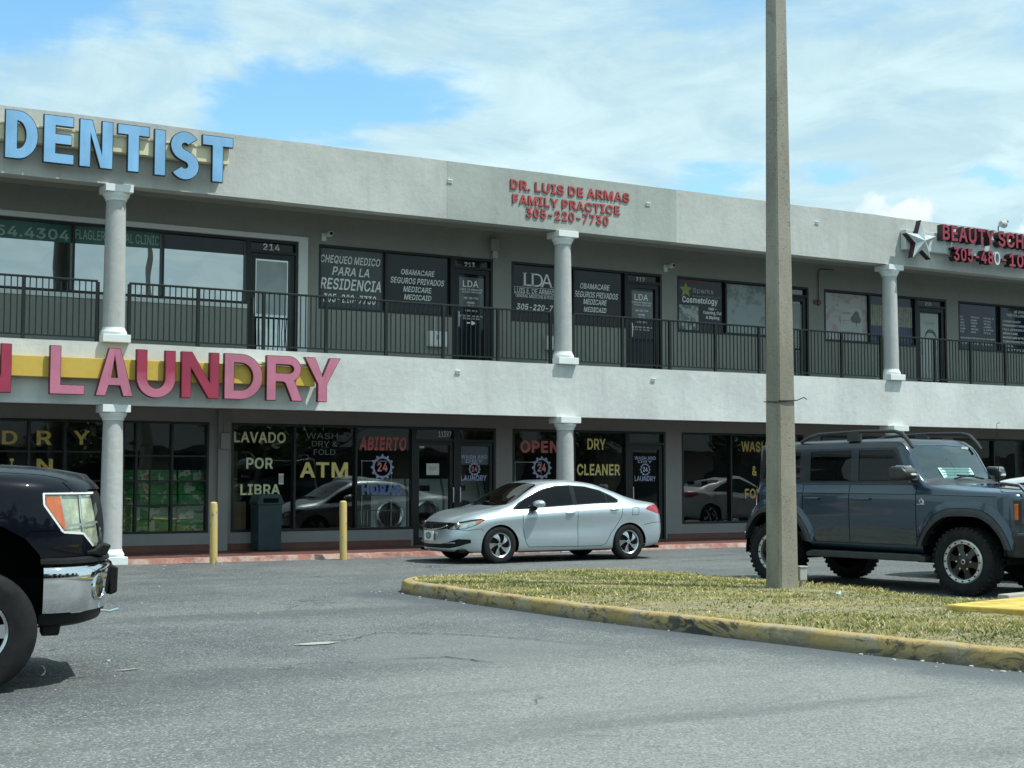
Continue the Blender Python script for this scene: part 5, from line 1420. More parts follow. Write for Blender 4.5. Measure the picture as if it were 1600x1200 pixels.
mb.add(ring(.10, .165, 23.93) + ring(.10, .165, 24.10) + ring(.065, .12, 23.93) + ring(.065, .12, 24.10), [(i, (i + 1) % n, n + (i + 1) % n, n + i) for i in range(n)] + [(2 * n + i, 3 * n + i, 3 * n + (i + 1) % n, 2 * n + (i + 1) % n) for i in range(n)] + [(i, 2 * n + i, 2 * n + (i + 1) % n, (i + 1) % n) for i in range(n)])
mb.build('letter', [hollow], root)
letter_line(root, '-1010', 27.62, 28.95, 6.61, 6.94, 23.93, .17, deep, BSIDE, .026)
star_m = pbr('silver_star', (.50, .56, .55), .3, .25, var=.12, scale=4)
mb = MB()
cx, cz, ro, ri = 24.95, 6.985, .50, .20
pt = [(cx + (ro if i % 2 == 0 else ri) * math.sin(i * math.pi / 5), cz + (ro if i % 2 == 0 else ri) * math.cos(i * math.pi / 5)) for i in range(10)]
v = [(a, 23.95, c) for a, c in pt] + [(a, 24.11, c) for a, c in pt] + [(cx, 23.84, cz)]
mb.mi = 0; mb.add(v, [(i, (i + 1) % 10, 20) for i in range(10)])
mb.mi = 1; mb.add(v, [(i, 10 + i, 10 + (i + 1) % 10, (i + 1) % 10) for i in range(10)])
mb.build('star', [star_m, BSIDE], root)
# floodlight on the parapet
root = empty('floodlight', (28.05, 24.40, 7.55)); tag(root, 'small floodlight standing on the parapet above the beauty sign', 'floodlight')
mb = MB(); mb.tube([(0, 0, 0), (0, 0, .10), (-.03, -.08, .17)], .015, 8); mb.build('bracket', MT['black'], root)
mb = MB(); mb.lathe([(.03, -.06), (.07, -.05), (.10, .08), (.095, .10)], 16, (0, -.12, .17), 'x'); mb.build('lamp_head', MT['grey_box'], root, smooth=40)
mb = MB(); mb.tube([(.10, -.12, .20), (.22, -.10, .26), (.24, -.10, .24)], .022, 8); mb.build('visor', MT['black'], root)

# ------------------------------------------------------------------ pole
def pole():
    r = empty('lamp_pole', (11.26, 13.08, 0)); tag(r, 'tall square tapered concrete lamp pole standing in the grass island', 'lamp pole')
    mb = MB()
    H_ = 8.3
    def ring(z):
        s = .142 - (.142 - .092) * z / 7.1 * 1.0
        c = s * .16
        return [(-s + c, -s), (s - c, -s), (s, -s + c), (s, s - c), (s - c, s), (-s + c, s), (-s, s - c), (-s, -s + c)]
    zs = [0.05, 1, 2, 3, 4, 5, 6, 7, 8, H_]
    v = [(x, y, z) for z in zs for x, y in ring(z)]
    f = [(k * 8 + i, k * 8 + (i + 1) % 8, (k + 1) * 8 + (i + 1) % 8, (k + 1) * 8 + i) for k in range(len(zs) - 1) for i in range(8)]
    f.append(tuple((len(zs) - 1) * 8 + i for i in range(8)))
    mb.add(v, f)
    m, nt, b = newmat('weathered_concrete')
    vec = nt.nodes.new('ShaderNodeTexCoord').outputs['Object']
    n = nrange(nt, nnoise(nt, 1.5, 6, .65, vec, .3, (1, 1, .35)), .32, .7); fi = nrange(nt, nnoise(nt, 55, 4, .6, vec), .3, .75)
    pit = nrange(nt, nnoise(nt, 34, 3, .5, vec), .62, .70); st = nrange(nt, nnoise(nt, 2.6, 6, .7, vec, .5), .60, .70)
    c = nmix(nt, n, (.19, .18, .145), (.325, .31, .255)); c = nmix(nt, nmath(nt, 'MULTIPLY', fi, .25), c, (.43, .43, .37))
    c = nmix(nt, nmath(nt, 'MULTIPLY', pit, .45), c, (.10, .10, .085)); c = nmix(nt, nmath(nt, 'MULTIPLY', st, .55), c, (.14, .13, .105))
    nt.links.new(c, b.inputs['Base Color']); b.inputs['Roughness'].default_value = .9
    nbump(nt, b, nmath(nt, 'SUBTRACT', nnoise(nt, 60, 4, .6, vec), pit), .006, .7)
    mb.build('shaft', m, r)
    s = .132
    w = MB()
    zz = 2.36
    w.tube([(-s, -s, zz), (s, -s - .004, zz + .014), (s + .004, s, zz + .01), (-s - .004, s, zz), (-s - .004, -s, zz - .012), (0, -s - .01, zz + .002), (s, -s - .01, zz + .012), (s + .10, -s - .02, zz + .05), (s + .16, -s, zz + .03)], .006, 6)
    w.build('wire', MT['black'], r)
    h = MB(); h.box(-.16, .16, -.16, .16, H_ - .02, H_ + .1); h.build('lamp_head', MT['black'], r, bevel=.03)
pole()
def outlet():
    r = empty('outlet_post', (11.50, 13.02, .16)); tag(r, 'small grey electric outlet box on a stub at the foot of the concrete pole', 'outlet box')
    mb = MB(); mb.tube([(0, 0, 0), (0, 0, .10)], .024, 8); mb.build('stub', MT['grey_box'], r, smooth=50)
    mb = MB(); mb.box(-.055, .055, -.045, .045, .10, .25); mb.build('box', MT['grey_box'], r, bevel=.008)
    mb = MB(); mb.box(-.062, .062, -.055, .05, .2505, .268); mb.build('lid', MT['grey_box'], r, bevel=.004)
outlet()
# ------------------------------------------------------------------ bollards
def bollard_mat():
    m, nt, b = newmat('yellow_bollard')
    vec = nt.nodes.new('ShaderNodeTexCoord').outputs['Object']
    n = nrange(nt, nnoise(nt, 7, 6, .7, vec, .2, (1, 1, .4)), .54, .62); d = nrange(nt, nnoise(nt, 3, 5, .6, vec), .35, .7)
    c = nmix(nt, d, (.56, .42, .14), (.50, .41, .20)); c = nmix(nt, nmath(nt, 'MULTIPLY', n, .85), c, (.09, .075, .05))
    nt.links.new(c, b.inputs['Base Color']); b.inputs['Roughness'].default_value = .6
    nbump(nt, b, nnoise(nt, 30, 4, .6, vec), .004, .6)
    return m
bm_ = bollard_mat()
def make_bollard():
    r = empty('bollard', (0, 0, 0))
    mb = MB(); mb.lathe([(.066, -.05), (.066, 1.0), (.060, 1.03)], 20); mb.build('post', bm_, r, smooth=50)
    mb = MB(); mb.lathe([(.060, 1.030), (.045, 1.046), (.0005, 1.052)], 20, cap=False); mb.build('cap', bm_, r, smooth=60)
    return r
def copy_tree(o, parent=None):
    c = o.copy(); COL.objects.link(c)
    if parent is not None: c.parent = parent
    for ch in [x for x in COL.objects if x.parent == o and x is not c]: copy_tree(ch, c)
    return c
b1 = make_bollard(); b2 = copy_tree(b1)
b1.location = (7.93, 23.70, 0); b1.rotation_euler = (R(.4), R(-.8), 0)
b2.location = (10.36, 23.82, 0); b2.rotation_euler = (R(-.5), R(.4), R(120))
tag(b1, 'yellow steel bollard with dark scuffs in front of the pilaster, left of LAVADO', 'bollard', 'yellow bollards along the sidewalk')
tag(b2, 'yellow steel bollard in front of the ATM window', 'bollard', 'yellow bollards along the sidewalk')

# ------------------------------------------------------------------ things by the laundry window
def bin_():
    teal = pbr('dark_teal_plastic', (.010, .035, .045), .4, var=.2, scale=4)
    r = empty('trash_bin', (9.68, 25.90, .09)); tag(r, 'dark teal trash bin standing against the LAVADO POR LIBRA window', 'trash bin')
    mb = MB(); mb.prism([(-.24, -.22), (.24, -.22), (.24, .22), (-.24, .22)], 0, .86, lambda u, v, h: (u * (.94 + .07 * h), v * (.94 + .07 * h), h)); mb.build('body', teal, r, bevel=.02)
    mb = MB()
    mb.prism([(-.26, .861), (.26, .861), (.26, .92), (.20, 1.06), (-.20, 1.06), (-.26, .92)], -.24, .24, lambda u, v, h: (u, h, v)); mb.build('lid', teal, r, bevel=.015)
    mb = MB(); mb.box(-.15, .15, -.246, -.2405, .90, .985); mb.build('flap', MT['dark'], r)
bin_()
def notice():
    mb = MB(); mb.box(10.10, 10.20, YT + .004, YT + .008, 1.50, 1.54); mb.box(10.10, 10.20, YT + .004, YT + .008, 1.33, 1.37)
    mb.mi = 1; mb.box(10.10, 10.20, YT + .005, YT + .007, 1.375, 1.495)
    o = mb.build('window_notice', [MT['paper'], MT['grey_box']]); tag(o, 'small black and white notice inside the LAVADO window by the mullion', 'notice')
notice()
card = pbr('cardboard', (.20, .13, .075), .8, var=.12, scale=3)
mb = MB(); mb.box(9.15, 9.50, 26.52, 26.545, .44, 1.0); o = mb.build('cardboard_sheet', card); tag(o, 'brown cardboard sheet leaning inside the LAVADO window', 'cardboard')
def stool():
    r = empty('display_stand', (9.3, 27.2, .085)); tag(r, 'olive cloth covered stand behind the LAVADO letters', 'stand')
    mb = MB(); mb.box(-.2, .2, -.2, .2, 0, 1.9); mb.build('cloth', pbr('olive_cloth', (.10, .11, .03), .9, var=.3, scale=3), r, bevel=.03)
stool()
# detergent boxes
gm, nt, b = newmat('detergent_print')
oi = nt.nodes.new('ShaderNodeObjectInfo'); va = nt.nodes.new('ShaderNodeVectorMath'); va.operation = 'ADD'
nt.links.new(nt.nodes.new('ShaderNodeTexCoord').outputs['Object'], va.inputs[0])
nt.links.new(nmath(nt, 'MULTIPLY', oi.outputs['Random'], 9.0), va.inputs[1])
vec = va.outputs[0]
n1 = nnoise(nt, 5, 2, .5, vec); n2 = nnoise(nt, 9, 2, .5, vec, 0, (1, 1, 2.6))
c = nmix(nt, nrange(nt, n2, .50, .56), (.028, .26, .052), (.012, .14, .03)); c = nmix(nt, nrange(nt, n1, .56, .60), c, (.42, .46, .38)); c = nmix(nt, nrange(nt, n1, .67, .70), c, (.40, .12, .05))
nt.links.new(c, b.inputs['Base Color']); b.inputs['Roughness'].default_value = .4
def det_boxes():
    proto = None
    for r in range(5):
        for k in range(3):
            x = 7.12 + .53 * k + rng.uniform(-.01, .01)
            z = .45 + .232 * r
            if proto is None:
                mb = MB(); mb.box(-.25, .25, -.16, .16, 0, .225)
                o = mb.build('detergent_box', gm, bevel=.006); proto = o
                # carton print differs box to box through its own mesh offset
            else:
                o = proto.copy(); o.data = proto.data.copy(); COL.objects.link(o)
            dx = rng.uniform(-3, 3)
            o.location = (x + .25, 26.72 + rng.uniform(-.02, .02), z); o.rotation_euler = (0, 0, R(rng.uniform(-2, 2)))
            rowname = ['bottom', 'second', 'third', 'fourth', 'top'][r]; colname = ['left', 'middle', 'right'][k]
            tag(o, 'green detergent box in the %s row, %s stack, behind the gridded laundry window' % (rowname, colname), 'box', 'green detergent boxes stacked in the laundry window')
    mb = MB(); mb.box(7.05, 8.70, 26.52, 26.92, .086, .448); o = mb.build('display_shelf', MT['grey_box'], bevel=.01); tag(o, 'low grey shelf carrying the green detergent boxes', 'shelf')
det_boxes()
# washers
wm = pbr('washer_steel', (.62, .65, .64), .4, .1, var=.1, scale=3)
def make_washer():
    r = empty('washing_machine', (0, 0, 0))
    mb = MB(); mb.box(-.40, .40, 0, .75, 0, 1.02); mb.mi = 0
    mb.prism([(0, 1.021), (.75, 1.021), (.75, 1.36), (.14, 1.36)], -.40, .40, lambda u, v, h: (h, u, v)); mb.build('cabinet', wm, r, bevel=.015)
    mb = MB(); mb.lathe([(.30, -.02), (.31, -.06), (.27, -.075), (.235, -.05)], 32, (0, 0, .60), 'y', cap=False); mb.build('door_ring', MT['steel'], r, smooth=40)
    mb = MB(); mb.lathe([(.0, -.05), (.15, -.045), (.236, -.02)], 32, (0, 0, .60), 'y', cap=False); mb.build('door_glass', MT['film'], r, smooth=60)
    mb = MB(); mb.box(-.30, .10, .018, .03, 1.10, 1.22); mb.build('panel', MT['black'], r)
    return r
wp = make_washer(); lab = ['front loading washing machine behind the NOTICE paper door, nearest its hinge', 'front loading washing machine seen through the left laundry door leaf', 'front loading washing machine seen through the right laundry door leaf', 'front loading washing machine just right of the laundry double door']
for i, x in enumerate([12.75, 13.60, 14.45, 15.30 - .85 + .86]):
    o = wp if i == 0 else copy_tree(wp)
    o.location = (x, 27.0, .085); tag(o, lab[i], 'washing machine', 'washing machines in a row inside the laundry')
def cart():
    r = empty('laundry_cart', (12.35, 26.85, .085)); tag(r, 'chrome laundry cart with a tall hanging bar behind the HORAS window', 'laundry cart')
    mb = MB()
    for x in (-.28, .38): mb.tube([(x, 0, .1), (x, 0, 1.72)], .013, 8)
    mb.tube([(-.28, 0, 1.72), (.38, 0, 1.72)], .013, 8); mb.build('hanging_bar', MT['chrome'], r, smooth=50)
    mb = MB()
    for z in (.30, .72):
        mb.tube([(-.28, -.2, z), (.38, -.2, z), (.38, .25, z), (-.28, .25, z), (-.28, -.2, z)], .009, 6)
    for k in range(9): mb.tube([(-.28 + .0825 * k, -.2, .72), (-.28 + .0825 * k, -.2, .30), (-.28 + .0825 * k, .25, .30), (-.28 + .0825 * k, .25, .72)], .004, 5)
    mb.build('basket', MT['chrome'], r)
    for x, y in ((-.25, -.17), (.35, -.17), (-.25, .22), (.35, .22)):
        mb = MB(); mb.lathe([(.05, -.012), (.05, .012)], 14, (x, y, .05), 'x'); mb.build('caster', MT['rubber'], r)
    return r
c1 = cart(); 
c2 = copy_tree(c1); c2.location = (15.95, 26.85, .085); tag(c2, 'chrome laundry cart with a tall hanging bar behind the OPEN window', 'laundry cart')
c1['group'] = 'laundry carts'; c2['group'] = 'laundry carts'

# ------------------------------------------------------------------ what the windows mirror: trees and a low shop row across the lot
leaf_m, nt, b = newmat('tree_leaves')
at = nt.nodes.new('ShaderNodeAttribute'); at.attribute_name = 'tone'
nt.links.new(at.outputs['Color'], b.inputs['Base Color']); b.inputs['Roughness'].default_value = .6
bark = pbr('bark', (.09, .07, .05), .9, var=.3, scale=6, bump=.02, bscale=20)
def tree(x, y, h, label):
    r = empty('shade_tree', (x, y, 0)); tag(r, label, 'tree', 'trees across the parking lot')
    mb = MB(); mb.tube([(0, 0, -.1), (.05, .03, h * .25), (-.05, .0, h * .5), (0, .05, h * .8)], [.22, .17, .12, .04], 9)
    for k in range(6):
        a = k * 1.05; z = h * (.3 + .07 * k); mb.tube([(0, 0, z), (math.cos(a) * h * .15, math.sin(a) * h * .15, z + h * .12), (math.cos(a) * h * .28, math.sin(a) * h * .28, z + h * .18)], [.08, .05, .02], 6)
    mb.build('trunk', bark, r, smooth=60)
    V, F, C = [], [], []
    cl = [(rng.normal(0, h * .16), rng.normal(0, h * .16), h * rng.uniform(.42, .92), h * rng.uniform(.10, .19)) for _ in range(16)]
    for cx, cy, cz, cr in cl:
        for _ in range(190):
            d = rng.normal(0, 1, 3); d /= np.linalg.norm(d); q = np.array([cx, cy, cz]) + d * cr * rng.uniform(.5, 1.08) * np.array([1, 1, .75])
            n = rng.normal(0, 1, 3); n /= np.linalg.norm(n); t = np.cross(n, [0.3, .2, 1]); t /= np.linalg.norm(t); u = np.cross(n, t); s = rng.uniform(.10, .22)
            i0 = len(V); V += [tuple(q + t * s), tuple(q + u * s * .6), tuple(q - t * s), tuple(q - u * s * .6)]; F.append((i0, i0 + 1, i0 + 2, i0 + 3))
            k = rng.uniform(.6, 1.3); C += [(.05 * k, .085 * k, .024 * k, 1)] * 4
    me = bpy.data.meshes.new('crown'); me.from_pydata(V, [], F)
    ca = me.color_attributes.new('tone', 'FLOAT_COLOR', 'POINT'); ca.data.foreach_set('color', np.array(C, dtype=np.float32).ravel())
    me.materials.append(leaf_m); link('crown', me, r)
tl = ['broad green tree behind the viewer, mirrored in the upper left windows', 'green tree behind the viewer, mirrored above the LAVADO window', 'green tree behind the viewer, mirrored in the laundry door', 'tall green tree behind the viewer, mirrored in the OPEN window', 'green tree behind the viewer, mirrored in the dry cleaner window', 'green tree behind the viewer, mirrored right of the pole', 'green tree at the far right behind the viewer', 'green tree far left behind the viewer, beyond the pickup', 'bushy green tree behind the viewer, mirrored in the black pickup door', 'tall green tree behind the viewer, mirrored in the black pickup fender']
for i, (x, y, h) in enumerate([(9, -18, 6.2), (17, -21, 7.0), (25, -16, 5.8), (31, -20, 8.0), (39, -17, 6.4), (48, -21, 7.2), (58, -18, 6.6), (-16, -20, 7.4), (-6, -17, 6.8), (2, -21, 7.8)]):
    tree(x, y, h, tl[i])
def far_row():
    r = empty('shop_row', (0, 0, 0)); tag(r, 'long low beige shop row across the lot behind the viewer', 'building')
    mb = MB(); mb.box(-40, 110, -44, -32, 0, 4.6); mb.build('wall', stucco('beige_wall', (.34, .32, .27), .2), r)
    mb = MB(); mb.box(-41, 111, -32, -29.8, 3.3, 4.9); mb.build('canopy', stucco('canopy_stucco', (.42, .42, .38), .2), r)
    for k in range(18):
        mb = MB(); mb.box(-38 + 8 * k, -32 + 8 * k, -31.98, -31.9, .4, 3.0); mb.build('window', MT['film'], r)
far_row()
# ------------------------------------------------------------------ vehicles: lofted half shells cut into panels
def pchip(pts, x):
    xs = np.array([p[0] for p in pts], float); ys = np.array([p[1] for p in pts], float)
    x = np.clip(x, xs[0], xs[-1])
    if len(xs) == 1: return np.full_like(x, ys[0])
    h = np.diff(xs); d = np.diff(ys) / h
    m = np.zeros(len(xs)); m[0] = d[0]; m[-1] = d[-1]
    for i in range(1, len(xs) - 1):
        if d[i - 1] * d[i] > 0:
            w1, w2 = 2 * h[i] + h[i - 1], h[i] + 2 * h[i - 1]
            m[i] = (w1 + w2) / (w1 / d[i - 1] + w2 / d[i])
    k = np.clip(np.searchsorted(xs, x, 'right') - 1, 0, len(xs) - 2)
    t = (x - xs[k]) / h[k]
    return ys[k] * (2 * t**3 - 3 * t**2 + 1) + m[k] * h[k] * (t**3 - 2 * t**2 + t) + ys[k + 1] * (-2 * t**3 + 3 * t**2) + m[k + 1] * h[k] * (t**3 - t**2)

def loft(rows, xcn, xct, en, et, n_mid=72, n_wrap=14, sub=5):
    """rows bottom to top: dict(xn, xt, y, z). Half shell (y >= 0)."""
    P = []
    for r in rows:
        th = np.linspace(0, np.pi / 2, n_wrap + 1)
        xc = r.get('xc', xcn); xtc = r.get('xtc', xct)
        n = r.get('en', en); n2 = r.get('et', et)
        xa = xc - (xc - r['xn']) * np.cos(th) ** (2 / n); fa = np.sin(th) ** (2 / n)
        xm = np.linspace(xc, xtc, n_mid + 1)[1:-1]
        xb = xtc + (r['xt'] - xtc) * np.cos(th[::-1]) ** (2 / n2); fb = np.sin(th[::-1]) ** (2 / n2)
        x = np.concatenate([xa, xm, xb]); f = np.concatenate([fa, np.ones(len(xm)), fb])
        y = pchip(r['y'], x) * f; z = pchip(r['z'], x)
        P.append(np.stack([x, y, z], 1))
    P = np.array(P)                      # rows x stations x 3
    nr = len(P); out = []
    for i in range(nr - 1):
        p0 = P[max(i - 1, 0)]; p1 = P[i]; p2 = P[i + 1]; p3 = P[min(i + 2, nr - 1)]
        s = rows[i].get('sub', sub)
        d01 = np.linalg.norm(p1 - p0, axis=1, keepdims=True) ** .5 + 1e-6; d12 = np.linalg.norm(p2 - p1, axis=1, keepdims=True) ** .5 + 1e-6; d23 = np.linalg.norm(p3 - p2, axis=1, keepdims=True) ** .5 + 1e-6
        m1 = (p2 - p1) if i == 0 else (p2 - p1) + d12 * ((p1 - p0) / d01 - (p2 - p0) / (d01 + d12))
        m2 = (p2 - p1) if i == nr - 2 else (p2 - p1) + d12 * ((p3 - p2) / d23 - (p3 - p1) / (d12 + d23))
        for k in range(s):
            t = k / s
            q = p1 * (2 * t**3 - 3 * t**2 + 1) + m1 * (t**3 - 2 * t**2 + t) + p2 * (-2 * t**3 + 3 * t**2) + m2 * (t**3 - t**2)
            q[:, 1] = np.maximum(q[:, 1], 0); out.append(q)
    out.append(P[-1])
    return np.array(out)

class Shell:
    def __init__(self, G):
        nr, ns = G.shape[:2]
        bm = bmesh.new()
        vs = [[bm.verts.new(G[i, j]) for j in range(ns)] for i in range(nr)]
        for i in range(nr - 1):
            for j in range(ns - 1):
                try: bm.faces.new((vs[i][j], vs[i][j + 1], vs[i + 1][j + 1], vs[i + 1][j]))
                except ValueError: pass
        bmesh.ops.remove_doubles(bm, verts=bm.verts, dist=1e-5)
        bmesh.ops.dissolve_degenerate(bm, edges=bm.edges, dist=1e-5)
        bm.normal_update()
        # outward = away from the axis
        s = sum(f.normal.y * f.calc_area() for f in bm.faces)
        if s < 0: bmesh.ops.reverse_faces(bm, faces=bm.faces)
        bm.normal_update()
        L = bm.verts.layers.float_vector.new('nrm')
        for v in bm.verts:
            n = v.normal.copy()
            if v.co.y < 1e-4: n.y = 0; n.normalize() if n.length > 1e-6 else None
            v[L] = n
        self.bm = bm; self.L = L
        self.P = bm.faces.layers.int.new('part')
        self.names = ['body']
    def part(self, name, poly, ax='xz', cond=None, only=None):
        """cut along the projected polygon and hand the faces inside to the named part"""
        bm = self.bm
        ia, ib = 'xyz'.index(ax[0]), 'xyz'.index(ax[1])
        pl = [Vector(p) for p in poly]
        lo = Vector((min(p.x for p in pl), min(p.y for p in pl))); hi = Vector((max(p.x for p in pl), max(p.y for p in pl)))
        bm.normal_update()
        def near(f, a0, a1, b0, b1):
            A = [v.co[ia] for v in f.verts]; B = [v.co[ib] for v in f.verts]
            return max(A) >= a0 and min(A) <= a1 and max(B) >= b0 and min(B) <= b1
        oi = None if only is None else [self.names.index(o) for o in only]
        ok = lambda f: (cond is None or cond(f.calc_center_median(), f.normal)) and (oi is None or f[self.P] in oi)
        fs = [f for f in bm.faces if near(f, lo.x, hi.x, lo.y, hi.y) and ok(f)]
        n = len(pl)
        for i in range(n):
            a, b_ = pl[i], pl[(i + 1) % n]
            if (b_ - a).length < 1e-6: continue
            m = .02
            sel = [f for f in fs if f.is_valid and near(f, min(a.x, b_.x) - m, max(a.x, b_.x) + m, min(a.y, b_.y) - m, max(a.y, b_.y) + m)]
            if not sel: continue
            co = Vector((0, 0, 0)); co[ia] = a.x; co[ib] = a.y
            d = b_ - a; no = Vector((0, 0, 0)); no[ia] = -d.y; no[ib] = d.x
            g = set(sel)
            geom = list(sel) + list({e for f in sel for e in f.edges}) + list({v for f in sel for v in f.verts})
            r = bmesh.ops.bisect_plane(bm, geom=geom, plane_co=co, plane_no=no, dist=1e-5)
            new = [x for x in r['geom'] if isinstance(x, bmesh.types.BMFace)]
            fs = list({f for f in fs if f.is_valid} | set(new))
        if name not in self.names: self.names.append(name)
        idx = self.names.index(name)
        poly2 = [(p.x, p.y) for p in pl]
        bm.normal_update()
        for f in bm.faces:
            c = f.calc_center_median()
            if lo.x <= c[ia] <= hi.x and lo.y <= c[ib] <= hi.y and ok(f) and in_poly(c[ia], c[ib], poly2): f[self.P] = idx
    def line(self, name, pts, w, ax='xz', cond=None, only=None):
        pts = [Vector(p) for p in pts]
        for a, b_ in zip(pts[:-1], pts[1:]):
            d = (b_ - a).normalized(); nn = Vector((-d.y, d.x)) * w / 2
            self.part(name, [a + nn, b_ + nn, b_ - nn, a - nn], ax, cond, only)
    def emit(self, name, mat, parent, obj_name, side=0, off=0.0):
        """side 0: both halves in one mesh; +1 / -1: one half"""
        if name not in self.names: return None
        idx = self.names.index(name)
        vmap, V, N, F = {}, [], [], []
        self.bm.verts.index_update()
        for f in self.bm.faces:
            if f[self.P] != idx: continue
            for sgn in ((1, -1) if side == 0 else (side,)):
                ids = []
                for v in f.verts:
                    k = (v.index, sgn if v.co.y > 1e-4 else 0)
                    if k not in vmap:
                        n = Vector(v[self.L]); 
                        if n.length < 1e-6: n = v.normal.copy()
                        n.normalize(); co = v.co + n * off
                        vmap[k] = len(V); V.append((co.x, co.y * sgn, co.z)); N.append((n.x, n.y * sgn, n.z))
                    ids.append(vmap[k])
                if len(set(ids)) == len(ids): F.append(ids if sgn > 0 else ids[::-1])
        if not F: return None
        me = bpy.data.meshes.new(obj_name); me.from_pydata(V, [], F); me.materials.append(mat)
        me.polygons.foreach_set('use_smooth', [True] * len(F))
        me.normals_split_custom_set_from_vertices(N)
        return link(obj_name, me, parent)

def circle(cx, cz, r, n=28, a0=0, a1=360):
    return [(cx + r * math.cos(R(a0 + (a1 - a0) * k / n)), cz + r * math.sin(R(a0 + (a1 - a0) * k / n))) for k in range(n + (0 if a1 - a0 == 360 else 1))]

def car_paint(name, col, flake=.25, rough=.32, metal=.35, var=.03):
    m, nt, b = newmat(name)
    b.inputs['Metallic'].default_value = metal; b.inputs['Roughness'].default_value = rough
    b.inputs['Coat Weight'].default_value = 1.0; b.inputs['Coat Roughness'].default_value = .025
    vec = nt.nodes.new('ShaderNodeTexCoord').outputs['Object']
    n = nrange(nt, nnoise(nt, 700, 2, .5, vec), .3, .7)
    d = nrange(nt, nnoise(nt, 2.2, 6, .65, vec), .35, .7)
    c = nmix(nt, n, tuple(x * (1 - flake * .5) for x in col), tuple(min(1, x * (1 + flake * .5)) for x in col))
    c = nmix(nt, nmath(nt, 'MULTIPLY', d, var), c, (.32, .30, .26))
    nt.links.new(c, b.inputs['Base Color'])
    return m
CAR_GLASS = glass('car_tint_glass', (.04, .052, .056), .03, 0)
SHIELD2 = glass('sky_windshield', (.50, .60, .60), .17, 0, 0, (.85, 1, 1))
CAR_SHIELD = glass('windshield_glass', (.50, .56, .56), .06, 0)
HL = None
def lens_mat(name, tint, base=.06):
    return glass(name, tint, base, .02)
CLEAR = lens_mat('clear_lens', (.90, .93, .92)); AMBER = pbr('amber_lens', (.55, .13, .03), .12, 0, .6, coat=1, var=.15, scale=20)
REDL = pbr('red_lens', (.34, .012, .02), .12, 0, .6, coat=1, var=.15, scale=20)
HLIN = pbr('headlight_reflector', (.62, .64, .60), .22, .6, var=.3, scale=14)
INTER = pbr('car_interior', (.018, .019, .020), .8, var=.2)
def wheel(parent, x, y, z, r, w, side, rim_r, rim_fn, tread=True, lug=0.0):
    """side +1: outer face towards +y"""
    o = empty('wheel', (x, y, z)); o.parent = parent
    mb = MB(); h = w / 2
    prof = [(rim_r * .96, -h * .80), (rim_r, -h * .92), (r * .80, -h), (r * .93, -h * .95), (r * .985, -h * .82), (r, -h * .6)]
    grooves = [(-.42, .34), (-.08, .08), (.34, .42)]
    for a in (-.38, 0, .38):
        prof += [(r, h * (a - .06)), (r - .009, h * (a - .045)), (r - .009, h * (a + .045)), (r, h * (a + .06))]
    prof += [(r, h * .6), (r * .985, h * .82), (r * .93, h * .95), (r * .80, h), (rim_r * 1.02, h * .93), (rim_r, h * .86), (rim_r * .96, h * .60)]
    mb.lathe([(a, b_ * side) for a, b_ in prof], 72, (0, 0, 0), 'y', cap=False)
    if lug:
        for k in range(36):
            a = 2 * math.pi * k / 36
            for yy, da in ((h * .78, 0), (-h * .78, .09), (h * .30, .05), (-h * .30, .11)):
                ca, sa = math.cos(a + da), math.sin(a + da)
                tx, tz = -sa, ca
                pr = [(r - .02, -.024), (r - .02, .024), (r + lug, .018), (r + lug, -.018)]
                mb.prism(pr, yy - h * .19, yy + h * .19, lambda u, v, q, ca=ca, sa=sa, tx=tx, tz=tz: (ca * u + tx * v, q, sa * u + tz * v))
    mb.build('tyre', MT['rubber'], o, smooth=35)
    rim_fn(o, rim_r, h, side)
    return o
def rim_hubcap(o, rr, h, side):
    mb = MB()
    y = h * .70 * side
    mb.lathe([(rr * .86, h * .30 * side), (rr * .90, h * .72 * side), (rr * .985, h * .86 * side), (rr * .99, h * .5 * side), (rr * .985, -h * .8 * side)], 48, (0, 0, 0), 'y', cap=False)
    for k in range(5):
        a0 = 2 * math.pi * k / 5 + .3
        for (w0, w1, tw, sh) in ((.16, .40, .42, 0.0), (.10, .16, .16, .56)):
            Lp, Rp = [], []
            for t in np.linspace(0, 1, 7):
                q = rr * (.17 + .78 * t); a = a0 + sh * (.4 + .6 * t) + tw * t; wd = (w0 * (1 - t) + w1 * t) * .5
                wd = wd * (1.0 if sh else (1.35 - .35 * t))
                Lp.append((q * math.cos(a + wd), q * math.sin(a + wd))); Rp.append((q * math.cos(a - wd), q * math.sin(a - wd)))
            for t in range(6):
                pl = [Rp[t], Rp[t + 1], Lp[t + 1], Lp[t]]
                mb.prism(pl[::-1], 0, 1, lambda u, v, q: (u, y * .70 + (y * .30 + .014 * side - .035 * side * (math.hypot(u, v) / rr) ** 2) * q, v))
    mb.lathe([(0.001, y + .016 * side), (rr * .15, y + .014 * side), (rr * .20, y), (rr * .2, y * .7)], 24, (0, 0, 0), 'y', cap=False)
    mb.build('rim', MT['steel'], o, smooth=30)
    d = MB(); d.lathe([(0.001, h * .25 * side), (rr * .95, h * .22 * side)], 32, (0, 0, 0), 'y', cap=False); d.build('brake_disc', MT['black'], o)
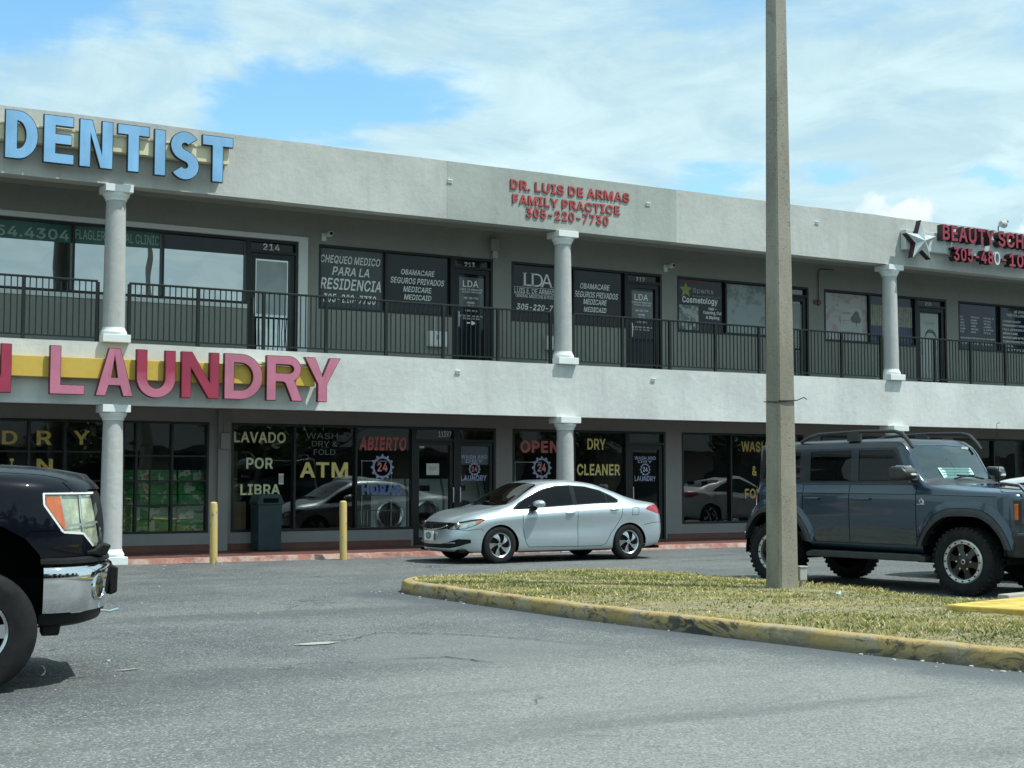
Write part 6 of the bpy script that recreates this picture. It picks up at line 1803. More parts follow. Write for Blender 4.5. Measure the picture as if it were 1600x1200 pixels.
def rim_offroad(o, rr, h, side):
    mb = MB(); y = h * .86 * side
    mb.lathe([(rr * .98, h * .62 * side), (rr * .995, y), (rr * .93, y + .016 * side), (rr * .80, y + .012 * side), (rr * .775, y - .01 * side), (rr * .775, h * .45 * side)], 64, (0, 0, 0), 'y', cap=False)
    mb.build('beadlock_ring', MT['alum'], o, smooth=35)
    mb = MB()
    for k in range(16):
        a = 2 * math.pi * k / 16; mb.lathe([(.0105, 0), (.0105, .012 * side), (.001, .014 * side)], 8, (rr * .87 * math.cos(a), y + .012 * side, rr * .87 * math.sin(a)), 'y', cap=False)
    mb.build('bolt', MT['black'], o)
    mb = MB()
    for k in range(6):
        a0 = 2 * math.pi * k / 6 + .26
        P = []
        for q, wd in ((.16, .20), (.5, .13), (.80, .20)): P.append((rr * q, wd * rr))
        pl = [(q * math.cos(a0) - w_ * math.sin(a0), q * math.sin(a0) + w_ * math.cos(a0)) for q, w_ in P] + [(q * math.cos(a0) + w_ * math.sin(a0), q * math.sin(a0) - w_ * math.cos(a0)) for q, w_ in P[::-1]]
        mb.prism(pl[::-1], h * .30 * side, h * .58 * side, lambda u, v, t: (u, t + .03 * side * (1 - math.hypot(u, v) / rr) , v))
    mb.lathe([(.001, h * .80 * side), (rr * .22, h * .78 * side), (rr * .27, h * .5 * side)], 24, (0, 0, 0), 'y', cap=False)
    mb.build('rim', pbr('gloss_black_rim', (.012, .012, .013), .28, .2, coat=.5), o, smooth=30)
    mb = MB()
    for k in range(6):
        a = 2 * math.pi * k / 6; mb.lathe([(.013, 0), (.012, .022 * side), (.001, .024 * side)], 8, (rr * .36 * math.cos(a), h * .66 * side, rr * .36 * math.sin(a)), 'y', cap=False)
    mb.lathe([(rr * .11, 0), (rr * .11, .006 * side), (rr * .07, .008 * side)], 20, (0, h * .80 * side, 0), 'y', cap=False)
    mb.build('lug_nut', MT['steel'], o)
    d = MB(); d.lathe([(0.001, h * .1 * side), (rr * .8, h * .08 * side)], 32, (0, 0, 0), 'y', cap=False); d.build('brake_disc', MT['dark'], o)
def rim_truck(o, rr, h, side):
    mb = MB(); y = h * .70 * side
    mb.lathe([(rr * .86, h * .30 * side), (rr * .90, h * .74 * side), (rr * .99, h * .88 * side), (rr * .99, h * .4 * side)], 48, (0, 0, 0), 'y', cap=False)
    for k in range(6):
        a0 = 2 * math.pi * k / 6
        pl = [(rr * q * math.cos(a0) - w_ * rr * math.sin(a0), rr * q * math.sin(a0) + w_ * rr * math.cos(a0)) for q, w_ in ((.2, .13), (.92, .22), (.92, -.22), (.2, -.13))]
        mb.prism(pl[::-1], y * .6, y, lambda u, v, t: (u, t, v))
    mb.lathe([(.001, y + .03 * side), (rr * .24, y + .025 * side), (rr * .28, y * .6)], 24, (0, 0, 0), 'y', cap=False)
    mb.build('rim', MT['steel'], o, smooth=30)
    d = MB(); d.lathe([(0.001, h * .2 * side), (rr * .95, h * .18 * side)], 32, (0, 0, 0), 'y', cap=False); d.build('brake_disc', MT['dark'], o)

def well(parent, x, z, r, y_in, y_out):
    mb = MB(); n = 20
    for sg in (1, -1):
        v, f = [], []
        for k in range(n + 1):
            a = math.pi * (-.02 + 1.04 * k / n)
            for yy in (y_in, y_out): v.append((x + r * math.cos(a), yy * sg, z + r * math.sin(a)))
        f = [(2 * k, 2 * k + 1, 2 * k + 3, 2 * k + 2) for k in range(n)]
        f.append(tuple(2 * k for k in range(n + 1)))
        mb.add(v, f)
        mb.build('wheel_well', MT['dark'], parent, recalc=False); mb = MB()
def seats(parent, xs, y, z, mat):
    for x in xs:
        for sg in (1, -1):
            mb = MB(); mb.box(x - .25, x + .27, sg * y - .24, sg * y + .24, z - .12, z + .06)
            mb.prism([(x + .18, z + .02), (x + .36, z), (x + .50, z + .56), (x + .38, z + .58)], sg * y - .23, sg * y + .23, lambda u, v, h: (u, h, v))
            mb.prism([(x + .40, z + .60), (x + .50, z + .60), (x + .54, z + .78), (x + .45, z + .79)], sg * y - .13, sg * y + .13, lambda u, v, h: (u, h, v))
            mb.build('seat', mat, parent, bevel=.04)

# ---- silver sedan ----------------------------------------------------------
def sedan_shell():
    rows = [
     dict(xn=-.80, xt=3.48, y=[(-.9, .74), (0, .78), (2.7, .78), (3.6, .72)], z=[(-.9, .205), (0, .185), (2.6, .19), (3.6, .27)]),
     dict(xn=-.865, xt=3.55, y=[(-.9, .79), (0, .835), (2.7, .835), (3.6, .79)], z=[(-.9, .235), (0, .215), (2.6, .22), (3.6, .31)]),
     dict(xn=-.895, xt=3.61, y=[(-.9, .83), (0, .862), (1.3, .868), (2.7, .866), (3.6, .83)], z=[(-.9, .35), (0, .34), (2.7, .34), (3.6, .44)]),
     dict(xn=-.90, xt=3.62, y=[(-.9, .835), (0, .862), (1.3, .858), (2.7, .868), (3.6, .84)], z=[(-.9, .49), (0, .56), (1.3, .60), (2.7, .64), (3.6, .62)]),
     dict(xn=-.865, xt=3.57, y=[(-.9, .80), (0, .866), (1.3, .878), (2.7, .872), (3.6, .79)], z=[(-.9, .60), (-.3, .725), (.3, .79), (1.4, .855), (2.4, .90), (3.1, .92), (3.6, .90)]),
     dict(xn=-.83, xt=3.53, y=[(-.9, .735), (-.3, .79), (.3, .805), (1.5, .815), (2.5, .79), (3.2, .735), (3.6, .69)], z=[(-.9, .665), (-.4, .80), (.24, .885), (1.51, .955), (2.46, 1.005), (3.0, 1.015), (3.6, .975)]),
     dict(xn=-.78, xt=3.49, y=[(-.9, .60), (0, .68), (.2, .715), (.5, .70), (.95, .632), (1.5, .605), (2.2, .60), (2.7, .63), (3.1, .62), (3.6, .55)],
          z=[(-.9, .70), (-.4, .865), (.12, .95), (.26, .985), (.6, 1.165), (.95, 1.312), (1.2, 1.362), (1.51, 1.374), (2.0, 1.335), (2.5, 1.195), (2.8, 1.10), (3.1, 1.045), (3.6, .995)]),
     dict(xn=-.765, xt=3.475, y=[(-.9, .34), (0, .38), (3.6, .34)], z=[(-.9, .71), (-.4, .885), (.08, .975), (.22, 1.01), (.93, 1.378), (1.2, 1.418), (1.5, 1.425), (2.0, 1.382), (2.45, 1.262), (2.86, 1.135), (3.1, 1.075), (3.6, 1.015)]),
     dict(xn=-.76, xt=3.47, y=[(-.9, 0), (3.6, 0)], z=[(-.9, .715), (-.4, .893), (.04, .985), (.16, 1.01), (.90, 1.385), (1.2, 1.43), (1.5, 1.436), (2.0, 1.392), (2.45, 1.278), (2.9, 1.14), (3.1, 1.085), (3.6, 1.02)]),
    ]
    S = Shell(loft(rows, -.30, 3.15, 2.3, 2.6))
    side = lambda c, n: n.y > .25 and c.y > .4
    glas = lambda c, n: n.y > .2 and c.z > .84 and c.y > .4
    top = lambda c, n: n.z > .2 and c.z > .9
    front = lambda c, n: n.x < -.25 and c.x < -.3
    dlo = [(.24, .905), (.42, 1.035), (.66, 1.165), (.95, 1.275), (1.22, 1.325), (1.51, 1.337), (1.85, 1.312), (2.15, 1.245), (2.38, 1.15), (2.50, 1.075), (2.49, 1.035), (2.44, 1.015), (1.95, 1.005), (1.51, .982), (.9, .948)]
    S.part('window_trim', dlo, 'xz', glas)
    S.part('window_front', [(.33, .935), (.50, 1.055), (.70, 1.155), (.96, 1.25), (1.22, 1.30), (1.50, 1.312), (1.50, 1.00), (.9, .965)], 'xz', glas)
    S.part('window_rear', [(1.59, 1.312), (1.85, 1.288), (2.14, 1.222), (2.23, 1.185), (2.23, 1.035), (1.95, 1.022), (1.59, 1.004)], 'xz', glas)
    S.part('window_quarter', [(2.255, 1.175), (2.37, 1.12), (2.465, 1.065), (2.44, 1.042), (2.255, 1.037)], 'xz', glas)
    S.part('windshield', [(.06, -.01), (.075, .25), (.13, .48), (.24, .64), (.5, .645), (.86, .575), (.90, .5), (.875, .25), (.87, -.01)], 'xy', top)
    S.part('rear_window', [(2.10, -.01), (2.11, .42), (2.2, .535), (2.72, .565), (2.80, .45), (2.84, .2), (2.84, -.01)], 'xy', top)
    S.part('DELETE', circle(0, .30, .365, 36), 'xz', side)
    S.part('DELETE', circle(2.67, .30, .365, 36), 'xz', side)
    dfront = [(.44, .90), (.44, .62), (.50, .36), (.56, .272), (1.565, .262), (1.565, .60), (1.555, .995), (1.545, 1.345), (1.2, 1.335), (.95, 1.285), (.64, 1.165), (.36, 1.0), (.25, .905)]
    drear = [(1.565, .262), (2.06, .262), (2.16, .30), (2.25, .46), (2.42, .66), (2.50, .80), (2.53, 1.06), (2.42, 1.15), (2.16, 1.262), (1.85, 1.325), (1.545, 1.345), (1.555, .995), (1.565, .60)]
    S.part('door_front', dfront, 'xz', side, ['body']); S.part('door_rear', drear, 'xz', side, ['body'])
    gl = lambda pts, on=None: S.line('gap', pts, .009, 'xz', side, ['body', 'door_front', 'door_rear'])
    gl([(.25, .90), (.44, .88), (.44, .62), (.50, .36), (.56, .272), (1.565, .262), (2.06, .262), (2.16, .30), (2.25, .46), (2.42, .66), (2.50, .80), (2.53, 1.05)])
    gl([(1.565, .262), (1.565, .60), (1.555, .985)])
    S.part('hood', [(.05, -.01), (.07, .25), (.11, .55), (.12, .695), (-.2, .66), (-.5, .595), (-.62, .52), (-.70, .3), (-.72, -.01)], 'xy', lambda c, n: n.z > .3 and c.x < .2, ['body'])
    S.part('bumper', [(-.95, .15), (-.34, .15), (-.33, .55), (-.36, .60), (-.60, .57), (-.80, .59), (-.95, .60)], 'xz', lambda c, n: c.x < -.2, ['body'])
    S.part('rear_bumper', [(3.0, .15), (3.7, .15), (3.7, .66), (3.2, .66), (2.98, .62)], 'xz', lambda c, n: c.x > 2.9, ['body'])
    S.line('gap', [(.12, .70), (-.2, .665), (-.5, .60), (-.62, .52)], .010, 'xy', lambda c, n: n.z > .3 and c.x < .2, ['body', 'hood'])
    gl([(2.72, .80), (2.86, .80), (2.88, .93), (2.74, .93), (2.72, .80)])
    hl = [(-.80, .585), (-.62, .60), (-.45, .665), (-.30, .748), (-.36, .765), (-.52, .745), (-.70, .70), (-.80, .66)]
    S.part('headlight', hl, 'xz', lambda c, n: c.x < -.2 and c.y > .42)
    S.line('gap', hl + hl[:1], .010, 'xz', lambda c, n: c.x < -.2 and c.y > .42)
    S.part('turn_lamp', [(-.44, .674), (-.38, .702), (-.335, .735), (-.37, .745), (-.45, .720)], 'xz', lambda c, n: c.x < -.2 and c.y > .42, ['headlight'])
    S.part('grille', [(-.01, .565), (.30, .575), (.46, .605), (.545, .66), (.52, .695), (.3, .70), (-.01, .70)], 'yz', front)
    S.part('intake', [(-.01, .265), (.50, .265), (.66, .30), (.80, .36), (.80, .42), (.66, .425), (.50, .375), (.3, .335), (-.01, .33)], 'yz', front)
    S.part('taillight', [(3.02, .90), (3.30, .815), (3.56, .80), (3.62, .86), (3.57, .985), (3.30, .985), (3.10, .955)], 'xz', lambda c, n: c.x > 2.9 and c.y > .42 and n.z < .8)
    S.line('gap', [(-.86, .60), (-.60, .57), (-.36, .60), (-.33, .55)], .008, 'xz', lambda c, n: c.x < -.2 and n.y > .2, ['body', 'bumper', 'rear_bumper'])
    S.line('gap', [(2.98, .62), (3.2, .66), (3.62, .66)], .008, 'xz', lambda c, n: c.x > 2.9 and n.y > .2, ['body', 'bumper', 'rear_bumper'])
    return S
SEDAN = sedan_shell()
def emit_common(S, root, paint, trim_mat):
    S.emit('body', paint, root, 'body'); S.emit('hood', paint, root, 'hood')
    S.emit('bumper', paint, root, 'bumper'); S.emit('rear_bumper', paint, root, 'bumper')
    S.emit('gap', MT['dark'], root, 'panel_gap', 0, -.004)
    S.emit('windshield', CAR_SHIELD, root, 'windshield'); S.emit('rear_window', CAR_GLASS, root, 'rear_window')
    S.emit('grille', MT['black'], root, 'grille', 0, -.012)
    S.emit('window_trim', trim_mat, root, 'window_trim', 0, .0)
def sedan(label, paint, loc, rz, group=None, zs=1.0, full=True):
    root = empty('sedan_car', loc, rz); tag(root, label, 'car', group)
    root.scale = (1, 1, zs)
    S = SEDAN
    emit_common(S, root, paint, MT['gloss_black'])
    for sg in (1, -1):
        d = S.emit('door_front', paint, root, 'door', sg); S.emit('window_front', CAR_GLASS, d, 'window', sg, -.003)
        h = MB(); h.tube([(1.30, sg * .872, .845), (1.34, sg * .90, .845), (1.44, sg * .902, .85), (1.50, sg * .875, .852)], [.012, .017, .017, .012], 10); h.build('handle', paint, d, smooth=60)
        d = S.emit('door_rear', paint, root, 'door', sg); S.emit('window_rear', CAR_GLASS, d, 'window', sg, -.003); S.emit('window_quarter', CAR_GLASS, d, 'window', sg, -.003)
        h = MB(); h.tube([(2.24, sg * .865, .895), (2.28, sg * .892, .897), (2.38, sg * .893, .90), (2.44, sg * .862, .90)], [.012, .017, .017, .012], 10); h.build('handle', paint, d, smooth=60)
        l = S.emit('headlight', CLEAR, root, 'headlight', sg); S.emit('headlight', HLIN, l, 'reflector', sg, -.022)
        S.emit('turn_lamp', AMBER, l, 'turn_signal', sg)
        mb = MB(); mb.lathe([(.02, -.03), (.05, -.025), (.062, 0), (.06, .01)], 20, (-.70, sg * .60, .655), 'x'); mb.build('bulb_projector', MT['steel'], l, smooth=40)
        S.emit('taillight', REDL, root, 'taillight', sg)
        m = MB(); bmx = bmesh.new(); bmesh.ops.create_uvsphere(bmx, u_segments=20, v_segments=12, radius=1)
        for v in bmx.verts:
            v.co.x = v.co.x * (.13 if v.co.x < 0 else .085); v.co.z = v.co.z * (.066 + .01 * v.co.y * sg); v.co.y *= .125
        vs = [tuple(v.co + Vector((.72, sg * .965, 1.015))) for v in bmx.verts]; fs_ = [[v.index for v in f.verts] for f in bmx.faces]; bmx.free()
        m.add(vs, fs_); mo = m.build('mirror', paint, root, smooth=60)
        m = MB(); m.prism([(.58, .90), (.70, .90), (.74, .98), (.66, .98)], sg * .80, sg * .90, lambda u, v, t: (u, t, v)); m.build('mirror_stalk', MT['black'], mo, bevel=.008)
        for x in (0, 2.67): wheel(root, x, sg * .762, .318, .318, .20, sg, .212, rim_hubcap)
    S.emit('intake', MT['black'], root, 'lower_intake', 0, -.018)
    well(root, 0, .30, .37, .48, .84); well(root, 2.67, .30, .37, .48, .84)
    mb = MB(); mb.box(-.72, 3.40, -.74, .74, .19, .24); mb.box(.40, 2.28, -.80, .80, .18, .235); mb.build('underbody', MT['dark'], root)
    mb = MB(); mb.prism([(.12, .93), (.42, .95), (.52, .80), (.15, .75)], -.66, .66, lambda u, v, t: (u, t, v)); mb.build('dashboard', INTER, root, bevel=.03)
    mb = MB(); mb.box(.3, 3.0, -.76, .76, .30, .40); mb.box(2.35, 2.95, -.62, .62, .86, .98); mb.build('cabin_floor', INTER, root)
    seats(root, (1.05, 1.95), .36, .56, INTER)
    mb = MB(); ring_ = [(.62 + .03 * math.sin(a), -.36 + .18 * math.cos(a), .93 + .18 * math.sin(a)) for a in np.linspace(0, 2 * math.pi, 25)]; mb.tube(ring_, .014, 8, False); mb.build('steering_wheel', MT['black'], root)
    # chrome grille bar and emblem
    mb = MB(); mb.tube([(-.895 + .20 * abs(t) ** 2.0, t, .578 + .30 * t * t) for t in np.linspace(-.50, .50, 21)], .012, 8); mb.build('grille_bar', MT['chrome'], root, smooth=60)
    mb = MB()
    for t in (.615, .645, .672): mb.tube([(-.853 + .20 * abs(u) ** 2.0, u, t + .02 * u * u) for u in np.linspace(-.44, .44, 15)], .006, 6)
    mb.build('grille_slat', pbr('dark_slat', (.03, .03, .032), .35), root)
    mb = MB()
    for a, b_ in ((-.045, -.018), (.018, .045)): mb.prism([(a * 1.0, .600), (b_ * .9, .600), (b_ * 1.15, .690), (a * 1.25, .690)], -.895, -.880, lambda u, v, t: (t, u, v))
    mb.box(-.895, -.880, -.025, .025, .636, .652); mb.build('emblem', MT['chrome'], root)
    if full:
        mb = MB(); mb.box(-.945, -.925, -.165, .165, .385, .55); p = mb.build('licence_plate', MT['white_trim'], root, bevel=.004)
        mb = MB(); mb.lathe([(.055, -.003), (.055, .0)], 20, (-.9455, 0, .47), 'x'); q = mb.build('plate_emblem', MT['black'], p)
        for v in q.data.vertices: v.co.y *= 1.7
        mb = MB(); mb.lathe([(.040, -.003), (.040, .0)], 20, (-.949, 0, .47), 'x'); q = mb.build('plate_emblem', MT['grey_vinyl'], p)
        for v in q.data.vertices: v.co.y *= 1.8
    mb = MB(); mb.tube([(-.862 + .36 * abs(t) ** 2.6, t, .345 + .02 * abs(t)) for t in np.linspace(-.62, .62, 21)], .013, 8); mb.build('intake_trim', pbr('silver_trim', (.35, .37, .38), .35, .4), root, smooth=60)
    for sg in (1, -1):
        mb = MB(); mb.tube([(.10 + .0, sg * (.10 if sg > 0 else .5), 1.012), (.20, sg * (.30 if sg > 0 else .05), 1.04), (.22, sg * .52 if sg > 0 else .18, 1.03)], .009, 6); mb.build('wiper', MT['black'], root)
    return root
SILVER = car_paint('silver_blue_paint', (.50, .585, .62), .16, .34, .62, .05)
WHITE_P = car_paint('white_paint', (.70, .72, .71), .06, .35, 0, .05)
# ---- blue off-roader -------------------------------------------------------
def offroad_shell():
    rows = [
     dict(xn=-.74, xt=3.36, y=[(-.9, .84), (3.6, .84)], z=[(-.9, .56), (0, .50), (3.6, .56)]),
     dict(xn=-.78, xt=3.42, y=[(-.9, .89), (3.6, .89)], z=[(-.9, .60), (0, .54), (3.6, .60)]),
     dict(xn=-.80, xt=3.46, y=[(-.9, .915), (1.5, .918), (3.6, .915)], z=[(-.9, .80), (0, .78), (3.6, .80)]),
     dict(xn=-.80, xt=3.47, y=[(-.9, .915), (1.5, .925), (3.6, .92)], z=[(-.9, 1.04), (1, 1.06), (3.6, 1.06)]),
     dict(xn=-.79, xt=3.46, y=[(-.9, .905), (1.5, .925), (3.6, .915)], z=[(-.9, 1.195), (.6, 1.245), (3.6, 1.26)], sub=3),
     dict(xn=-.785, xt=3.45, y=[(-.9, .895), (1.5, .915), (3.6, .905)], z=[(-.9, 1.225), (.6, 1.275), (3.6, 1.29)], sub=4),
     dict(xn=-.76, xt=3.44, y=[(-.9, .855), (.6, .885), (1.5, .885), (3.6, .88)], z=[(-.9, 1.265), (.58, 1.345), (.70, 1.375), (3.6, 1.385)]),
     dict(xn=-.735, xt=3.42, y=[(-.9, .70), (.5, .80), (.62, .84), (.95, .825), (1.5, .825), (3.6, .82)],
          z=[(-.9, 1.295), (.52, 1.385), (.60, 1.405), (.66, 1.46), (.94, 1.855), (1.05, 1.895), (3.2, 1.88), (3.6, 1.86)]),
     dict(xn=-.73, xt=3.41, y=[(-.9, .58), (.5, .70), (.95, .745), (3.6, .745)],
          z=[(-.9, 1.305), (.50, 1.405), (.58, 1.42), (.64, 1.47), (.91, 1.89), (1.02, 1.955), (1.3, 1.965), (3.2, 1.945), (3.6, 1.92)]),
     dict(xn=-.73, xt=3.41, y=[(-.9, 0), (3.6, 0)],
          z=[(-.9, 1.315), (.46, 1.415), (.53, 1.43), (.58, 1.475), (.86, 1.90), (.98, 1.975), (1.3, 1.99), (3.2, 1.965), (3.6, 1.94)]),
    ]
    S = Shell(loft(rows, -.52, 3.15, 4.2, 3.8, 84, 14))
    side = lambda c, n: n.y > .3 and c.y > .5
    # dark hard top and window band behind the A pillar
    S.part('roof', [(1.02, 1.865), (3.7, 1.85), (3.7, 2.1), (.86, 2.1), (.86, 1.93), (.96, 1.88)], 'xz')
    S.part('window_band', [(.80, 1.395), (3.7, 1.40), (3.7, 1.85), (1.02, 1.865), (.985, 1.83)], 'xz', lambda c, n: c.z > 1.38)
    glas = lambda c, n: n.y > .2 and c.y > .5
    S.part('window_front', [(.87, 1.425), (1.60, 1.425), (1.60, 1.83), (1.07, 1.83), (1.015, 1.79)], 'xz', glas)
    S.part('window_rear', [(1.72, 1.425), (2.40, 1.425), (2.40, 1.825), (1.72, 1.83)], 'xz', glas)
    S.part('window_cargo', [(2.58, 1.44), (3.22, 1.45), (3.18, 1.80), (2.58, 1.82)], 'xz', glas)
    S.part('windshield', [(-.01, 1.45), (.765, 1.45), (.775, 1.50), (.73, 1.86), (.67, 1.885), (-.01, 1.90)], 'yz', lambda c, n: n.x < -.25 and .4 < c.x < 1.1)
    S.part('rear_window', [(-.01, 1.45), (.66, 1.45), (.62, 1.82), (-.01, 1.84)], 'yz', lambda c, n: n.x > .4 and c.x > 2.95)
    S.part('cowl', [(.30, -.01), (.30, .55), (.42, .80), (.60, .86), (.64, .70), (.57, -.01)], 'xy', lambda c, n: n.z > .5 and 1.3 < c.z < 1.46)
    arch = lambda cx: [(cx - .60, .45), (cx - .60, .62), (cx - .50, .80), (cx - .38, .935), (cx - .22, 1.0), (cx + .22, 1.0), (cx + .38, .935), (cx + .50, .80), (cx + .60, .62), (cx + .60, .45)]
    S.part('DELETE', arch(0), 'xz', side); S.part('DELETE', arch(3.0), 'xz', side)
    low = lambda c, n: n.y > .3 and c.y > .5 and c.z < 1.40
    S.part('rocker', [(.60, .40), (2.42, .40), (2.42, .60), (.60, .60)], 'xz', low, ['body'])
    S.part('door_front', [(.685, .60), (1.725, .60), (1.725, 1.394), (.685, 1.394)], 'xz', low, ['body'])
    S.part('door_rear', [(1.725, .60), (2.36, .60), (2.42, .80), (2.50, .95), (2.50, 1.394), (1.725, 1.394)], 'xz', low, ['body'])
    on = ['body', 'door_front', 'door_rear']
    S.line('gap', [(.685, 1.394), (.685, .60), (1.725, .60), (2.36, .60), (2.42, .80), (2.50, .95), (2.50, 1.394)], .011, 'xz', low, on)
    S.line('gap', [(1.725, .60), (1.725, 1.394)], .011, 'xz', low, on)
    S.part('window_sill', [(.68, 1.372), (2.54, 1.372), (2.54, 1.402), (.68, 1.402)], 'xz', lambda c, n: c.y > .5 and n.y > .15 and c.z < 1.42, ['body', 'door_front', 'door_rear', 'window_band', 'gap'])
    S.part('hood', [(.30, -.01), (.30, .66), (-.3, .62), (-.66, .56), (-.74, .4), (-.745, -.01)], 'xy', lambda c, n: n.z > .4 and c.x < .4, ['body'])
    S.line('gap', [(.40, .75), (.30, .71), (-.3, .655), (-.70, .58)], .012, 'xy', lambda c, n: n.z > .4 and c.x < .5, ['body', 'hood'])
    S.part('grille', [(-.01, .90), (.84, .90), (.865, .93), (.865, 1.17), (.83, 1.205), (-.01, 1.205)], 'yz', lambda c, n: n.x < -.3 and c.x < -.5)
    S.part('taillight', [(.80, .92), (.93, .92), (.93, 1.24), (.80, 1.24)], 'yz', lambda c, n: c.x > 3.30)
    return S
def offroader():
    # heading: mostly towards the viewer
    az = R(170)
    hx, hy = math.sin(az), math.cos(az)
    nx, ny = -hy, hx           # away from the viewer
    ox, oy = 13.84 + nx * .965, 12.71 + ny * .965
    root = empty('offroad_car', (ox, oy, 0), math.atan2(-hy, -hx)); tag(root, 'slate blue four door off-roader with dark roof rails parked beyond the concrete pole', 'car')
    paint = car_paint('slate_blue_paint', (.017, .042, .070), .25, .22, .18, .012)
    S = offroad_shell()
    TRIM = pbr('satin_black_trim', (.030, .034, .036), .42, 0, .5, var=.2, scale=6, bump=.0006, bscale=400)
    ROOF = pbr('graphite_roof', (.028, .036, .043), .32, 0, .5, coat=.4, var=.15, scale=3)
    BAND = pbr('gloss_dark_pillar', (.014, .021, .026), .25, 0, .35, coat=.25, var=.15)
    S.emit('body', paint, root, 'body'); S.emit('hood', paint, root, 'hood'); S.emit('roof', ROOF, root, 'roof'); S.emit('window_band', BAND, root, 'pillar_band')
    S.emit('gap', MT['dark'], root, 'panel_gap', 0, -.004); S.emit('cowl', TRIM, root, 'cowl'); S.emit('window_sill', TRIM, root, 'window_sill', 0, .006); S.emit('rocker', paint, root, 'rocker')
    ws = S.emit('windshield', SHIELD2, root, 'windshield', 0, -.004); S.emit('rear_window', CAR_GLASS, root, 'rear_window')
    S.emit('grille', TRIM, root, 'grille', 0, -.02)
    for sg in (1, -1):
        d1 = S.emit('door_front', paint, root, 'door', sg); S.emit('window_front', CAR_GLASS, d1, 'window', sg, -.008)
        d2 = S.emit('door_rear', paint, root, 'door', sg); S.emit('window_rear', CAR_GLASS, d2, 'window', sg, -.008)
        S.emit('window_cargo', CAR_GLASS, root, 'window', sg, -.006)
        for d, x in ((d1, 1.50), (d2, 2.32)):
            h = MB(); h.tube([(x - .13, sg * .915, 1.185), (x - .12, sg * .955, 1.187), (x + .12, sg * .957, 1.187), (x + .13, sg * .92, 1.185)], [.012, .018, .018, .012], 10); h.build('handle', paint, d, smooth=60)
        S.emit('taillight', REDL, root, 'taillight', sg, .01)
        # character line along the doors
        mb = MB(); mb.tube([(-.45, sg * .912, 1.238), (.6, sg * .926, 1.256), (1.7, sg * .928, 1.262), (2.9, sg * .924, 1.264)], .006, 6); mb.build('side_moulding', paint, root, smooth=60)
        # flares
        for cx in (0, 3.0):
            mb = MB()
            o_ = [(-.675, .60), (-.625, .72), (-.54, .86), (-.40, 1.005), (-.22, 1.085), (0, 1.10), (.22, 1.085), (.40, 1.005), (.54, .86), (.625, .72), (.675, .60)]
            i_ = [(-.585, .60), (-.545, .70), (-.47, .81), (-.355, .915), (-.20, .98), (0, .99), (.20, .98), (.355, .915), (.47, .81), (.545, .70), (.585, .60)]
            n = len(o_)
            def fine(pl):
                return [(pchip([(i, p[0]) for i, p in enumerate(pl)], np.array([t]))[0], pchip([(i, p[1]) for i, p in enumerate(pl)], np.array([t]))[0]) for t in np.linspace(0, n - 1, 41)]
            O, I = fine(o_), fine(i_); m = len(O); v = []
            if cx > 1: O = [(p[0] * (.80 if p[0] > 0 else 1), p[1]) for p in O]; I = [(p[0] * (.84 if p[0] > 0 else 1), p[1]) for p in I]
            for k in range(m):
                cxm, czm = O[k][0] * .5 + I[k][0] * .5, O[k][1] * .5 + I[k][1] * .5
                v += [(cx + O[k][0], sg * .912, O[k][1]), (cx + O[k][0] * .985, sg * .958, O[k][1] - .014), (cx + cxm, sg * .978, czm), (cx + I[k][0], sg * .975, I[k][1]), (cx + I[k][0], sg * .86, I[k][1])]
            f = [(k * 5 + j, (k + 1) * 5 + j, (k + 1) * 5 + j + 1, k * 5 + j + 1) for k in range(m - 1) for j in range(4)]
            mb.add(v, f); fl = mb.build('fender_flare', TRIM, root, smooth=38)
            # painted bulge above the flare
            mb = MB(); v = []
            for k in range(m):
                s = math.sin(math.pi * k / (m - 1)) ** .6
                v += [(cx + O[k][0] * (1.0 + (.14 if O[k][0] < .2 or cx < 1 else .03) * s), sg * .916, O[k][1] + .085 * s), (cx + O[k][0] * (1.0 + .07 * s), sg * .935, O[k][1] + .045 * s), (cx + O[k][0], sg * .950, O[k][1] - .006)]
            mb.add(v, [(k * 3 + j, (k + 1) * 3 + j, (k + 1) * 3 + j + 1, k * 3 + j + 1) for k in range(m - 1) for j in range(2)])
            mb.build('fender_bulge', paint, root, smooth=60)
        # lamps
        lp = MB(); lp.lathe([(.105, .0), (.125, -.012), (.135, -.01), (.14, .03)], 36, (-.80, sg * .665, 1.055), 'x', cap=False); hl = lp.build('headlight', MT['chrome'], root, smooth=40)
        lp = MB(); lp.lathe([(.001, .012), (.06, .016), (.115, .004)], 36, (-.80, sg * .665, 1.055), 'x', cap=False); lp.build('reflector', HLIN, hl, smooth=50)
        lp = MB(); lp.box(-.812, -.795, sg * .665 - .105, sg * .665 + .105, 1.045, 1.065); lp.build('light_bar', MT['white_trim'], hl)
        lp = MB(); lp.lathe([(.001, -.022), (.07, -.018), (.122, -.006)], 36, (-.80, sg * .665, 1.055), 'x', cap=False); lp.build('lens', CLEAR, hl, smooth=60)
        lp = MB(); lp.prism([(-.70, .955), (-.745, .955), (-.745, 1.15), (-.70, 1.15)], sg * .875, sg * .925, lambda u, v, t: (u, t, v)); lp.build('side_marker', AMBER, root, bevel=.006)
        lp = MB(); lp.prism([(-.60, .90), (-.79, .90), (-.79, 1.20), (-.60, 1.20)], sg * .86, sg * .893, lambda u, v, t: (u, t, v)); lp.build('lamp_surround', TRIM, root, bevel=.01)
        # hood corner strip
        mb = MB(); mb.tube([(-.40, sg * .70, 1.365), (-.42, sg * .74, 1.395), (-.68, sg * .76, 1.37), (-.78, sg * .77, 1.275)], [.016, .020, .020, .014], 8); mb.build('trail_sight', TRIM, root, smooth=50)
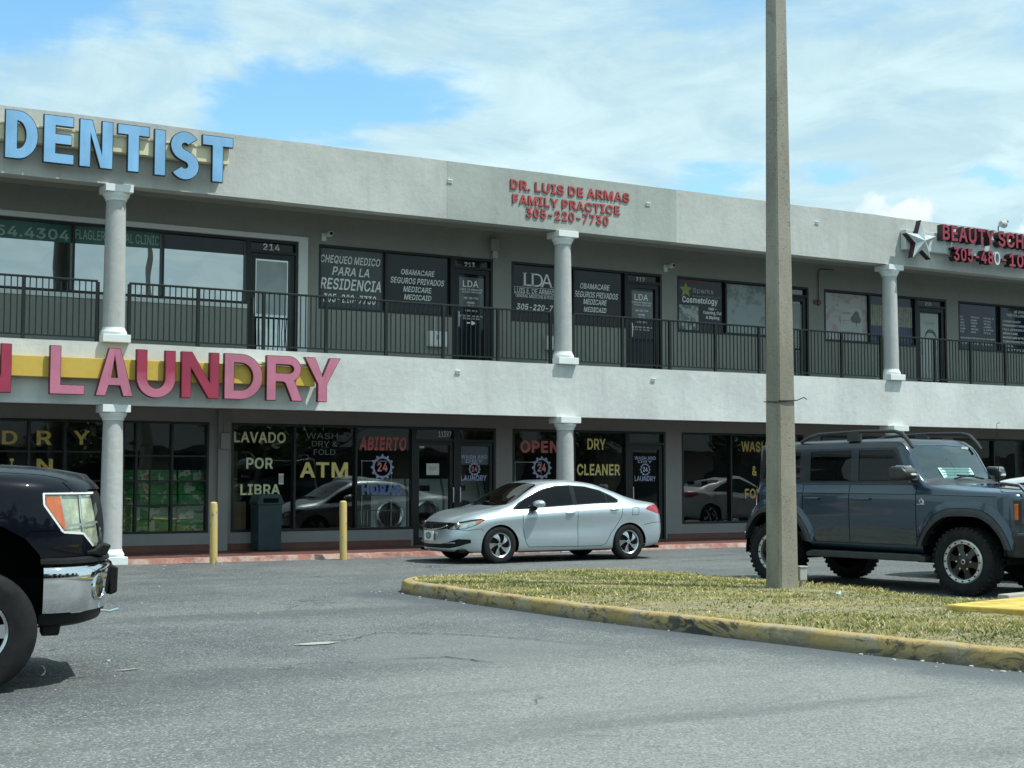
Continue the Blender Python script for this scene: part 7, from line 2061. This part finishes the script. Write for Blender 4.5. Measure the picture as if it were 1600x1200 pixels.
        mb = MB(); mb.tube([(-.44, sg * .745, 1.414), (-.68, sg * .765, 1.388), (-.79, sg * .775, 1.29)], .009, 8); mb.build('trail_sight_trim', MT['chrome'], root, smooth=50)
        # mirror
        mb = MB(); mb.prism([(.62, 1.45), (.86, 1.44), (.88, 1.59), (.82, 1.615), (.66, 1.605), (.60, 1.54)], sg * .97, sg * 1.19, lambda u, v, t: (u + (.05 if abs(t) > 1.1 else 0), t, v)); mo = mb.build('mirror', TRIM, root, bevel=.03)
        mb = MB(); mb.prism([(.66, 1.572), (.84, 1.572), (.83, 1.625), (.68, 1.622)], sg * .985, sg * 1.17, lambda u, v, t: (u, t, v)); mb.build('mirror_cap', pbr('blue_grey_cap', (.14, .17, .19), .2, .2, coat=1), mo, bevel=.02)
        mb = MB(); mb.box(.615, .632, sg * 1.04 - .06, sg * 1.04 + .06, 1.50, 1.525); mb.build('mirror_lamp', MT['white_trim'], mo)
        mb = MB(); mb.prism([(.68, 1.43), (.80, 1.43), (.80, 1.49), (.70, 1.50)], sg * .86, sg * .99, lambda u, v, t: (u, t, v)); mb.build('mirror_arm', TRIM, mo, bevel=.01)
        # roof rail
        mb = MB(); y = sg * .785
        mb.tube([(.80, sg * .795, 1.855), (.86, sg * .795, 1.94), (.97, y, 2.045), (1.08, y, 2.075), (1.6, y, 2.085), (2.3, y, 2.06), (2.46, y, 2.02), (2.62, y, 1.955)], [.022, .027, .029, .026, .024, .024, .024, .021], 8)
        for x in (1.72,): mb.box(x - .10, x + .10, y - .028, y + .028, 1.955, 2.075)
        mb.build('roof_rail', TRIM, root, smooth=40)
        # step bar
        mb = MB(); mb.prism([(.52, .40), (2.40, .40), (2.40, .46), (2.30, .49), (.62, .49), (.52, .46)], sg * .80, sg * .985, lambda u, v, t: (u, t, v)); mb.build('side_step', TRIM, root, bevel=.012)
        # wheels
        for x in (0, 3.0): wheel(root, x, sg * .825, .425, .422, .285, sg, .278, rim_offroad, lug=.006)
        mb = MB()   # fender emblem
        mb.tube([(.595 + .028 * math.cos(t), sg * .9275, 1.165 + .028 * math.sin(t)) for t in np.linspace(0, 2 * math.pi, 17)], .006, 6); mb.tube([(.565, sg * .9275, 1.14), (.60, sg * .9275, 1.205), (.625, sg * .9275, 1.17)], .007, 6); mb.tube([(.545, sg * .9275, 1.128), (.665, sg * .9275, 1.128)], .006, 6)
        mb.build('emblem', MT['chrome'], root)
        mb = MB(); mb.tube([(.50, sg * .02 + (.30 if sg > 0 else -.34), 1.455), (.52, sg * .02 + (.06 if sg > 0 else -.10), 1.485), (.535, sg * .02 + (-.22 if sg > 0 else .22), 1.50)], .012, 6); mb.build('wiper', MT['black'], root)
    # bumpers
    mb = MB()
    mb.prism([(-.55, -.90), (-.74, -.95), (-.93, -.80), (-.99, -.45), (-.99, .45), (-.93, .80), (-.74, .95), (-.55, .90)][::-1], .50, .80, lambda u, v, t: (u + (.07 if t < .6 else 0), v * (1 if t > .6 else .93), t)); bo = mb.build('bumper', TRIM, root, bevel=.03)
    mb = MB(); mb.box(-1.0, -.985, -.42, .42, .60, .70); mb.build('bumper_opening', MT['dark'], bo)
    mb = MB(); mb.prism([(3.30, -.92), (3.52, -.84), (3.60, -.4), (3.60, .4), (3.52, .84), (3.30, .92)], .52, .78, lambda u, v, t: (u, v, t)); mb.build('bumper', TRIM, root, bevel=.03)
    mb = MB(); mb.tube([(.43, -.62, 1.37), (.43, -.62, 1.42)], .016, 8); mb.tube([(.43, -.62, 1.42), (.44, -.62, 1.78)], .006, 6); mb.tube([(.44, -.62, 1.78), (.445, -.62, 2.19), (.43, -.63, 2.205), (.40, -.63, 2.20)], .004, 6); mb.build('antenna', MT['black'], root)
    mb = MB(); mb.lathe([(.001, -.09), (.42, -.085), (.43, 0), (.42, .11), (.001, .115)], 40, (3.62, 0, 1.02), 'x'); mb.build('spare_wheel', MT['rubber'], root, smooth=40)
    # slots of the grille
    mb = MB()
    for i in range(7): mb.box(-.812, -.79, -.46 + i * .135, -.46 + i * .135 + .10, .97, 1.14)
    mb.build('grille_slot', MT['dark'], root)
    well(root, 0, .44, .56, .42, .88); well(root, 3.0, .44, .56, .42, .88)
    mb = MB(); mb.box(-.6, 3.4, -.45, .45, .40, .60); mb.box(.62, 2.38, -.80, .80, .50, .58); mb.box(-.1, .1, -.7, .7, .33, .48); mb.box(2.9, 3.1, -.7, .7, .33, .48); mb.build('chassis', MT['dark'], root)
    mb = MB(); mb.prism([(.54, 1.36), (.95, 1.34), (1.05, 1.18), (.6, 1.1)], -.76, .76, lambda u, v, t: (u, t, v)); mb.build('dashboard', INTER, root, bevel=.03)
    mb = MB(); mb.box(.6, 3.35, -.80, .80, .60, .72); mb.build('cabin_floor', INTER, root)
    seats(root, (1.55, 2.35), .40, .98, INTER)
    mint = pbr('mint_paper', (.42, .66, .58), .6, var=.08, scale=6)
    mb = MB(); mb.prism([(.60, 1.462), (.604, 1.462), (.70, 1.60), (.696, 1.60)], -.36, .40, lambda u, v, t: (u, t, v)); p = mb.build('windshield_paper', mint, root)
    mb = MB()
    for k, z in enumerate((.30, .55, .80)): mb.prism([(.596 + .096 * z, 1.462 + .138 * z), (.599 + .096 * z, 1.462 + .138 * z), (.602 + .096 * (z + .06), 1.462 + .138 * (z + .06)), (.599 + .096 * (z + .06), 1.462 + .138 * (z + .06))], -.33, .37, lambda u, v, t: (u, t, v))
    mb.build('printed_lines', pbr('dark_green_print', (.03, .14, .11), .6), p)
    mb = MB(); mb.box(.845, .85, -.56, -.40, 1.855, 1.885); mb.build('sticker', MT['paper'], ws)
    for sg in (1, -1):
        mb = MB()
        for k in range(6): mb.prism([(1.80 + k * .035, 1.44), (1.82 + k * .035, 1.44), (1.80 + k * .035 + .03, 1.56), (1.78 + k * .035 + .03, 1.56)], sg * .70, sg * .705, lambda u, v, t: (u, t, v))
        for k in range(6): mb.prism([(2.08 + k * .035, 1.44), (2.10 + k * .035, 1.44), (2.12 + k * .035 + .03, 1.53), (2.10 + k * .035 + .03, 1.53)], sg * .70, sg * .705, lambda u, v, t: (u, t, v))
        mb.build('window_sticker', MT['grey_vinyl'], root)
    return root
offroader()

# ---- black pickup ------------------------------------------------------------
def pickup_shell():
    rows = [
     dict(xn=-.78, xt=4.75, y=[(-1, .84), (5, .88)], z=[(-1, .55), (0, .52), (5, .60)]),
     dict(xn=-.86, xt=4.80, y=[(-1, .92), (5, .93)], z=[(-1, .62), (0, .60), (5, .66)]),
     dict(xn=-.92, xt=4.82, y=[(-1, .955), (0, .985), (5, .985)], z=[(-1, .86), (0, .86), (5, .90)]),
     dict(xn=-.935, xt=4.82, y=[(-1, .955), (0, .995), (5, .995)], z=[(-1, 1.03), (0, 1.06), (5, 1.08)]),
     dict(xn=-.925, xt=4.82, y=[(-1, .94), (0, .985), (5, .985)], z=[(-1, 1.18), (0, 1.24), (5, 1.25)]),
     dict(xn=-.89, xt=4.80, y=[(-1, .90), (0, .955), (5, .96)], z=[(-1, 1.335), (-.4, 1.385), (.8, 1.42), (5, 1.42)]),
     dict(xn=-.845, xt=4.78, y=[(-1, .83), (0, .90), (.7, .915), (5, .92)], z=[(-1, 1.40), (-.4, 1.445), (.7, 1.48), (3.2, 1.48), (5, 1.46)], sub=4),
     dict(xn=-.815, xt=4.75, y=[(-1, .74), (0, .82), (.75, .86), (1.35, .72), (3.0, .72), (3.3, .85), (5, .86)], z=[(-1, 1.415), (-.4, 1.48), (.65, 1.52), (.75, 1.54), (1.35, 1.96), (1.6, 2.0), (2.9, 1.99), (3.05, 1.9), (3.2, 1.48), (5, 1.46)]),
     dict(xn=-.79, xt=4.74, y=[(-1, .50), (0, .58), (.7, .62), (1.3, .58), (5, .6)], z=[(-1, 1.435), (-.4, 1.525), (.60, 1.57), (.70, 1.59), (1.3, 2.02), (1.6, 2.06), (2.9, 2.05), (3.05, 1.96), (3.2, 1.47), (5, 1.45)]),
     dict(xn=-.78, xt=4.74, y=[(-1, 0), (5, 0)], z=[(-1, 1.44), (-.4, 1.53), (.55, 1.585), (.65, 1.605), (1.25, 2.03), (1.6, 2.08), (2.9, 2.07), (3.05, 1.98), (3.2, 1.47), (5, 1.45)]),
    ]
    S = Shell(loft(rows, -.20, 4.5, 2.25, 5, 84, 22))
    side = lambda c, n: n.y > .25 and c.y > .5
    S.part('DELETE', [(-.505, .40), (-.50, .64), (-.47, .80), (-.41, .93), (-.32, 1.035), (-.17, 1.12), (0, 1.15), (.17, 1.12), (.32, 1.035), (.43, .92), (.50, .78), (.52, .60), (.52, .40)], 'xz', side)
    S.part('DELETE', [(3.1, .40), (3.1, .64), (3.16, .84), (3.3, 1.03), (3.5, 1.12), (3.7, 1.14), (3.9, 1.12), (4.1, 1.03), (4.22, .84), (4.28, .60), (4.28, .40)], 'xz', side)
    hl = [(-.435, 1.345), (-.80, 1.345), (-.875, 1.0), (-.86, .955), (-.80, .965), (-.72, 1.06), (-.575, 1.075), (-.44, 1.265)]
    S.part('headlight', hl, 'xz', lambda c, n: c.x < -.3 and c.y > .42)
    S.part('headlight_rim', [(-.43, 1.352), (-.80, 1.352), (-.80, 1.338), (-.43, 1.338)], 'xz', lambda c, n: c.x < -.3 and c.y > .42)
    S.part('turn_lamp', [(-.452, 1.322), (-.555, 1.322), (-.60, 1.098), (-.578, 1.095), (-.455, 1.262)], 'xz', lambda c, n: c.x < -.3 and c.y > .6, ['headlight'])
    S.part('grille', [(-.01, .90), (.60, .90), (.60, 1.37), (-.01, 1.37)], 'yz', lambda c, n: n.x < -.3 and c.x < -.4, ['body'])
    S.part('hood', [(.62, -.01), (.62, .86), (-.3, .80), (-.62, .72), (-.72, .5), (-.74, -.01)], 'xy', lambda c, n: n.z > .35 and c.z > 1.39 and c.x < .75, ['body'])
    S.line('gap', [(.65, .90), (.62, .875), (-.3, .815), (-.60, .73)], .012, 'xy', lambda c, n: n.z > .15 and c.z > 1.36 and c.x < .8, ['body', 'hood'])
    hcond = lambda c, n: c.x < -.3 and c.y > .42
    S.line('headlight_rim', [(-.80, .965), (-.72, 1.06), (-.575, 1.075), (-.44, 1.265), (-.435, 1.345)], .016, 'xz', hcond)
    S.line('lamp_divider', [(-.60, 1.10), (-.555, 1.33)], .014, 'xz', hcond, ['headlight', 'turn_lamp'])
    S.line('lamp_divider', [(-.70, 1.335), (-.715, 1.17), (-.735, 1.07)], .010, 'xz', hcond, ['headlight'])
    S.line('lamp_divider', [(-.60, 1.115), (-.84, 1.135)], .016, 'xz', hcond, ['headlight'])
    bl_ = lambda c, n: n.y > .2 and c.y > .5
    S.line('gap', [(-.30, 1.04), (-.354, 1.086), (-.56, 1.086)], .008, 'xz', bl_, ['body'])
    S.line('gap', [(-.64, 1.345), (-.565, 1.42)], .009, 'xz', lambda c, n: c.x < -.3 and c.y > .4, ['body'])
    S.part('windshield', [(-.01, 1.63), (.62, 1.61), (.78, 1.60), (.68, 1.95), (-.01, 2.0)], 'yz', lambda c, n: n.x < -.2 and .5 < c.x < 1.5)
    S.part('door_front', [(.72, .70), (1.85, .70), (1.85, 1.44), (.72, 1.44)], 'xz', side, ['body'])
    S.part('door_rear', [(1.87, .70), (2.95, .70), (2.95, 1.44), (1.87, 1.44)], 'xz', side, ['body'])
    S.part('window_front', [(.98, 1.50), (1.84, 1.50), (1.84, 1.90), (1.42, 1.90)], 'xz', side); S.part('window_rear', [(1.92, 1.50), (2.80, 1.50), (2.78, 1.88), (1.92, 1.90)], 'xz', side)
    return S
def pickup():
    root = empty('pickup_truck', (1.76 + .155, 10.2 + .978, 0), R(171)); tag(root, 'black pickup truck with chrome bumper, only its front corner showing at the left edge', 'truck')
    S = pickup_shell()
    BL = car_paint('black_paint', (.003, .0045, .009), .2, .35, .0, .003)
    bb = BL.node_tree.nodes['Principled BSDF']; bb.inputs['Specular IOR Level'].default_value = .05; bb.inputs['Coat Weight'].default_value = .42
    S.emit('body', BL, root, 'body'); S.emit('hood', BL, root, 'hood'); S.emit('gap', MT['dark'], root, 'panel_gap', 0, -.004)
    S.emit('grille', MT['black'], root, 'grille', 0, -.02); S.emit('windshield', CAR_SHIELD, root, 'windshield')
    fog_face = pbr('frosted_reflector', (.66, .70, .56), .3, .35, var=.35, scale=9)
    HLENS = lens_mat('truck_lens', (.93, .96, .90), .07)
    for sg in (1, -1):
        l = S.emit('headlight', HLENS, root, 'headlight', sg); S.emit('headlight', fog_face, l, 'reflector', sg, -.03); S.emit('headlight_rim', MT['white_trim'], l, 'bright_edge', sg, -.004); S.emit('lamp_divider', MT['alum'], l, 'divider', sg, -.012)
        S.emit('turn_lamp', AMBER, l, 'turn_signal', sg, -.004)
        d = S.emit('door_front', BL, root, 'door', sg); S.emit('window_front', CAR_GLASS, d, 'window', sg); d = S.emit('door_rear', BL, root, 'door', sg); S.emit('window_rear', CAR_GLASS, d, 'window', sg)
        for x in (0, 3.68): wheel(root, x, sg * .865, .415, .412, .275, sg, .225, rim_truck)
        mb = MB(); mb.prism([(.80, 1.50), (1.0, 1.50), (1.0, 1.78), (.84, 1.78)], sg * 1.02, sg * 1.25, lambda u, v, t: (u, t, v)); mb.build('mirror', BL, root, bevel=.03)
        # mud guard below the bumper end
        mb = MB(); mb.prism([(-.44, .36), (-.56, .36), (-.575, .45), (-.64, .47), (-.64, .52), (-.44, .52)], sg * .64, sg * .83, lambda u, v, t: (u, t, v)); mb.build('splash_guard', MT['black'], root, bevel=.015)
    # chrome bumper sweeping round the corners
    def sweep(xn, xc, w, prof, n=2.2, a0=.0, parts=44):
        """plan curve swept with a profile of (outset, z)"""
        pts = []
        for k in range(parts + 1):
            th = -math.pi / 2 * (1 - a0) + math.pi * (1 - a0) * k / parts
            c, s = abs(math.cos(th)), math.sin(th)
            pts.append((xc - (xc - xn) * c ** (2 / n), w * math.copysign(abs(s) ** (2 / n), s)))
        v = []
        for i, p in enumerate(pts):
            a, b_ = Vector(pts[max(i - 1, 0)]), Vector(pts[min(i + 1, len(pts) - 1)])
            t = (b_ - a).normalized(); nn = Vector((-t.y, t.x))
            if nn.dot(Vector((p[0] - xc - .3, p[1]))) < 0: nn = -nn
            for o, z in prof: v.append((p[0] + nn.x * o, p[1] + nn.y * o, z))
        m = len(prof); f = [(i * m + j, (i + 1) * m + j, (i + 1) * m + j + 1, i * m + j + 1) for i in range(len(pts) - 1) for j in range(m - 1)]
        return v, f
    CHR = pbr('bumper_chrome', (.74, .76, .78), .05, 1.0, .5, var=.03, scale=2)
    mb = MB(); v, f = sweep(-.95, -.44, .97, [(-.06, .835), (.0, .845), (.024, .828), (.034, .795), (.026, .72), (.020, .64), (.008, .57), (-.012, .525), (-.06, .515)]); mb.add(v, f); bo = mb.build('bumper', CHR, root, smooth=50)
    mb = MB(); v, f = sweep(-.95, -.42, .945, [(-.02, .515), (-.03, .49), (-.06, .44), (-.12, .42)]); mb.add(v, f); mb.build('air_dam', MT['black'], root, smooth=40)
    mb = MB(); v, f = sweep(-.94, -.42, .96, [(-.03, .90), (.012, .885), (.016, .862), (-.01, .848), (-.05, .846)]); mb.add(v, f); mb.build('bumper_pad', MT['black'], root, smooth=40)
    for sg in (1, -1):
        mb = MB(); mb.prism([(-.74, .90), (-.88, .90), (-.915, .975), (-.86, .985), (-.81, .945), (-.74, .935)], sg * .42, sg * .70, lambda u, v, t: (u + .10 * (abs(t) > .7), t, v)); mb.build('bumper_end_cap', MT['black'], root, bevel=.012)
        mb = MB(); mb.prism([(-.93, .60), (-.985, .62), (-.99, .80), (-.93, .82)], -.45, .45, lambda u, v, t: (u, t, v)) if sg > 0 else None
        if sg > 0: mb.build('plate_recess', MT['black'], bo, bevel=.01)
        # fog lamp bezel set in the corner
        fx, fy = -.806, .72
        axis = Vector((-.877, sg * .48, 0)).normalized(); c0 = Vector((fx, sg * fy, .685))
        u = Vector((-axis.y, axis.x, 0)); w_ = Vector((0, 0, 1))
        def disc(rads, name, mat, par):
            mbx = MB(); n = 28; v = []
            for r_, o in rads:
                for k in range(n):
                    a = 2 * math.pi * k / n; v.append(c0 + axis * o + u * (r_ * math.cos(a)) + w_ * (r_ * 1.12 * math.sin(a)))
            m = len(rads); f = [(j * n + k, j * n + (k + 1) % n, (j + 1) * n + (k + 1) % n, (j + 1) * n + k) for j in range(m - 1) for k in range(n)]
            mbx.add(v, f); return mbx.build(name, mat, par, smooth=50)
        fo = disc([(.086, .018), (.084, .036), (.074, .036), (.066, .022)], 'fog_lamp', CHR, root)
        disc([(.067, .030), (.055, .028), (.0005, .026)], 'lens', pbr('fog_glass', (.02, .024, .026), .06, 0, .6, coat=1), fo)
        mb = MB(); mb.tube([(-.86, sg * .52, .50), (-.93, sg * .50, .49), (-.99, sg * .46, .50)], .011, 8); mb.build('tow_hook', MT['chrome'], root, smooth=50)
    mb = MB(); mb.box(-.74, -.70, -.58, .58, 1.10, 1.16); mb.box(-.74, -.70, -.58, .58, 1.25, 1.30); mb.build('grille_bar', MT['chrome'], root, bevel=.01)
    well(root, 0, .56, .60, .45, .84); well(root, 3.68, .56, .60, .45, .90)
    mb = MB(); mb.box(-.6, 4.6, -.60, .60, .42, .75); mb.build('chassis', MT['dark'], root)
    mb = MB(); mb.box(.8, 3.0, -.85, .85, .8, .92); mb.build('cabin_floor', INTER, root); seats(root, (1.5, 2.4), .42, 1.12, INTER)
    return root
pickup()

sedan('silver blue compact sedan parked facing left in front of the OPEN window', SILVER, (12.22, 21.41 + .87, 0), 0.0, 'compact sedans')
# parked beyond the off-roader, and further along the lot (seen mirrored in the dry cleaner windows)
sedan('white car parked beyond the blue off-roader, mostly hidden by it', WHITE_P, (17.55, 12.55, 0), R(100), 'compact sedans', 1.06, True)
sedan('white sedan mirrored in the window right of the dry cleaner door', WHITE_P, (30.2, 16.6, 0), R(180), 'compact sedans', 1.05, True)
